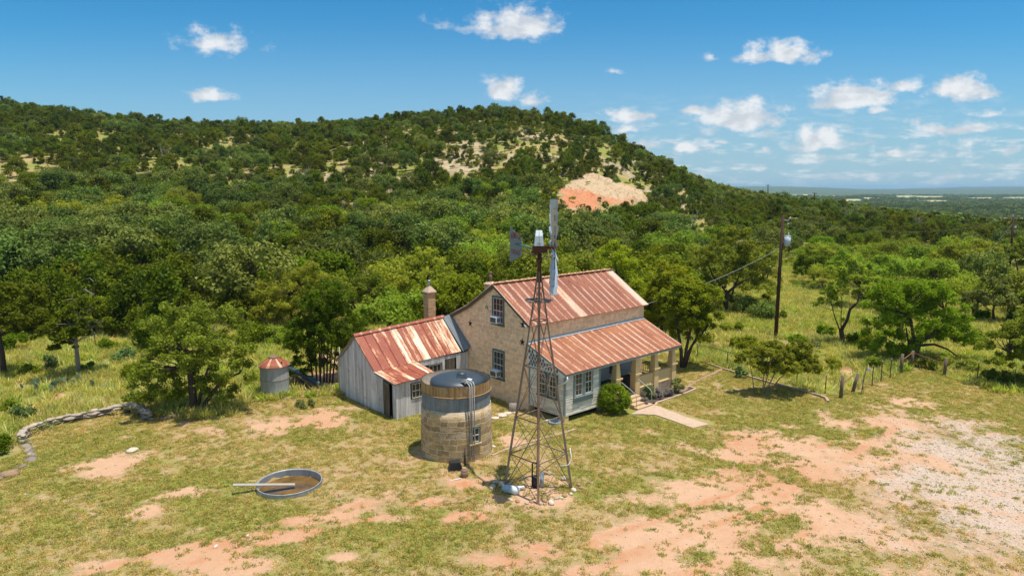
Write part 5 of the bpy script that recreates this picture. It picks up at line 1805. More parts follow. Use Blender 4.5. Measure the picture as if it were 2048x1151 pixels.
# ------------------------------------------------------------------ fences
# pipe and mesh fence along the kerb
fp = [(1330, 690), (1394, 721), (1454, 737), (1523, 756), (1593, 773), (1650, 790)]
FN = thing('pipe_fence', 'dark pipe rail yard fence with wire mesh behind the right hand kerb', 'fence', G(1394, 721))
base = FN.location.copy()
ft = []
for (u, v) in fp:
    p = G(u, v - 3) - base
    ft.append(p)
    mb = MB(); mb.tube([p, p + Vector((0, 0, 1.22))], .032, 8)
    po = mb.obj('post', M['fencesteel'], FN)
    mb = MB(); mb.tube([p + Vector((0, 0, 1.221)), p + Vector((0, 0, 1.27))], [.055, .02], 8); mb.obj('post_cap', M['insul'], po)
mb = MB(); mb.tube([p + Vector((0, 0, 1.19)) for p in ft[:-1]], .022, 6); mb.obj('rail', M['fencesteel'], FN)
mb = MB()
for k in range(5):
    mb.tube([p + Vector((0, .02, .1 + k * .24)) for p in ft], .004, 4, cap=False)
mb.obj('wire_mesh', M['wire'], FN)


def wood_post(u, v, h, r, lean, lb, grp='wooden posts of the field fence', mat_='postwood'):
    p = G(u, v)
    mb = MB(); mb.tube([(0, 0, -.2), (lean[0] * .5, lean[1] * .5, h * .5), (lean[0], lean[1], h)], [r * 1.1, r, r * .95], 12)
    o = mb.obj('fence_post', M[mat_], loc=p)
    tag(o, lb, 'fence post', grp)
    mb = MB(); mb.tube([(lean[0], lean[1], h + .001), (lean[0], lean[1], h + .03)], r * .9, 12)
    mb.obj('post_top', M['greybark'], o)
    return p


wa_ = wood_post(1681, 797, 1.45, .105, (.04, 0), 'thick straight wooden gate post beside the end of the kerb')
wb_ = wood_post(1704, 785, 1.25, .105, (.30, .0), 'leaning wooden gate post right of the straight one')
wc_ = wood_post(1801, 746, 1.40, .105, (.03, 0), 'wooden corner post left of the big mesquite trunk')
wd_ = wood_post(1823, 735, 1.25, .105, (.0, 0), 'wooden corner post standing right before the big mesquite trunk')
we_ = wood_post(1888, 751, 1.25, .105, (.05, 0), 'wooden fence post at the right end of the red rail')
for (a, b, za, zb_, lb) in ((wa_, wb_, .95, 1.15, 'rusty red brace pipe between the two gate posts'), (wc_, wd_, .95, 1.15, 'short rusty red pipe between the two corner posts'), (wd_, we_, 1.12, .85, 'long rusty red rail running right from the corner post')):
    mb = MB(); d = (b - a).normalized(); mb.tube([a + d * .16 + Vector((0, 0, za)), b - d * .16 + Vector((0, 0, zb_))], .035, 8)
    tag(mb.obj('brace_rail', M['redpipe']), lb, 'rail')
TPOST = [(1744, 773, 'first thin metal post right of the leaning sign'), (1762, 763, 'second thin metal post right of the leaning sign'), (1780, 757, 'third thin metal post right of the leaning sign'), (1954, 765, 'thin metal post in the weeds left of the frame edge tree'),
         (2027, 779, 'thin metal post at the right frame edge under the tree')]
TPL = [(192, 698, 'thin metal post in the left meadow'), (404, 700, 'thin metal post behind the left mesquite'), (552, 694, 'thin metal post behind the grain bin')]
tps = []
for (u, v, lb) in TPOST + TPL:
    p = G(u, v); tps.append(p)
    mb = MB(); mb.bar((0, 0, -.1), (0, 0, 1.40), .028, .028, (1, 0, 0)); mb.bar((-.025, .0, -.1), (-.025, .0, 1.38), .008, .045, (1, 0, 0))
    o = mb.obj('metal_post', M['fencesteel'], loc=p)
    mb = MB(); mb.bar((0, 0, 1.401), (0, 0, 1.48), .03, .03, (1, 0, 0)); mb.obj('post_tip', M['whitepaint'], o)
    tag(o, lb, 'metal post', 'thin metal fence posts')
mb = MB()
ln = [wb_, tps[0], tps[1], tps[2], wc_]
for z in (.35, .65, .95, 1.2):
    mb.tube([p + Vector((0, 0, z)) for p in ln], .006, 4, cap=False)
    mb.tube([p + Vector((0, 0, z)) for p in (we_, tps[3], tps[4], tps[4] + Vector((4, -1.5, 0)))], .006, 4, cap=False)
tag(mb.obj('fence_wire', M['wire']), 'barbed wire strands strung between the field fence posts', 'fence wire')
# leaning sign on post
p = G(1721, 790)
SG = thing('leaning_sign', 'tilted metal sign and box on a leaning thin post by the gate', 'sign', p)
mb = MB(); mb.tube([(0, 0, -.1), (.32, .1, 2.1)], .022, 6); mb.tube([(.18, .05, .0), (.10, .02, .95)], .02, 6); mb.obj('post', M['fencesteel'], SG)
mb = MB(); mb.hexa([(.02, .02, .75), (.10, .16, .75), (.12, .14, .75), (.04, .0, .75), (.18, .06, 1.45), (.26, .20, 1.45), (.28, .18, 1.45), (.20, .04, 1.45)]); mb.obj('sign_plate', M['vane'], SG)
mb = MB(); mb.hexa([(.30, .0, 1.62), (.52, .0, 1.54), (.52, .18, 1.54), (.30, .18, 1.62), (.33, .0, 1.78), (.56, .0, 1.70), (.56, .18, 1.70), (.33, .18, 1.78)]); mb.obj('box', M['insul'], SG)

# ------------------------------------------------------------------ utility poles and wires
def pole(u, vb, ut, vt, label, Y=None, r=.15, arm=True):
    p = G(u, vb) if Y is None else GP(u, Y, vb)
    if Y: p.z = tz(p.x, p.y)
    top = GP(ut, p.y, vt)
    o = thing('utility_pole', label, 'utility pole', p)
    h = top - p
    mb = MB(); mb.tube([(0, 0, -.3), h * .5, h], [r * 1.15, r, r * .8], 12); mb.obj('pole', M['polewood'], o)
    return o, p, h


UP, pA, hA = pole(1551, 676, 1566, 430, 'nearer dark wooden utility pole carrying a pale grey transformer')
mb = MB(); mb.tube([hA * .795 + Vector((.48, -.10, -.42)), hA * .795 + Vector((.48, -.10, .42))], .27, 18)
tf = mb.obj('transformer', M['transformer'], UP)
mb = MB(); mb.tube([hA * .795 + Vector((.48, -.10, .421)), hA * .795 + Vector((.48, -.10, .47))], .285, 18); mb.tube([hA * .795 + Vector((.55, -.1, .48)), hA * .795 + Vector((.55, -.1, .72))], .04, 8)
mb.tube([hA * .795 + Vector((.14, -.05, -.1)), hA * .795 + Vector((.3, -.08, -.1))], .05, 6); mb.obj('lid', M['transformer'], tf)
mb = MB(); mb.tube([hA * .965 + Vector((0, 0, 0)), hA * .965 + Vector((.55, .1, -.12))], .03, 6); mb.tube([hA * .965 + Vector((.5, .1, -.12)), hA * .965 + Vector((.72, .1, .22))], .035, 6)
mb.tube([hA * .965 + Vector((.62, .1, .15)), hA * .965 + Vector((.86, .1, .02))], .03, 6); mb.tube([hA * .96 + Vector((.4, .1, -.35)), hA * .96 + Vector((.62, .1, -.3))], .05, 6)
mb.obj('insulator', M['insul'], UP)
UP2, pB, hB = pole(2017, 556, 2027, 434, 'farther wooden utility pole with crossbar near the right frame edge', r=.17)
mb = MB(); mb.bar(hB * .955 + Vector((-1.4, 0, 0)), hB * .955 + Vector((1.4, 0, 0)), .1, .1)
ca = mb.obj('crossbar', M['polewood'], UP2)
mb = MB()
for x in (-1.3, -.1, 1.3):
    mb.tube([hB * (.955 if abs(x) > .5 else 1.0) + Vector((x, 0, .06)), hB * (.955 if abs(x) > .5 else 1.0) + Vector((x, 0, .3))], .07, 6)
mb.tube([hB * .83 + Vector((.3, -.1, -.15)), hB * .83 + Vector((.3, -.1, .2))], .14, 8)
mb.obj('insulator', M['insul'], UP2)
for (u, vt, vb, Y, lb) in ((1536, 369, 392, 225, 'distant pole poking above the treeline right of the hill'), (1629, 385, 410, 205, 'distant pole above the trees beyond the nearer transformer pole')):
    o, _, h_ = pole(u, vb + 10, u, vt, lb, Y=Y, r=.16)
    mb = MB(); mb.bar(h_ * .96 + Vector((-.8, 0, 0)), h_ * .96 + Vector((.8, 0, 0)), .12, .12); mb.obj('crossbar', M['polewood'], o)


def wirecurve(a, b, sag, r, name, label, cat='power line', mat_='wire'):
    pts = []
    for k in range(25):
        f = k / 24
        p = a.lerp(b, f); p.z -= sag * 4 * f * (1 - f)
        pts.append(p)
    mb = MB(); mb.tube(pts, r, 5, cap=False)
    tag(mb.obj(name, M[mat_]), label, cat)


wirecurve(pA + hA * .735 + Vector((-.15, 0, 0)), HW(LEN + .1, 2.0, 4.3), .5, .012, 'service_cable', 'twisted service cable dropping left from the transformer pole', mat_='insul')
wirecurve(pA + hA * .97 + Vector((.75, 0, .1)), pB + hB * .955 + Vector((-1.3, 0, .2)), 1.6, .010, 'power_line', 'thin power line sagging between the two nearer utility poles')
p = G(1893, 600)
wirecurve(pB + hB * .90, Vector((p.x, p.y, p.z)), 0.05, .014, 'guy_wire', 'slanting guy wire running left down from the right utility pole', 'guy wire')
# white block with a red top at the foot of the cut bank
p = GP(1165, 128, 418); p.z = tz(p.x, p.y)
TRL = thing('white_block', 'long white rectangular block at the foot of the red cut bank', 'trough', p)
mb = MB(); mb.frustum(0, 0, -.3, .8, .75, .80, g0=.5, g1=.45); mb.obj('body', M['whitepaint'], TRL)
mb = MB(); mb.frustum(.1, .2, .801, 1.15, .7, .2, g0=.4, g1=.2); mb.obj('lid', M['redpipe'], TRL)

# ------------------------------------------------------------------ foliage helpers
def quads_mesh(name, P, T1, T2, tint, mat_):
    n = len(P)
    co = np.empty((n, 4, 3), np.float32)
    co[:, 0] = P + T1; co[:, 1] = P + T2; co[:, 2] = P - T1; co[:, 3] = P - T2
    me = bpy.data.meshes.new(name)
    me.vertices.add(n * 4); me.vertices.foreach_set('co', co.ravel())
    me.loops.add(n * 4); me.loops.foreach_set('vertex_index', np.arange(n * 4, dtype=np.int32))
    me.polygons.add(n); me.polygons.foreach_set('loop_start', np.arange(0, n * 4, 4, dtype=np.int32))
    me.polygons.foreach_set('loop_total', np.full(n, 4, np.int32))
    me.update(calc_edges=True)
    at = me.attributes.new('tint', 'FLOAT', 'FACE')
    at.data.foreach_set('value', np.clip(tint, 0, 1).astype(np.float32))
    me.materials.append(mat_)
    return me


def unit(v):
    return v / np.maximum(np.linalg.norm(v, axis=-1, keepdims=True), 1e-6)


def crown_mesh(name, clumps, n, leaf, mat_, seed, flat=.8, up=.45, spray=0.0, wid=.55):
    r = np.random.default_rng(seed)
    C = np.array(clumps, float)
    wts = C[:, 3] ** 2; wts /= wts.sum()
    k = r.choice(len(C), n, p=wts)
    d = unit(r.normal(size=(n, 3)))
    rad = C[k, 3] * r.random(n) ** .42
    off = d * rad[:, None]; off[:, 2] *= flat
    # ragged sub clusters inside each clump
    sub = (np.floor(r.random(n) * 7) + k * 7).astype(int)
    sd = unit(r.normal(size=(len(C) * 7, 3))) * .42
    off = off * .72 + sd[sub] * C[k, 3][:, None]
    off = off * np.where(r.random(n) < .16, r.uniform(1.1, 1.75, n), 1)[:, None]
    P = C[k, :3] + off
    nn = unit(d * .75 + r.normal(size=(n, 3)) * .55 + np.array([0, 0, up]))
    a = unit(np.cross(nn, r.normal(size=(n, 3))))
    if spray:
        a = unit(a + np.array([0, 0, spray]) + d * spray * .6)
    b = unit(np.cross(nn, a))
    s = leaf * r.uniform(.55, 1.35, n)
    ct = r.random(len(C)) * .5; st_ = r.random(len(C) * 7) * .3
    tint = ct[k] + st_[sub] + r.random(n) * .28
    return quads_mesh(name, P, a * s[:, None], b * (s * wid)[:, None], tint, mat_)


def branches(mb, stems, clumps, seed, rb=.05, twigs=0, lim=60):
    rr = random.Random(seed)
    for pts, r0, r1 in stems:
        n = len(pts)
        mb.tube(pts, [r0 + (r1 - r0) * i / (n - 1) for i in range(n)], 8)
    nodes = []
    for pts, r0, r1 in stems:
        pts = [Vector(p) for p in pts]
        for i in range(len(pts) - 1):
            for f in (0, .5):
                q = pts[i].lerp(pts[i + 1], f)
                if i > 0 or f > 0 or len(pts) < 3:
                    nodes.append((q, r0 + (r1 - r0) * (i + f) / (len(pts) - 1)))
        nodes.append((pts[-1], r1))
    cl = list(clumps)[:lim]
    for c in cl:
        c_ = Vector(c[:3])
        best = min(nodes, key=lambda q: (q[0] - c_).length + max(0, q[0].z - c_.z + .2) * 2.5)
        p0 = best[0]
        L_ = (c_ - p0).length
        if L_ < .2: continue
        mid = p0.lerp(c_, .5) + Vector((rr.uniform(-.14, .14), rr.uniform(-.14, .14), rr.uniform(-.02, .12))) * L_
        q1 = p0.lerp(mid, .5) + Vector((rr.uniform(-.06, .06), rr.uniform(-.06, .06), 0)) * L_
        r_ = min(best[1] * .7, rb * (0.6 + L_ * .25))
        mb.tube([p0, q1, mid, c_], [r_, r_ * .75, r_ * .5, r_ * .2], 5, cap=False)
        for t in range(twigs):
            d = Vector((rr.gauss(0, 1), rr.gauss(0, 1), rr.gauss(.2, 1))).normalized() * c[3] * rr.uniform(.6, 1.0)
            mb.tube([mid.lerp(c_, .6), c_ + d * .5, c_ + d], [r_ * .35, r_ * .2, r_ * .08], 4, cap=False)


def ellipsoid_clumps(c, rad, n, cr, r, shell=.55, lower=-.6):
    out = []
    tries = 0
    while len(out) < n and tries < 3000:
        tries += 1
        d = unit(r.normal(size=3))
        if d[2] < lower: continue
        q = (shell + (1 - shell) * r.random())
        out.append((c[0] + d[0] * rad[0] * q, c[1] + d[1] * rad[1] * q, c[2] + d[2] * rad[2] * q, cr * r.uniform(.7, 1.25)))
    return out


# ------------------------------------------------------------------ hero trees: (photo base, crown lobes in photo px, ...)
def hero(name, label, cat, base, lobes, stems, kind, nleaf, leaf, cr=.55, nc=14, bark='bark', twigs=1, flat=.75, up=.45, spray=0, group=None, rb=.05, Y=None, shell=.5, parts=True):
    p = G(*base) if Y is None else GP(base[0], Y, base[1])
    if Y is not None: p.z = tz(p.x, p.y)
    Yb = p.y
    r = np.random.default_rng(int(base[0] * 7 + base[1]))
    t = thing(name, label, cat, p, 0, group)
    cl = []
    for lb in lobes:
        u, v, ru, rv = lb[:4]
        dy = lb[4] if len(lb) > 4 else 0
        c = GP(u, Yb + dy, v) - p
        m = (Yb + dy) / FPX
        rx, rz = ru * m, rv * m
        n = max(5, int(nc * 2.2 * (rx * rz) / 2.2))
        cl += ellipsoid_clumps(c, (rx * 1.04, rx, rz * 1.04), n, cr * .66 * (.6 + .4 * min(1, rx / 2)), r, shell)
    sts = []
    for (pts, r0, r1) in stems:
        P_ = []
        for q in pts:
            dd = q[2] if len(q) > 2 else 0
            P_.append(GP(q[0], Yb + dd, q[1]) - p)
        P_[0].z = min(P_[0].z, 0) - .15 if abs(P_[0].z) < .8 else P_[0].z
        sts.append((P_, r0, r1))
    mb = MB()
    branches(mb, sts, cl, int(base[0]), rb, twigs)
    mb.obj('trunk', M[bark], t, smooth=True)
    if nleaf > 1000: nleaf = int(nleaf * 1.9); leaf *= .76
    me = crown_mesh('crown', cl, nleaf, leaf, M[kind], int(base[0] + base[1]), flat, up, spray)
    o = bpy.data.objects.new('crown', me); COL.objects.link(o); o.parent = t
    return t


HEROES = []


def H_(*a, **k):
    t = hero(*a, **k)
    HEROES.append((t.location.x, t.location.y, k.get('clear', 3.0) if False else 3.2))
    return t


H_('mesquite_tree', 'broad feathery mesquite with black trunk left of the grain bin', 'tree', (385, 822),
   [(395, 700, 100, 55), (325, 725, 62, 42, -.6), (455, 705, 50, 50), (300, 775, 55, 30, -.5), (430, 645, 75, 42, 1), (345, 650, 60, 35, 1), (485, 750, 26, 34, -.5), (440, 780, 42, 34), (330, 795, 60, 28, .5), (360, 760, 50, 34, .8), (410, 750, 50, 30, .8)],
   [([(388, 822), (385, 780), (380, 740), (390, 712)], .26, .15), ([(390, 712), (360, 690, -.6), (330, 690, -1)], .13, .05), ([(390, 712), (410, 690), (430, 650, 1)], .13, .05),
    ([(395, 818), (425, 785), (445, 760), (480, 745)], .15, .06), ([(392, 815), (405, 770), (415, 740), (425, 720)], .12, .05)], 'darkmesquite', 20000, .105, cr=.66, nc=10, flat=.65, twigs=2)
H_('elm_tree', 'dense bright green tree on a thicket of thin trunks behind the shed', 'tree', (650, 765),
   [(640, 665, 62, 60), (600, 735, 26, 26, -.3), (665, 730, 30, 22, .8), (690, 655, 48, 58, 1), (602, 670, 42, 50, -.4), (655, 600, 52, 42), (680, 700, 40, 32), (610, 710, 30, 30)],
   [([(u, 765 + dv), (u + du, 715), (u + du * 2.5, 650)], .07, .04) for (u, dv, du) in ((627, 2, -6), (634, 0, -3), (641, 4, -2), (648, 1, 0), (653, 3, 2), (659, 0, 3), (664, 2, 6), (640, -4, 2))], 'elm', 19000, .10, cr=.55, nc=15, spray=.15)
H_('juniper_tree', 'dark juniper with one bare grey trunk in the left meadow', 'tree', (156, 752),
   [(145, 652, 58, 32), (188, 655, 38, 25, .8), (105, 668, 45, 25, -.5), (160, 622, 45, 28), (128, 690, 26, 10)], [([(157, 752), (155, 715), (152, 685), (150, 650)], .17, .09)], 'juniper', 12000, .12, cr=.55, nc=11, bark='greybark', spray=.25, flat=.6)
H_('juniper_tree', 'juniper with leaning dark trunk cut by the left frame edge', 'tree', (8, 752),
   [(-15, 640, 65, 50), (35, 630, 42, 35), (-50, 600, 60, 40)], [([(9, 752), (4, 700), (-6, 650)], .20, .12)], 'juniper', 11000, .12, cr=.6, nc=10, spray=.2)
H_('elm_tree', 'feathery light green tree behind the shed ridge', 'tree', (585, 655),
   [(575, 585, 68, 42), (540, 610, 45, 32, -1), (620, 560, 50, 35, 1)], [([(585, 655), (582, 620), (578, 590)], .15, .08)], 'mesquite', 12000, .12, cr=.7, nc=10)
H_('mesquite_tree', 'pale green mesquite directly above the shed roof', 'tree', (716, 652),
   [(700, 590, 62, 42), (745, 585, 40, 40, 1), (660, 585, 40, 30)], [([(716, 652), (712, 620), (700, 590)], .14, .07), ([(714, 640), (735, 605), (745, 585)], .10, .05)], 'mesquite', 11000, .12, cr=.7, nc=10)
H_('mesquite_tree', 'bright mesquite with forked dark trunk left of the shed chimney', 'tree', (815, 650),
   [(850, 555, 58, 45), (815, 580, 42, 32), (880, 590, 32, 40, 1), (850, 520, 35, 25)], [([(811, 650), (813, 620), (822, 590)], .13, .08), ([(819, 650), (832, 615), (850, 560)], .14, .06), ([(835, 648), (845, 620), (862, 590)], .10, .05)], 'mesquite', 14000, .115, cr=.65, nc=11)
H_('snag', 'bare bent trunk leaning left above the shed', 'dead tree', (770, 625), [(735, 545, 12, 8)], [([(790, 632), (765, 590), (745, 555), (730, 535)], .14, .06), ([(745, 555), (740, 540), (748, 528)], .05, .02)], 'deadtwig', 300, .04, cr=.5, nc=3, bark='bark', twigs=4)
H_('cedar_tree', 'tall bright olive green juniper rising behind the main roof', 'tree', (1240, 668),
   [(1232, 575, 62, 60), (1200, 600, 45, 55), (1268, 605, 42, 55), (1228, 515, 42, 32), (1230, 495, 24, 20)], [([(1240, 668), (1238, 600), (1230, 520)], .2, .08)], 'brightjuniper', 16000, .115, cr=.64, nc=12, spray=.0, up=1.1)
H_('cedar_tree', 'rounded bright juniper between the roof end and the porch tree', 'tree', (1320, 690),
   [(1318, 590, 40, 55), (1345, 560, 42, 45), (1300, 620, 28, 45), (1332, 640, 30, 45)], [([(1320, 690), (1325, 620), (1335, 560)], .16, .07)], 'brightjuniper', 12000, .11, cr=.6, nc=12, spray=.0, up=1.1, Y=58)
H_('cedar_tree', 'multi trunked juniper with bare legs at the right end of the porch', 'tree', (1366, 736),
   [(1385, 610, 52, 48), (1352, 600, 35, 45, .5), (1420, 640, 32, 38), (1390, 665, 48, 28), (1360, 655, 30, 34), (1385, 572, 36, 24), (1405, 600, 38, 36), (1370, 630, 40, 40)],
   [([(1364, 736), (1362, 700), (1356, 660), (1352, 620)], .16, .07), ([(1367, 736), (1373, 695), (1383, 650), (1388, 610)], .14, .06), ([(1368, 732), (1384, 690), (1405, 665), (1420, 645)], .11, .05), ([(1366, 730), (1378, 700), (1395, 670), (1400, 640)], .09, .04)],
   'brightjuniper', 15000, .105, cr=.58, nc=11, spray=.0, up=1.1)
H_('mesquite_tree', 'open mesquite with black forked trunk left of the transformer pole', 'tree', (1452, 625),
   [(1455, 500, 62, 30), (1510, 510, 42, 30), (1405, 520, 34, 26), (1490, 540, 50, 26), (1425, 555, 26, 20), (1530, 555, 34, 26), (1465, 470, 40, 16)],
   [([(1451, 625), (1452, 600), (1455, 585)], .27, .22), ([(1455, 585), (1440, 568), (1425, 550), (1415, 525)], .16, .06), ([(1455, 585), (1470, 572), (1490, 560), (1520, 545)], .17, .05), ([(1470, 572), (1480, 545), (1490, 510)], .09, .04), ([(1425, 558), (1408, 548), (1390, 535)], .07, .03)],
   'darkmesquite', 13000, .125, cr=.72, nc=9, flat=.55, twigs=2)
H_('crooked_mesquite', 'crooked mesquite with s shaped trunk standing in the right meadow', 'tree', (1683, 690),
   [(1660, 600, 28, 28), (1715, 565, 40, 32), (1690, 540, 40, 26, .6), (1738, 590, 24, 22), (1650, 570, 26, 18)],
   [([(1683, 690), (1684, 672), (1682, 660)], .24, .20), ([(1682, 660), (1694, 640), (1700, 618), (1715, 605), (1722, 575)], .15, .07), ([(1680, 662), (1670, 635), (1662, 605)], .06, .03), ([(1682, 662), (1682, 630), (1684, 600)], .05, .02)],
   'mesquite', 10000, .11, cr=.6, nc=8, flat=.6, twigs=2)
H_('mesquite_tree', 'big spreading mesquite behind the wooden corner posts', 'tree', (1832, 722),
   [(1830, 590, 60, 36), (1780, 610, 45, 38), (1885, 610, 45, 34), (1760, 655, 36, 32, -.5), (1910, 660, 40, 38), (1840, 640, 62, 34), (1795, 685, 46, 28, 1), (1870, 670, 44, 26, .8), (1790, 580, 44, 26), (1745, 690, 26, 22), (1930, 690, 28, 26)],
   [([(1832, 722), (1830, 705), (1836, 688)], .28, .22), ([(1836, 688), (1826, 670), (1822, 645), (1815, 615)], .17, .07), ([(1836, 688), (1858, 672), (1880, 655), (1890, 620)], .15, .05), ([(1840, 690), (1868, 688), (1895, 698), (1915, 712)], .12, .04), ([(1826, 715), (1816, 680), (1812, 655)], .10, .05)],
   'elm', 22000, .115, cr=.68, nc=10, flat=.7)
H_('mesquite_tree', 'pale mesquite overhanging the right frame edge', 'tree', (2085, 775),
   [(2015, 690, 45, 30), (2060, 665, 55, 40), (2100, 700, 60, 40), (1990, 720, 26, 18), (2040, 725, 40, 20)],
   [([(2085, 775), (2082, 735), (2060, 710), (2020, 705)], .2, .06), ([(2082, 735), (2090, 700), (2085, 670)], .14, .06)], 'mesquite', 14000, .11, cr=.58, nc=10, flat=.6, twigs=2)
H_('mesquite_tree', 'leaning mesquite with slanting black trunk below the guy wire', 'tree', (1910, 604),
   [(1868, 545, 42, 24), (1900, 560, 36, 22), (1935, 570, 26, 18)], [([(1910, 604), (1895, 580), (1875, 562), (1862, 548)], .24, .07)], 'mesquite', 8000, .14, cr=.85, nc=6, flat=.6, twigs=2)
H_('mesquite_tree', 'small round mesquite between the two right hand poles low down', 'tree', (1988, 646),
   [(1985, 588, 42, 34), (2015, 610, 26, 20), (1955, 600, 26, 22)], [([(1988, 646), (1986, 622), (1990, 600)], .15, .07)], 'oak', 9000, .13, cr=.75, nc=7, flat=.7)
H_('mesquite_tree', 'spreading dark legged mesquite left of the right utility pole', 'tree', (1952, 562),
   [(1930, 500, 45, 24), (1975, 505, 40, 24), (1900, 515, 30, 18), (1955, 530, 50, 12)], [([(1952, 562), (1945, 545), (1925, 520)], .16, .06), ([(1953, 562), (1965, 540), (1980, 515)], .14, .05)], 'mesquite', 9000, .17, cr=1.0, nc=4, flat=.6, twigs=2)
H_('mesquite_tree', 'spreading mesquite just right of the farther utility pole', 'tree', (2040, 560),
   [(2040, 500, 45, 26), (2080, 510, 40, 24)], [([(2040, 562), (2035, 540), (2030, 515)], .16, .06), ([(2041, 562), (2060, 540), (2080, 515)], .14, .05)], 'mesquite', 7000, .17, cr=1.0, nc=4, flat=.6, twigs=1)
H_('crepe_myrtle', 'small multi stemmed ornamental tree on the lawn before the right kerb', 'tree', (1527, 788),
   [(1545, 705, 40, 25), (1590, 720, 45, 24, .5), (1497, 718, 26, 18), (1600, 695, 24, 18, .4), (1560, 735, 45, 14, -.3), (1622, 735, 22, 16, .4)],
   [([(1522, 788), (1534, 755), (1543, 720)], .045, .03), ([(1526, 790), (1545, 755), (1562, 725)], .05, .03), ([(1532, 790), (1560, 755), (1590, 735)], .045, .025), ([(1510, 784), (1504, 750), (1500, 728)], .035, .02), ([(1524, 789), (1528, 750), (1535, 715)], .04, .02)],
   'olive', 26000, .080, cr=.42, nc=75, flat=.6, bark='greybark', twigs=1, rb=.025)
H_('oak_tree', 'dense dark rounded bush tree right of the transformer pole', 'tree', (1628, 568),
   [(1625, 528, 36, 30), (1605, 535, 22, 22), (1650, 535, 25, 24)], [([(1628, 568), (1627, 550), (1626, 530)], .14, .07)], 'elm', 8000, .14, cr=.75, nc=9)
H_('mesquite_tree', 'mesquite behind the crooked one in the right meadow', 'tree', (1735, 618),
   [(1725, 545, 48, 28), (1765, 540, 38, 26, 1), (1690, 520, 34, 20, 2)], [([(1735, 618), (1732, 590), (1725, 560)], .15, .06)], 'mesquite', 10000, .14, cr=.85, nc=6, flat=.65)
for (b_, pts, lb) in (((185, 640), [([(182, 640), (178, 612), (190, 588), (196, 570)], .22, .08), ([(178, 612), (160, 600), (140, 598)], .14, .07), ([(190, 588), (208, 585), (212, 572)], .07, .03), ([(190, 592), (170, 578), (150, 582)], .07, .03), ([(140, 598), (128, 606), (122, 620)], .09, .04), ([(196, 570), (180, 556), (160, 560)], .05, .02)], 'pale twisted dead tree in the forest edge at the far left'),
                      ((333, 645), [([(338, 645), (335, 610), (322, 590), (300, 602), (285, 608)], .13, .05), ([(335, 620), (350, 632), (365, 640)], .06, .03)], 'arched dead branch in front of dark trees above the left mesquite'),
                      ((395, 640), [([(395, 640), (388, 615), (380, 600)], .10, .04), ([(392, 628), (405, 605), (412, 598)], .08, .03), ([(390, 618), (372, 612), (362, 612)], .06, .02)], 'cluster of dead limbs right of the arched branch'),
                      ((530, 545), [([(530, 545), (520, 520), (512, 500)], .10, .03), ([(528, 538), (540, 515), (552, 498)], .09, .03), ([(524, 530), (505, 525), (490, 515)], .07, .02)], 'bare dead tree in the small dry clearing'),
                      ((645, 532), [([(645, 532), (642, 508), (650, 485)], .09, .03), ([(644, 520), (630, 502), (622, 490)], .07, .02), ([(645, 515), (662, 505), (668, 492)], .06, .02)], 'bare grey dead tree right of the small clearing')):
    H_('dead_tree', lb, 'dead tree', b_, [(pts[0][0][-1][0], pts[0][0][-1][1], 22, 14)], pts, 'deadtwig', 260, .03, cr=.6, nc=3, bark='greybark', twigs=5, rb=.035)

# bare grey trees standing in the woods
DT = [(150, 395, 'left part of the slope'), (700, 455, 'woods left of the windmill head'), (800, 500, 'woods above the shed chimney'), (1000, 470, 'woods beside the tail vane'), (1375, 480, 'slope above the porch tree'), (1440, 440, 'slope left of the transformer'),
      (1700, 455, 'ridge woods right of the transformer'), (1835, 470, 'ridge woods above the corner posts'), (240, 470, 'woods above the left meadow'), (470, 430, 'middle of the left woods'), (610, 380, 'slope above the plank shed'), (330, 330, 'upper left slope')]
for i, (u, v, lb) in enumerate(DT):
    p = G(u, v)
    t = thing('dead_tree', 'bare grey dead tree in the ' + lb, 'dead tree', (p.x, p.y, p.z), 0, 'bare dead trees in the woods')
    rr = random.Random(i * 5)
    mb = MB()
    for q in range(7):
        a = rr.uniform(0, 6.28); rch = rr.uniform(1.0, 2.4); hh = rr.uniform(3.6, 6.2)
        A_ = Vector((0, 0, -.2)); B_ = Vector((cos(a) * rch * .35, sin(a) * rch * .35, hh * .45)); C_ = Vector((cos(a) * rch, sin(a) * rch, hh))
        mb.tube([A_, B_, C_], [.11, .07, .025], 5, cap=False)
        for z in range(5):
            f = rr.uniform(.3, 1); D_ = B_.lerp(C_, f)
            mb.tube([D_, D_ + Vector((rr.gauss(0, .6), rr.gauss(0, .6), rr.uniform(.1, .9)))], [.035, .012], 4, cap=False)
    mb.obj('branches', M['greybark'], t)

# ------------------------------------------------------------------ shrubs
def shrub(name, label, u, v, w_, h_, kind, n, leaf, bark='bark', cr=None, group=None, up=.3, cat='shrub'):
    p = G(u, v)
    r = np.random.default_rng(u * 3 + v)
    t = thing(name, label, cat, p, 0, group)
    cl = ellipsoid_clumps((0, 0, h_ * .52), (w_ * .8, w_ * .8, h_ * .45), max(5, int(10 * w_)), cr or min(w_, h_) * .38, r, .6, -.9)
    mb = MB()
    branches(mb, [([(0, 0, -.1), (0, 0, h_ * .5)], .05, .03)], cl, u, .02, 0, lim=8)
    mb.obj('stem', M[bark], t)
    o = bpy.data.objects.new('foliage', crown_mesh('foliage', cl, n, leaf, M[kind], u + v, .95, up)); COL.objects.link(o); o.parent = t
    return t


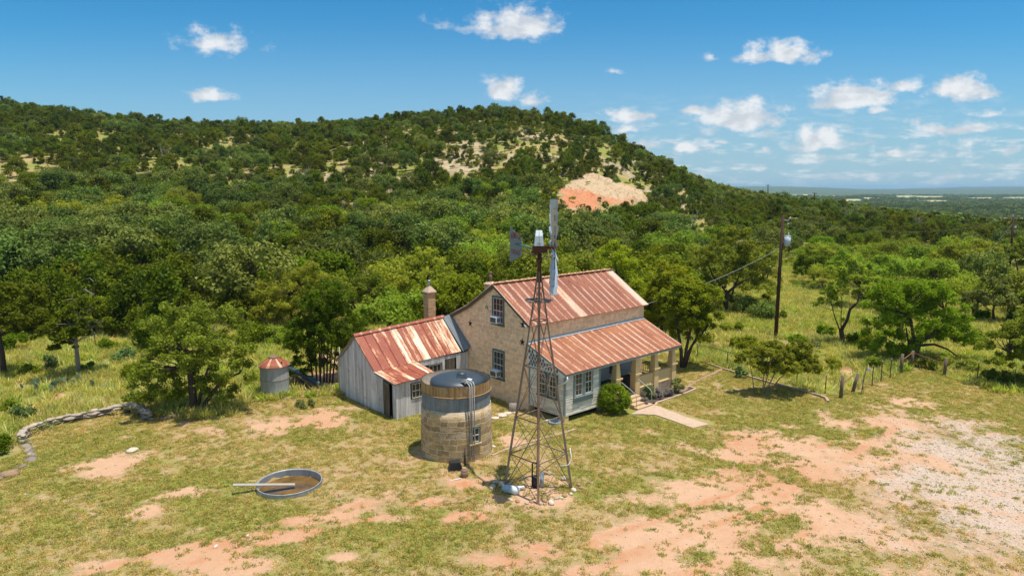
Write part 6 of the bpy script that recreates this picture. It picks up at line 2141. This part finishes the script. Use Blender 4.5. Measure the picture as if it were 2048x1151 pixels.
p = G(1227, 826)
bt = thing('clipped_bush', 'large round clipped green bush beside the front steps', 'bush', (p.x, p.y + .25, GZ))
r = np.random.default_rng(5)
cl = ellipsoid_clumps((0, 0, .86), (.92, .92, .76), 130, .20, r, .94, -1)
o = bpy.data.objects.new('foliage', crown_mesh('foliage', cl, 22000, .048, M['bushleaf'], 9, 1, .8)); COL.objects.link(o); o.parent = bt
mb = MB()
for k in range(5):
    mb.tube([(0.1 * cos(k * 1.3), .1 * sin(k * 1.3), -.1), (.4 * cos(k * 1.3), .4 * sin(k * 1.3), .9)], .03, 6)
mb.obj('stem', M['bark'], bt)
shrub('porch_shrub', 'leafy green shrub by the right handrail of the steps', 1301, 797, .55, .95, 'paleleaf', 4500, .055)
shrub('porch_shrub', 'pale green shrub at the right end of the garden bed', 1357, 785, .52, 1.0, 'paleleaf', 4500, .055)
shrub('dead_shrub', 'leafless brown shrub in the bed between the two green ones', 1318, 797, .5, .75, 'deadtwig', 1600, .045)
shrub('dead_shrub', 'leafless brown shrub below the right parapet', 1336, 792, .45, .7, 'deadtwig', 1500, .045)
shrub('dead_shrub', 'dry brown shrub low beside the steps', 1291, 808, .38, .55, 'deadtwig', 1100, .045)
SHR = [(1488, 700, 1.3, 1.1, 'elm', 'dark green shrub clump left of the transformer pole base'), (1525, 640, 1.6, 1.8, 'oak', 'tall grey green shrub behind the transformer pole foot'), (1490, 628, 1.5, 1.6, 'oak', 'dark shrub under the open forked mesquite'),
       (1480, 757, .55, .75, 'paleleaf', 'pale green shrub against the yard fence'), (1712, 688, .9, .9, 'elm', 'green shrub right of the crooked trunk'), (1650, 672, .9, .9, 'elm', 'green shrub left of the crooked trunk'),
       (1660, 742, .8, 1.0, 'mesquite', 'tall weedy bush behind the straight gate post'), (1745, 700, 1.2, 1.1, 'elm', 'dark shrub at the left foot of the big mesquite'), (1790, 715, 1.1, 1.0, 'elm', 'low shrub before the big mesquite'),
       (1930, 745, .9, .8, 'mesquite', 'green bush behind the right rail post'), (1985, 765, 1.0, .7, 'elm', 'bush left of the right edge metal post'), (2030, 770, 1.1, .8, 'elm', 'bush around the right edge metal post'), (1890, 735, .9, .7, 'mesquite', 'weeds around the right rail post'),
       (95, 742, .7, 1.3, 'paleleaf', 'pale feathery shrub left of the bare trunk juniper'), (60, 750, .8, .7, 'elm', 'low dark shrub by the far left trunk'), (128, 772, .8, .5, 'paleleaf', 'low silver green shrub above the small red patch'), (180, 742, .7, .6, 'elm', 'small bush just right of the bare juniper trunk'),
       (40, 838, .8, .7, 'paleleaf', 'grey green bush above the curve of the stone wall'), (12, 822, .7, .7, 'elm', 'green bush at the left frame edge'), (-5, 905, .9, .8, 'elm', 'dark bush cut by the left frame edge'),
       (275, 760, 1.1, 1.1, 'elm', 'dark bush left of the big left mesquite'), (610, 815, .8, .4, 'paleleaf', 'low grey green weed patch before the tarp roll'), (545, 690, 1.4, 1.5, 'mesquite', 'bright bushes behind the grain bin'), (590, 700, 1.2, 1.2, 'mesquite', 'bright bush between grain bin and elm'),
       (505, 690, 1.6, 1.7, 'elm', 'dark bush above and left of the grain bin'), (700, 690, 1.5, 1.2, 'elm', 'leafy bush against the back of the shed'), (760, 652, 1.6, .9, 'elm', 'low dark shrub row behind the shed ridge'), (950, 640, 1.3, 1.2, 'mesquite', 'bush behind the low rear roof'),
       (1465, 663, 1.0, 1.0, 'mesquite', 'leafy bush right of the porch end tree'), (1560, 640, .8, .8, 'elm', 'small bush just right of the transformer pole'), (1690, 650, .6, .6, 'elm', 'small bush in the open meadow')]
SHR += [(30, 700, 1.3, 1.2, 'elm', 'dark bush in the upper left meadow below the frame edge juniper'), (215, 700, 1.0, .9, 'elm', 'round bush right of the left meadow post'), (250, 720, .9, .8, 'paleleaf', 'pale bush between the left meadow post and the mesquite'),
        (1500, 612, 1.2, 1.1, 'elm', 'bush behind the open forked mesquite'), (1590, 690, .9, .8, 'elm', 'bush behind the ornamental lawn tree'), (1630, 700, .7, .6, 'paleleaf', 'pale weed clump above the ornamental lawn tree'), (1780, 640, 1.3, 1.2, 'elm', 'bush deep behind the big mesquite left side'),
        (1890, 660, 1.2, 1.2, 'elm', 'bush right behind the big mesquite'), (1950, 690, 1.2, 1.1, 'mesquite', 'light bush between big mesquite and frame edge tree'), (1960, 640, 1.1, 1.0, 'elm', 'bush below the small round mesquite'), (2030, 650, 1.2, 1.1, 'oak', 'grey green bush at the right frame edge'),
        (1740, 740, .8, .9, 'mesquite', 'weedy bush behind the thin metal posts'), (1850, 738, .7, .6, 'elm', 'weed clump under the long red rail')]
for (u, v, w_, h_, kd, lb) in SHR:
    shrub('shrub', lb, u, v, w_, h_, kd, int(2200 * w_ * w_ + 900), .085, group='wild shrubs in the meadow')
# prickly pear patch
for (u, v, n, lb) in ((1655, 582, 60, 'patch of blue green prickly pear in the right meadow'), (1950, 590, 40, 'prickly pear patch below the farther utility pole'), (118, 778, 26, 'prickly pear patch above the small red patch')):
    p = G(u, v); mb = MB(); rr = random.Random(u)
    for k in range(n):
        c = Vector((rr.gauss(0, 1.3), rr.gauss(0, .6), rr.uniform(.1, .7)))
        a = rr.uniform(0, pi)
        ax = Vector((cos(a), sin(a), 0)); uz = Vector((rr.uniform(-.3, .3), rr.uniform(-.3, .3), 1)).normalized()
        th_ = ax.cross(uz) * .02
        ring = [c + ax * .13 * cos(q * pi / 4) + uz * .18 * sin(q * pi / 4) for q in range(8)]
        t_ = rr.random()
        mb.face([q + th_ for q in ring], t_); mb.face([q - th_ for q in ring][::-1], t_)
        for q in range(8):
            mb.face([ring[q] - th_, ring[(q + 1) % 8] - th_, ring[(q + 1) % 8] + th_, ring[q] + th_], t_)
    tag(mb.obj('prickly_pear', M['cactus'], loc=p), lb, 'cactus', 'prickly pear patches')


# ------------------------------------------------------------------ forest prototypes
def proto(kind, seed, h, r_, n, leaf, nc):
    r = np.random.default_rng(seed)
    cl = []
    if kind == 'juniper':
        lobes = r.integers(2, 5)
        for k in range(nc):
            z = h * (.12 + .80 * r.random() ** 1.05)
            q = r_ * max(.10, (1 - (z / h) ** 2.0)) ** .62 * (.55 + .4 * r.random())
            a = r.random() * 2 * pi
            q *= 1 + .22 * sin(lobes * a + seed)
            cl.append((q * cos(a), q * sin(a), z, r_ * r.uniform(.22, .36)))
        cl.append((0, 0, h * .94, r_ * .2))
        flat, up, sp = 1.0, .35, .35
        stems = [([(0, 0, -.3), (.05, 0, h * .4), (0, .05, h * .85)], .12, .05)]
    elif kind == 'oak':
        cl = ellipsoid_clumps((0, 0, h * .60), (r_ * .82, r_ * .82, h * .36), nc, r_ * .28, r, .7, -.45)
        flat, up, sp = .85, .45, 0
        stems = [([(0, 0, -.3), (.1, 0, h * .25), (.3, .1, h * .55)], .18, .09), ([(0, 0, h * .15), (-.5, .3, h * .5)], .12, .06)]
    else:
        cl = ellipsoid_clumps((0, 0, h * .66), (r_ * .9, r_ * .9, h * .27), nc, r_ * .26, r, .45, -.7)
        flat, up, sp = .6, .5, 0
        stems = [([(0, 0, -.3), (.2, 0, h * .25), (.7, .2, h * .6)], .15, .06), ([(.05, 0, h * .1), (-.6, .3, h * .55)], .11, .05)]
    return cl, stems, flat, up, sp


PROT = {}
spec = {'juniper': ('juniper', [(4.6, 2.3), (4.0, 2.5), (5.2, 2.2), (3.6, 2.1), (4.3, 2.0)], 2600, .17, 30),
        'oak': ('oak', [(5.4, 3.2), (4.8, 3.0), (5.9, 3.5)], 3000, .19, 24),
        'mesquite': ('mesquite', [(4.6, 3.0), (4.2, 2.8), (5.0, 3.3)], 2300, .16, 22),
        'elm': ('elm', [(4.6, 2.9), (4.0, 2.6)], 2800, .17, 24)}
for kd, (mt, dims, n, leaf, nc) in spec.items():
    lst = []
    for i, (h, r_) in enumerate(dims):
        cl, stems, flat, up, sp = proto(kd if kd != 'elm' else 'oak', 50 + i * 3 + len(kd), h, r_, n, leaf, nc)
        crown = crown_mesh('crown', cl, int(n * 1.7), leaf * .77, M[mt], 90 + i, flat, up, sp)
        mb = MB(); branches(mb, stems, cl, i, .06, 0, lim=7)
        trunk = mb.mesh('trunk', M['bark'])
        lst.append((crown, trunk, h, r_))
    PROT[kd] = lst
FARP = []
for i, (kd, h, r_, n, leaf) in enumerate((('juniper', 4.4, 2.4, 420, .42), ('oak', 5.0, 3.2, 480, .46), ('juniper', 3.8, 2.3, 380, .42))):
    cl, stems, flat, up, sp = proto(kd, 200 + i, h, r_, n, leaf, 14)
    FARP.append(crown_mesh('far_crown', cl, n, leaf, M['oak' if kd == 'oak' else 'juniper'], 300 + i, flat, up, sp))


def instancer(name, pts, rot, scl, idx, meshes, kind='stuff', label=None, cat=None):
    """scatter meshes over points with geometry nodes; the sources live in a collection outside the scene"""
    src = bpy.data.collections.new(name + '_sources')
    for i, me in enumerate(meshes):
        so_ = bpy.data.objects.new('%s_%02d' % (name, i), me)
        src.objects.link(so_)
    me = bpy.data.meshes.new(name)
    n = len(pts)
    me.vertices.add(n); me.vertices.foreach_set('co', np.asarray(pts, np.float32).ravel())
    a = me.attributes.new('irot', 'FLOAT_VECTOR', 'POINT'); a.data.foreach_set('vector', np.asarray(rot, np.float32).ravel())
    a = me.attributes.new('iscl', 'FLOAT_VECTOR', 'POINT'); a.data.foreach_set('vector', np.asarray(scl, np.float32).ravel())
    a = me.attributes.new('iidx', 'INT', 'POINT'); a.data.foreach_set('value', np.asarray(idx, np.int32))
    o = bpy.data.objects.new(name, me); COL.objects.link(o)
    ng = bpy.data.node_groups.new(name, 'GeometryNodeTree')
    ng.interface.new_socket('Geometry', in_out='INPUT', socket_type='NodeSocketGeometry')
    ng.interface.new_socket('Geometry', in_out='OUTPUT', socket_type='NodeSocketGeometry')
    N = ng.nodes; L = ng.links
    gi = N.new('NodeGroupInput'); go = N.new('NodeGroupOutput')
    ci = N.new('GeometryNodeCollectionInfo'); ci.inputs['Collection'].default_value = src
    ci.inputs['Separate Children'].default_value = True; ci.inputs['Reset Children'].default_value = True
    ip = N.new('GeometryNodeInstanceOnPoints'); ip.inputs['Pick Instance'].default_value = True

    def attr(nm, ty):
        q = N.new('GeometryNodeInputNamedAttribute'); q.data_type = ty; q.inputs['Name'].default_value = nm
        return q.outputs[0]
    L.new(gi.outputs[0], ip.inputs['Points']); L.new(ci.outputs[0], ip.inputs['Instance'])
    L.new(attr('iidx', 'INT'), ip.inputs['Instance Index'])
    er = N.new('FunctionNodeEulerToRotation'); L.new(attr('irot', 'FLOAT_VECTOR'), er.inputs[0]); L.new(er.outputs[0], ip.inputs['Rotation'])
    L.new(attr('iscl', 'FLOAT_VECTOR'), ip.inputs['Scale'])
    L.new(ip.outputs[0], go.inputs[0])
    md = o.modifiers.new('scatter', 'NODES'); md.node_group = ng
    tag(o, label, cat, None, kind)
    return o


# ------------------------------------------------------------------ forest placement
CLEAR = [(505, 535, 46, 26), (508, 568, 40, 44), (300, 480, 24, 12), (700, 500, 26, 12), (860, 430, 24, 10), (150, 735, 210, 62), (600, 705, 90, 40), (770, 670, 90, 26), (1385, 470, 46, 30), (1600, 650, 70, 60), (1660, 610, 40, 26), (1580, 585, 40, 18), (440, 700, 60, 60), (700, 742, 60, 60), (1480, 700, 120, 60),
         (1830, 700, 260, 60), (1990, 570, 80, 26), (1900, 560, 60, 16), (1740, 470, 30, 8), (1590, 520, 22, 16), (1830, 500, 40, 10), (530, 620, 30, 26), (1440, 560, 30, 24)]
FX = []


def forest():
    r = np.random.default_rng(77)
    out = []
    cell = 3.9
    xs = np.arange(-330, 260, cell); ys = np.arange(52, 345, cell)
    X, Y = np.meshgrid(xs, ys)
    X = X + r.uniform(-.46, .46, X.shape) * cell; Y = Y + r.uniform(-.46, .46, Y.shape) * cell
    X = X.ravel(); Y = Y.ravel()
    Z = terrain(X, Y)
    U, V = toppx(X, Y, Z)
    a = X / Y
    yc = np.interp(a, TA, TY); y0 = np.interp(a, TA, T0)
    t = np.clip((Y - y0) / (yc - y0), 0, 1.2)
    keep = (U > -260) & (U < 2300) & (Y < yc + 26)
    nz = fbm(X, Y, 11, 3, 33); nz2 = fbm(X, Y, 30, 3, 401)
    dens = np.ones(len(X))
    hill = t > .42
    lime = sstep(100, 190, Y) * sstep(0.50, 0.70, fbm(X, Y, 14, 3, 33))
    dens = np.where(hill, .58 - .42 * lime - .12 * sstep(900, 1150, U), dens)
    dens = np.where((t > .93), .92, dens)
    right = sstep(1340, 1420, U)
    dm = np.where(Y < 112, .30 + .40 * sstep(.45, .6, nz2), np.where(Y < 132, .58, .88))
    dens = dens * (1 - right) + dm * right
    dens *= (1 - scar_mask(X, Y))
    for (u, v, ru, rv) in CLEAR:
        dens = np.where(((U - u) / ru) ** 2 + ((V - v) / rv) ** 2 < 1, .0, dens)
    dens = np.where(in_poly(X, Y, LAWN), 0, dens)
    # buildings
    lx = (X - P0.x) * COSL + (Y - P0.y) * SINL; ly = -(X - P0.x) * SINL + (Y - P0.y) * COSL
    dens = np.where((lx > -12) & (lx < 16) & (ly > -8) & (ly < 15), 0, dens)
    for (hx_, hy_, hr_) in HEROES:
        dens = np.where((X - hx_) ** 2 + (Y - hy_) ** 2 < hr_ ** 2, 0, dens)
    # sight line below the far cut bank stays open
    keep &= r.random(len(X)) < dens
    q = r.random(len(X)); nzs = fbm(X, Y, 18, 2, 510)
    sel = np.where(keep)[0]
    for i in sel:
        x, y, z, u, v, tt = X[i], Y[i], Z[i], U[i], V[i], t[i]
        s_ = nzs[i] + (q[i] - .5) * .5
        if u > 1380 and y < 120:
            kd = 'mesquite' if s_ < .66 else ('juniper' if s_ < .74 else 'oak')
        elif y < 78:
            if u < 530: kd = 'juniper' if s_ < .56 else ('oak' if s_ < .68 else 'elm')
            elif u < 930: kd = 'elm' if s_ < .40 else ('mesquite' if s_ < .60 else 'juniper')
            else: kd = 'juniper' if s_ < .46 else ('mesquite' if s_ < .60 else 'elm')
        elif tt > .42:
            kd = 'juniper' if s_ < .68 else 'oak'
        else:
            kd = 'juniper' if s_ < .50 else ('oak' if s_ < .64 else ('elm' if s_ < .74 else 'mesquite'))
            if u < 260 and 75 < y < 110 and q[i] < .8: kd = 'oak'
        sc = {'juniper': 1.0, 'oak': 1.0, 'mesquite': 1.0, 'elm': 1.0}[kd] * r.uniform(.72, 1.22)
        if tt > .42: sc *= .98 if kd == 'juniper' else .84
        elif tt > .25: sc *= 1.05
        if u > 1380 and y > 120: sc *= .92
        if y < 118 and u < 1350: sc *= 1.22
        if 1108 < u < 1305 and y < 175:
            vt = toppx(x, y, z + PROT[kd][0][2] * sc)[1]
            lim = np.interp(u, [1108, 1125, 1195, 1240, 1300], [400, 424, 424, 406, 402])
            if vt < lim:
                k_ = (CAM_H + y * ratio(lim) - z) / PROT[kd][0][2]
                if k_ < .38 * sc: continue
                sc = min(sc, k_)
        out.append((x, y, z, u, v, kd, sc, r.uniform(0, 2 * pi), r.integers(0, 99)))
    return out


FT = forest()
# how large each shows: nearer is larger, those hidden low behind the house are skipped for the individual list
inview = [f for f in FT if -40 < f[3] < 2088 and f[4] > 200]
inview.sort(key=lambda f: f[1] / (f[6] * (1.2 if f[5] == 'oak' else 1)))
NIND = 272
ind = inview[:NIND]
indset = set(id(f) for f in ind)
rest = [f for f in FT if id(f) not in indset]
COLN = [(150, 'at the left frame edge'), (350, 'above the left meadow'), (560, 'above the grain bin'), (760, 'above the plank shed'), (930, 'near the shed chimney'), (1060, 'left of the windmill head'), (1150, 'behind the windmill wheel'),
        (1310, 'behind the main roof'), (1450, 'above the porch end'), (1650, 'around the transformer pole'), (1900, 'beyond the corner posts'), (9999, 'near the right pole')]
ROWN = [(66, 'in the first row'), (76, 'in the second row'), (86, 'in the third row'), (98, 'in the fourth row'), (999, 'in the fifth row')]
LOOK = {'juniper': 'dark juniper', 'oak': 'greyish live oak', 'mesquite': 'feathery mesquite', 'elm': 'leafy hackberry'}
NAME = {'juniper': 'juniper_tree', 'oak': 'live_oak', 'mesquite': 'mesquite_tree', 'elm': 'hackberry_tree'}
grp = {}
for f in ind:
    cn = next(n for (lim, n) in COLN if f[3] < lim); rn = next(n for (lim, n) in ROWN if f[1] < lim)
    grp.setdefault((f[5], rn, cn), []).append(f)
for (kd, rn, cn), lst in grp.items():
    lst.sort(key=lambda f: f[3])
    for i, f in enumerate(lst):
        crown, trunk, h, r_ = PROT[kd][f[8] % len(PROT[kd])]
        od = ordinal(i, len(lst))
        t = thing(NAME[kd], f'{LOOK[kd]} {rn} {cn}' + (f', {od}' if od else ''), 'tree', (f[0], f[1], f[2]), f[7], 'wild trees below the hill')
        t.scale = (f[6], f[6], f[6])
        for nm, me in (('crown', crown), ('trunk', trunk)):
            o = bpy.data.objects.new(nm, me); COL.objects.link(o); o.parent = t
order = ['juniper', 'oak', 'mesquite', 'elm']
meshes = []; off = {}
for kd in order:
    off[kd] = len(meshes)
    meshes += [q[0] for q in PROT[kd]]
pts = [(f[0], f[1], f[2] - .1) for f in rest]
rot = [(0, 0, f[7]) for f in rest]
scl = [(f[6], f[6], f[6]) for f in rest]
idx = [off[f[5]] + f[8] % len(PROT[f[5]]) for f in rest]
instancer('hillside_woodland', pts, rot, scl, idx, meshes)
# low scrub between the trees on the slopes
r = np.random.default_rng(5)
n = 5200
Y = 75 + 215 * r.random(n) ** .8; A = r.uniform(-.85, .62, n); X = A * Y
Z = terrain(X, Y); yc = np.interp(A, TA, TY)
k = (Y < yc + 8) & (r.random(n) > .8 * scar_mask(X, Y))
k &= ~((A > .2) & (Y < 110) & (r.random(n) < .7))
X, Y, Z = X[k], Y[k], Z[k]; n = len(X)
s_ = r.uniform(.18, .42, n)
instancer('hillside_scrub', np.stack([X, Y, Z - .1], -1), np.stack([np.zeros(n), np.zeros(n), r.uniform(0, 6.28, n)], -1), np.stack([s_, s_, s_ * .8], -1), r.integers(0, len(meshes), n), meshes)
# woods of the plain beyond the ridge
n = 26000
Y = 260 + 3400 * r.random(n) ** 1.7; A = r.uniform(.18, .95, n); X = A * Y
k = (fbm(X, Y, 160, 3, 77) + r.random(n) * .25 > .56) | (Y < 500)
k &= field_mask(X, Y) < .2
X, Y = X[k], Y[k]; n = len(X); Z = terrain(X, Y)
s_ = r.uniform(.8, 1.5, n) * (1 + np.clip((Y - 700) / 1500, 0, 1.6))
instancer('plain_woodland', np.stack([X, Y, Z - .2], -1), np.stack([np.zeros(n), np.zeros(n), r.uniform(0, 6.28, n)], -1), np.stack([s_ * 1.15, s_ * 1.15, s_ * np.where(Y > 1500, .5, .85)], -1), r.integers(0, 3, n), FARP)


# ------------------------------------------------------------------ grass
def tuft(seed, nb, h, spread, w_, mat_, lean=.5):
    r = np.random.default_rng(seed)
    a = r.uniform(0, 2 * pi, nb)
    base = np.stack([r.normal(0, spread, nb), r.normal(0, spread, nb), np.zeros(nb)], -1)
    hh = h * r.uniform(.5, 1.2, nb)
    dirv = np.stack([np.cos(a) * lean * r.random(nb), np.sin(a) * lean * r.random(nb), np.ones(nb)], -1)
    c = base + dirv * hh[:, None] * .5
    T1 = dirv * hh[:, None] * .5
    sd = np.stack([-np.sin(a), np.cos(a), np.zeros(nb)], -1) * (w_ * r.uniform(.6, 1.3, nb))[:, None]
    return quads_mesh('tuft', c, T1, sd, r.random(nb), mat_)


def scatter_grass(name, n, ymax, amax, rule, meshes, smin, smax, seed, ymin=16, label=None):
    r = np.random.default_rng(seed)
    Y = np.sqrt(r.uniform(ymin ** 2, ymax ** 2, n)); A = r.uniform(-amax, amax, n); X = A * (Y + 3)
    mk = masks(X, Y)
    lx = (X - P0.x) * COSL + (Y - P0.y) * SINL; ly = -(X - P0.x) * SINL + (Y - P0.y) * COSL
    house = ((lx > -.05) & (lx < 10.95) & (ly > -3.1) & (ly < 9.1)) | ((lx > SX - .1) & (lx <= 0) & (ly > 3.75) & (ly < 10.8)) | ((lx > 4.8) & (lx < 6.6) & (ly < -2.9) & (ly > -8.7)) | ((lx > 6.4) & (lx < 11.1) & (ly < -2.9) & (ly > -4.3)) | ((lx > 4) & (lx < 5) & (ly < -3) & (ly > -5.3))
    house |= (X - TC.x) ** 2 + (Y - TC.y) ** 2 < 1.9 ** 2
    house |= (X + 10.05) ** 2 + (Y - 29.25) ** 2 < 1.5 ** 2
    p = rule(mk, X, Y) * (~house)
    k = r.random(n) < p
    X, Y = X[k], Y[k]; m = len(X)
    Z = terrain(X, Y)
    s_ = r.uniform(smin, smax, m)
    print(name, m)
    return instancer(name, np.stack([X, Y, Z], -1), np.stack([r.normal(0, .12, m), r.normal(0, .12, m), r.uniform(0, 6.28, m)], -1), np.stack([s_, s_, s_ * r.uniform(.8, 1.2, m)], -1), r.integers(0, len(meshes), m), meshes)


lt_ = [tuft(i, 16, .060, .06, .010, M['grass'], 1.9) for i in range(4)]
gt_ = [tuft(i + 9, 16, .062, .055, .012, M['lawngreen'], 1.9) for i in range(3)]
tt_ = [tuft(i + 20, 28, .42, .12, .020, M['tallgrass'], 1.5) for i in range(4)]
wt_ = [tuft(i + 30, 34, .30, .13, .030, M['greengrass'], 1.7) for i in range(4)]


def lawn_rule(mk, X, Y):
    sub = fbm(X, Y, .45, 3, 700)
    v_ = mk['cover'] + (sub - .5) * 1.6
    return mk['lawn'] * sstep(.35, .8, v_) * sstep(64, 50, Y)


scatter_grass('lawn_grass', 210000, 62, .98, lawn_rule, lt_, .7, 1.5, 1)
scatter_grass('lawn_weeds', 150000, 60, .98, lambda mk, X, Y: mk['lawn'] * sstep(.45, .75, mk['cover'] * .4 + mk['lush'] * .5 + (fbm(X, Y, .6, 3, 710) - .5) * 1.0) * (1 - mk['grav'] * .75) * (1 - .5 * mk['dirt']) + mk['lawn'] * .6 * sstep(.60, .70, fbm(X, Y, .5, 2, 760)), gt_, .6, 1.5, 2)
scatter_grass('meadow_grass', 150000, 135, .98, lambda mk, X, Y: (1 - mk['lawn']) * sstep(.12, .55, mk['cover']) * (.35 + .65 * sstep(.36, .5, fbm(X, Y, 3, 3, 720))) * sstep(140, 90, Y), tt_, .6, 1.35, 3, ymin=34)
scatter_grass('meadow_weeds', 60000, 130, .98, lambda mk, X, Y: (1 - mk['lawn']) * sstep(.48, .60, fbm(X, Y, 4, 3, 730)) * sstep(.12, .55, mk['cover']), wt_, .6, 1.7, 4, ymin=34)
# pebbles on the gravel and bare dirt
pm_ = []
for i in range(4):
    mb = MB(); mb.rock((0, 0, .01), .035, .028, .018, 0, tint=.5, seed=i + 900); pm_.append(mb.mesh('pebble', M['whitestone']))
scatter_grass('gravel', 60000, 48, .98, lambda mk, X, Y: mk['lawn'] * np.clip(mk['grav'] * .9 + mk['dirt'] * .12, 0, 1), pm_, .4, 1.5, 5)

# ------------------------------------------------------------------ haze
HAZE = True
if HAZE:
    mb = MB()
    mb.box(-16000, 16000, -400, 21000, -75, 75)
    hm = bpy.data.materials.new('haze'); hm.use_nodes = True
    ht = NT(hm.node_tree); ht.n.clear()
    pv = ht.node('ShaderNodeVolumePrincipled', {'Color': (0.50, 0.78, 1.0, 1), 'Density': 0.00008, 'Anisotropy': 0.1})
    ht.l.new(pv.outputs[0], ht.node('ShaderNodeOutputMaterial').inputs['Volume'])
    ho = mb.obj('haze', hm); tag(ho, kind='stuff')
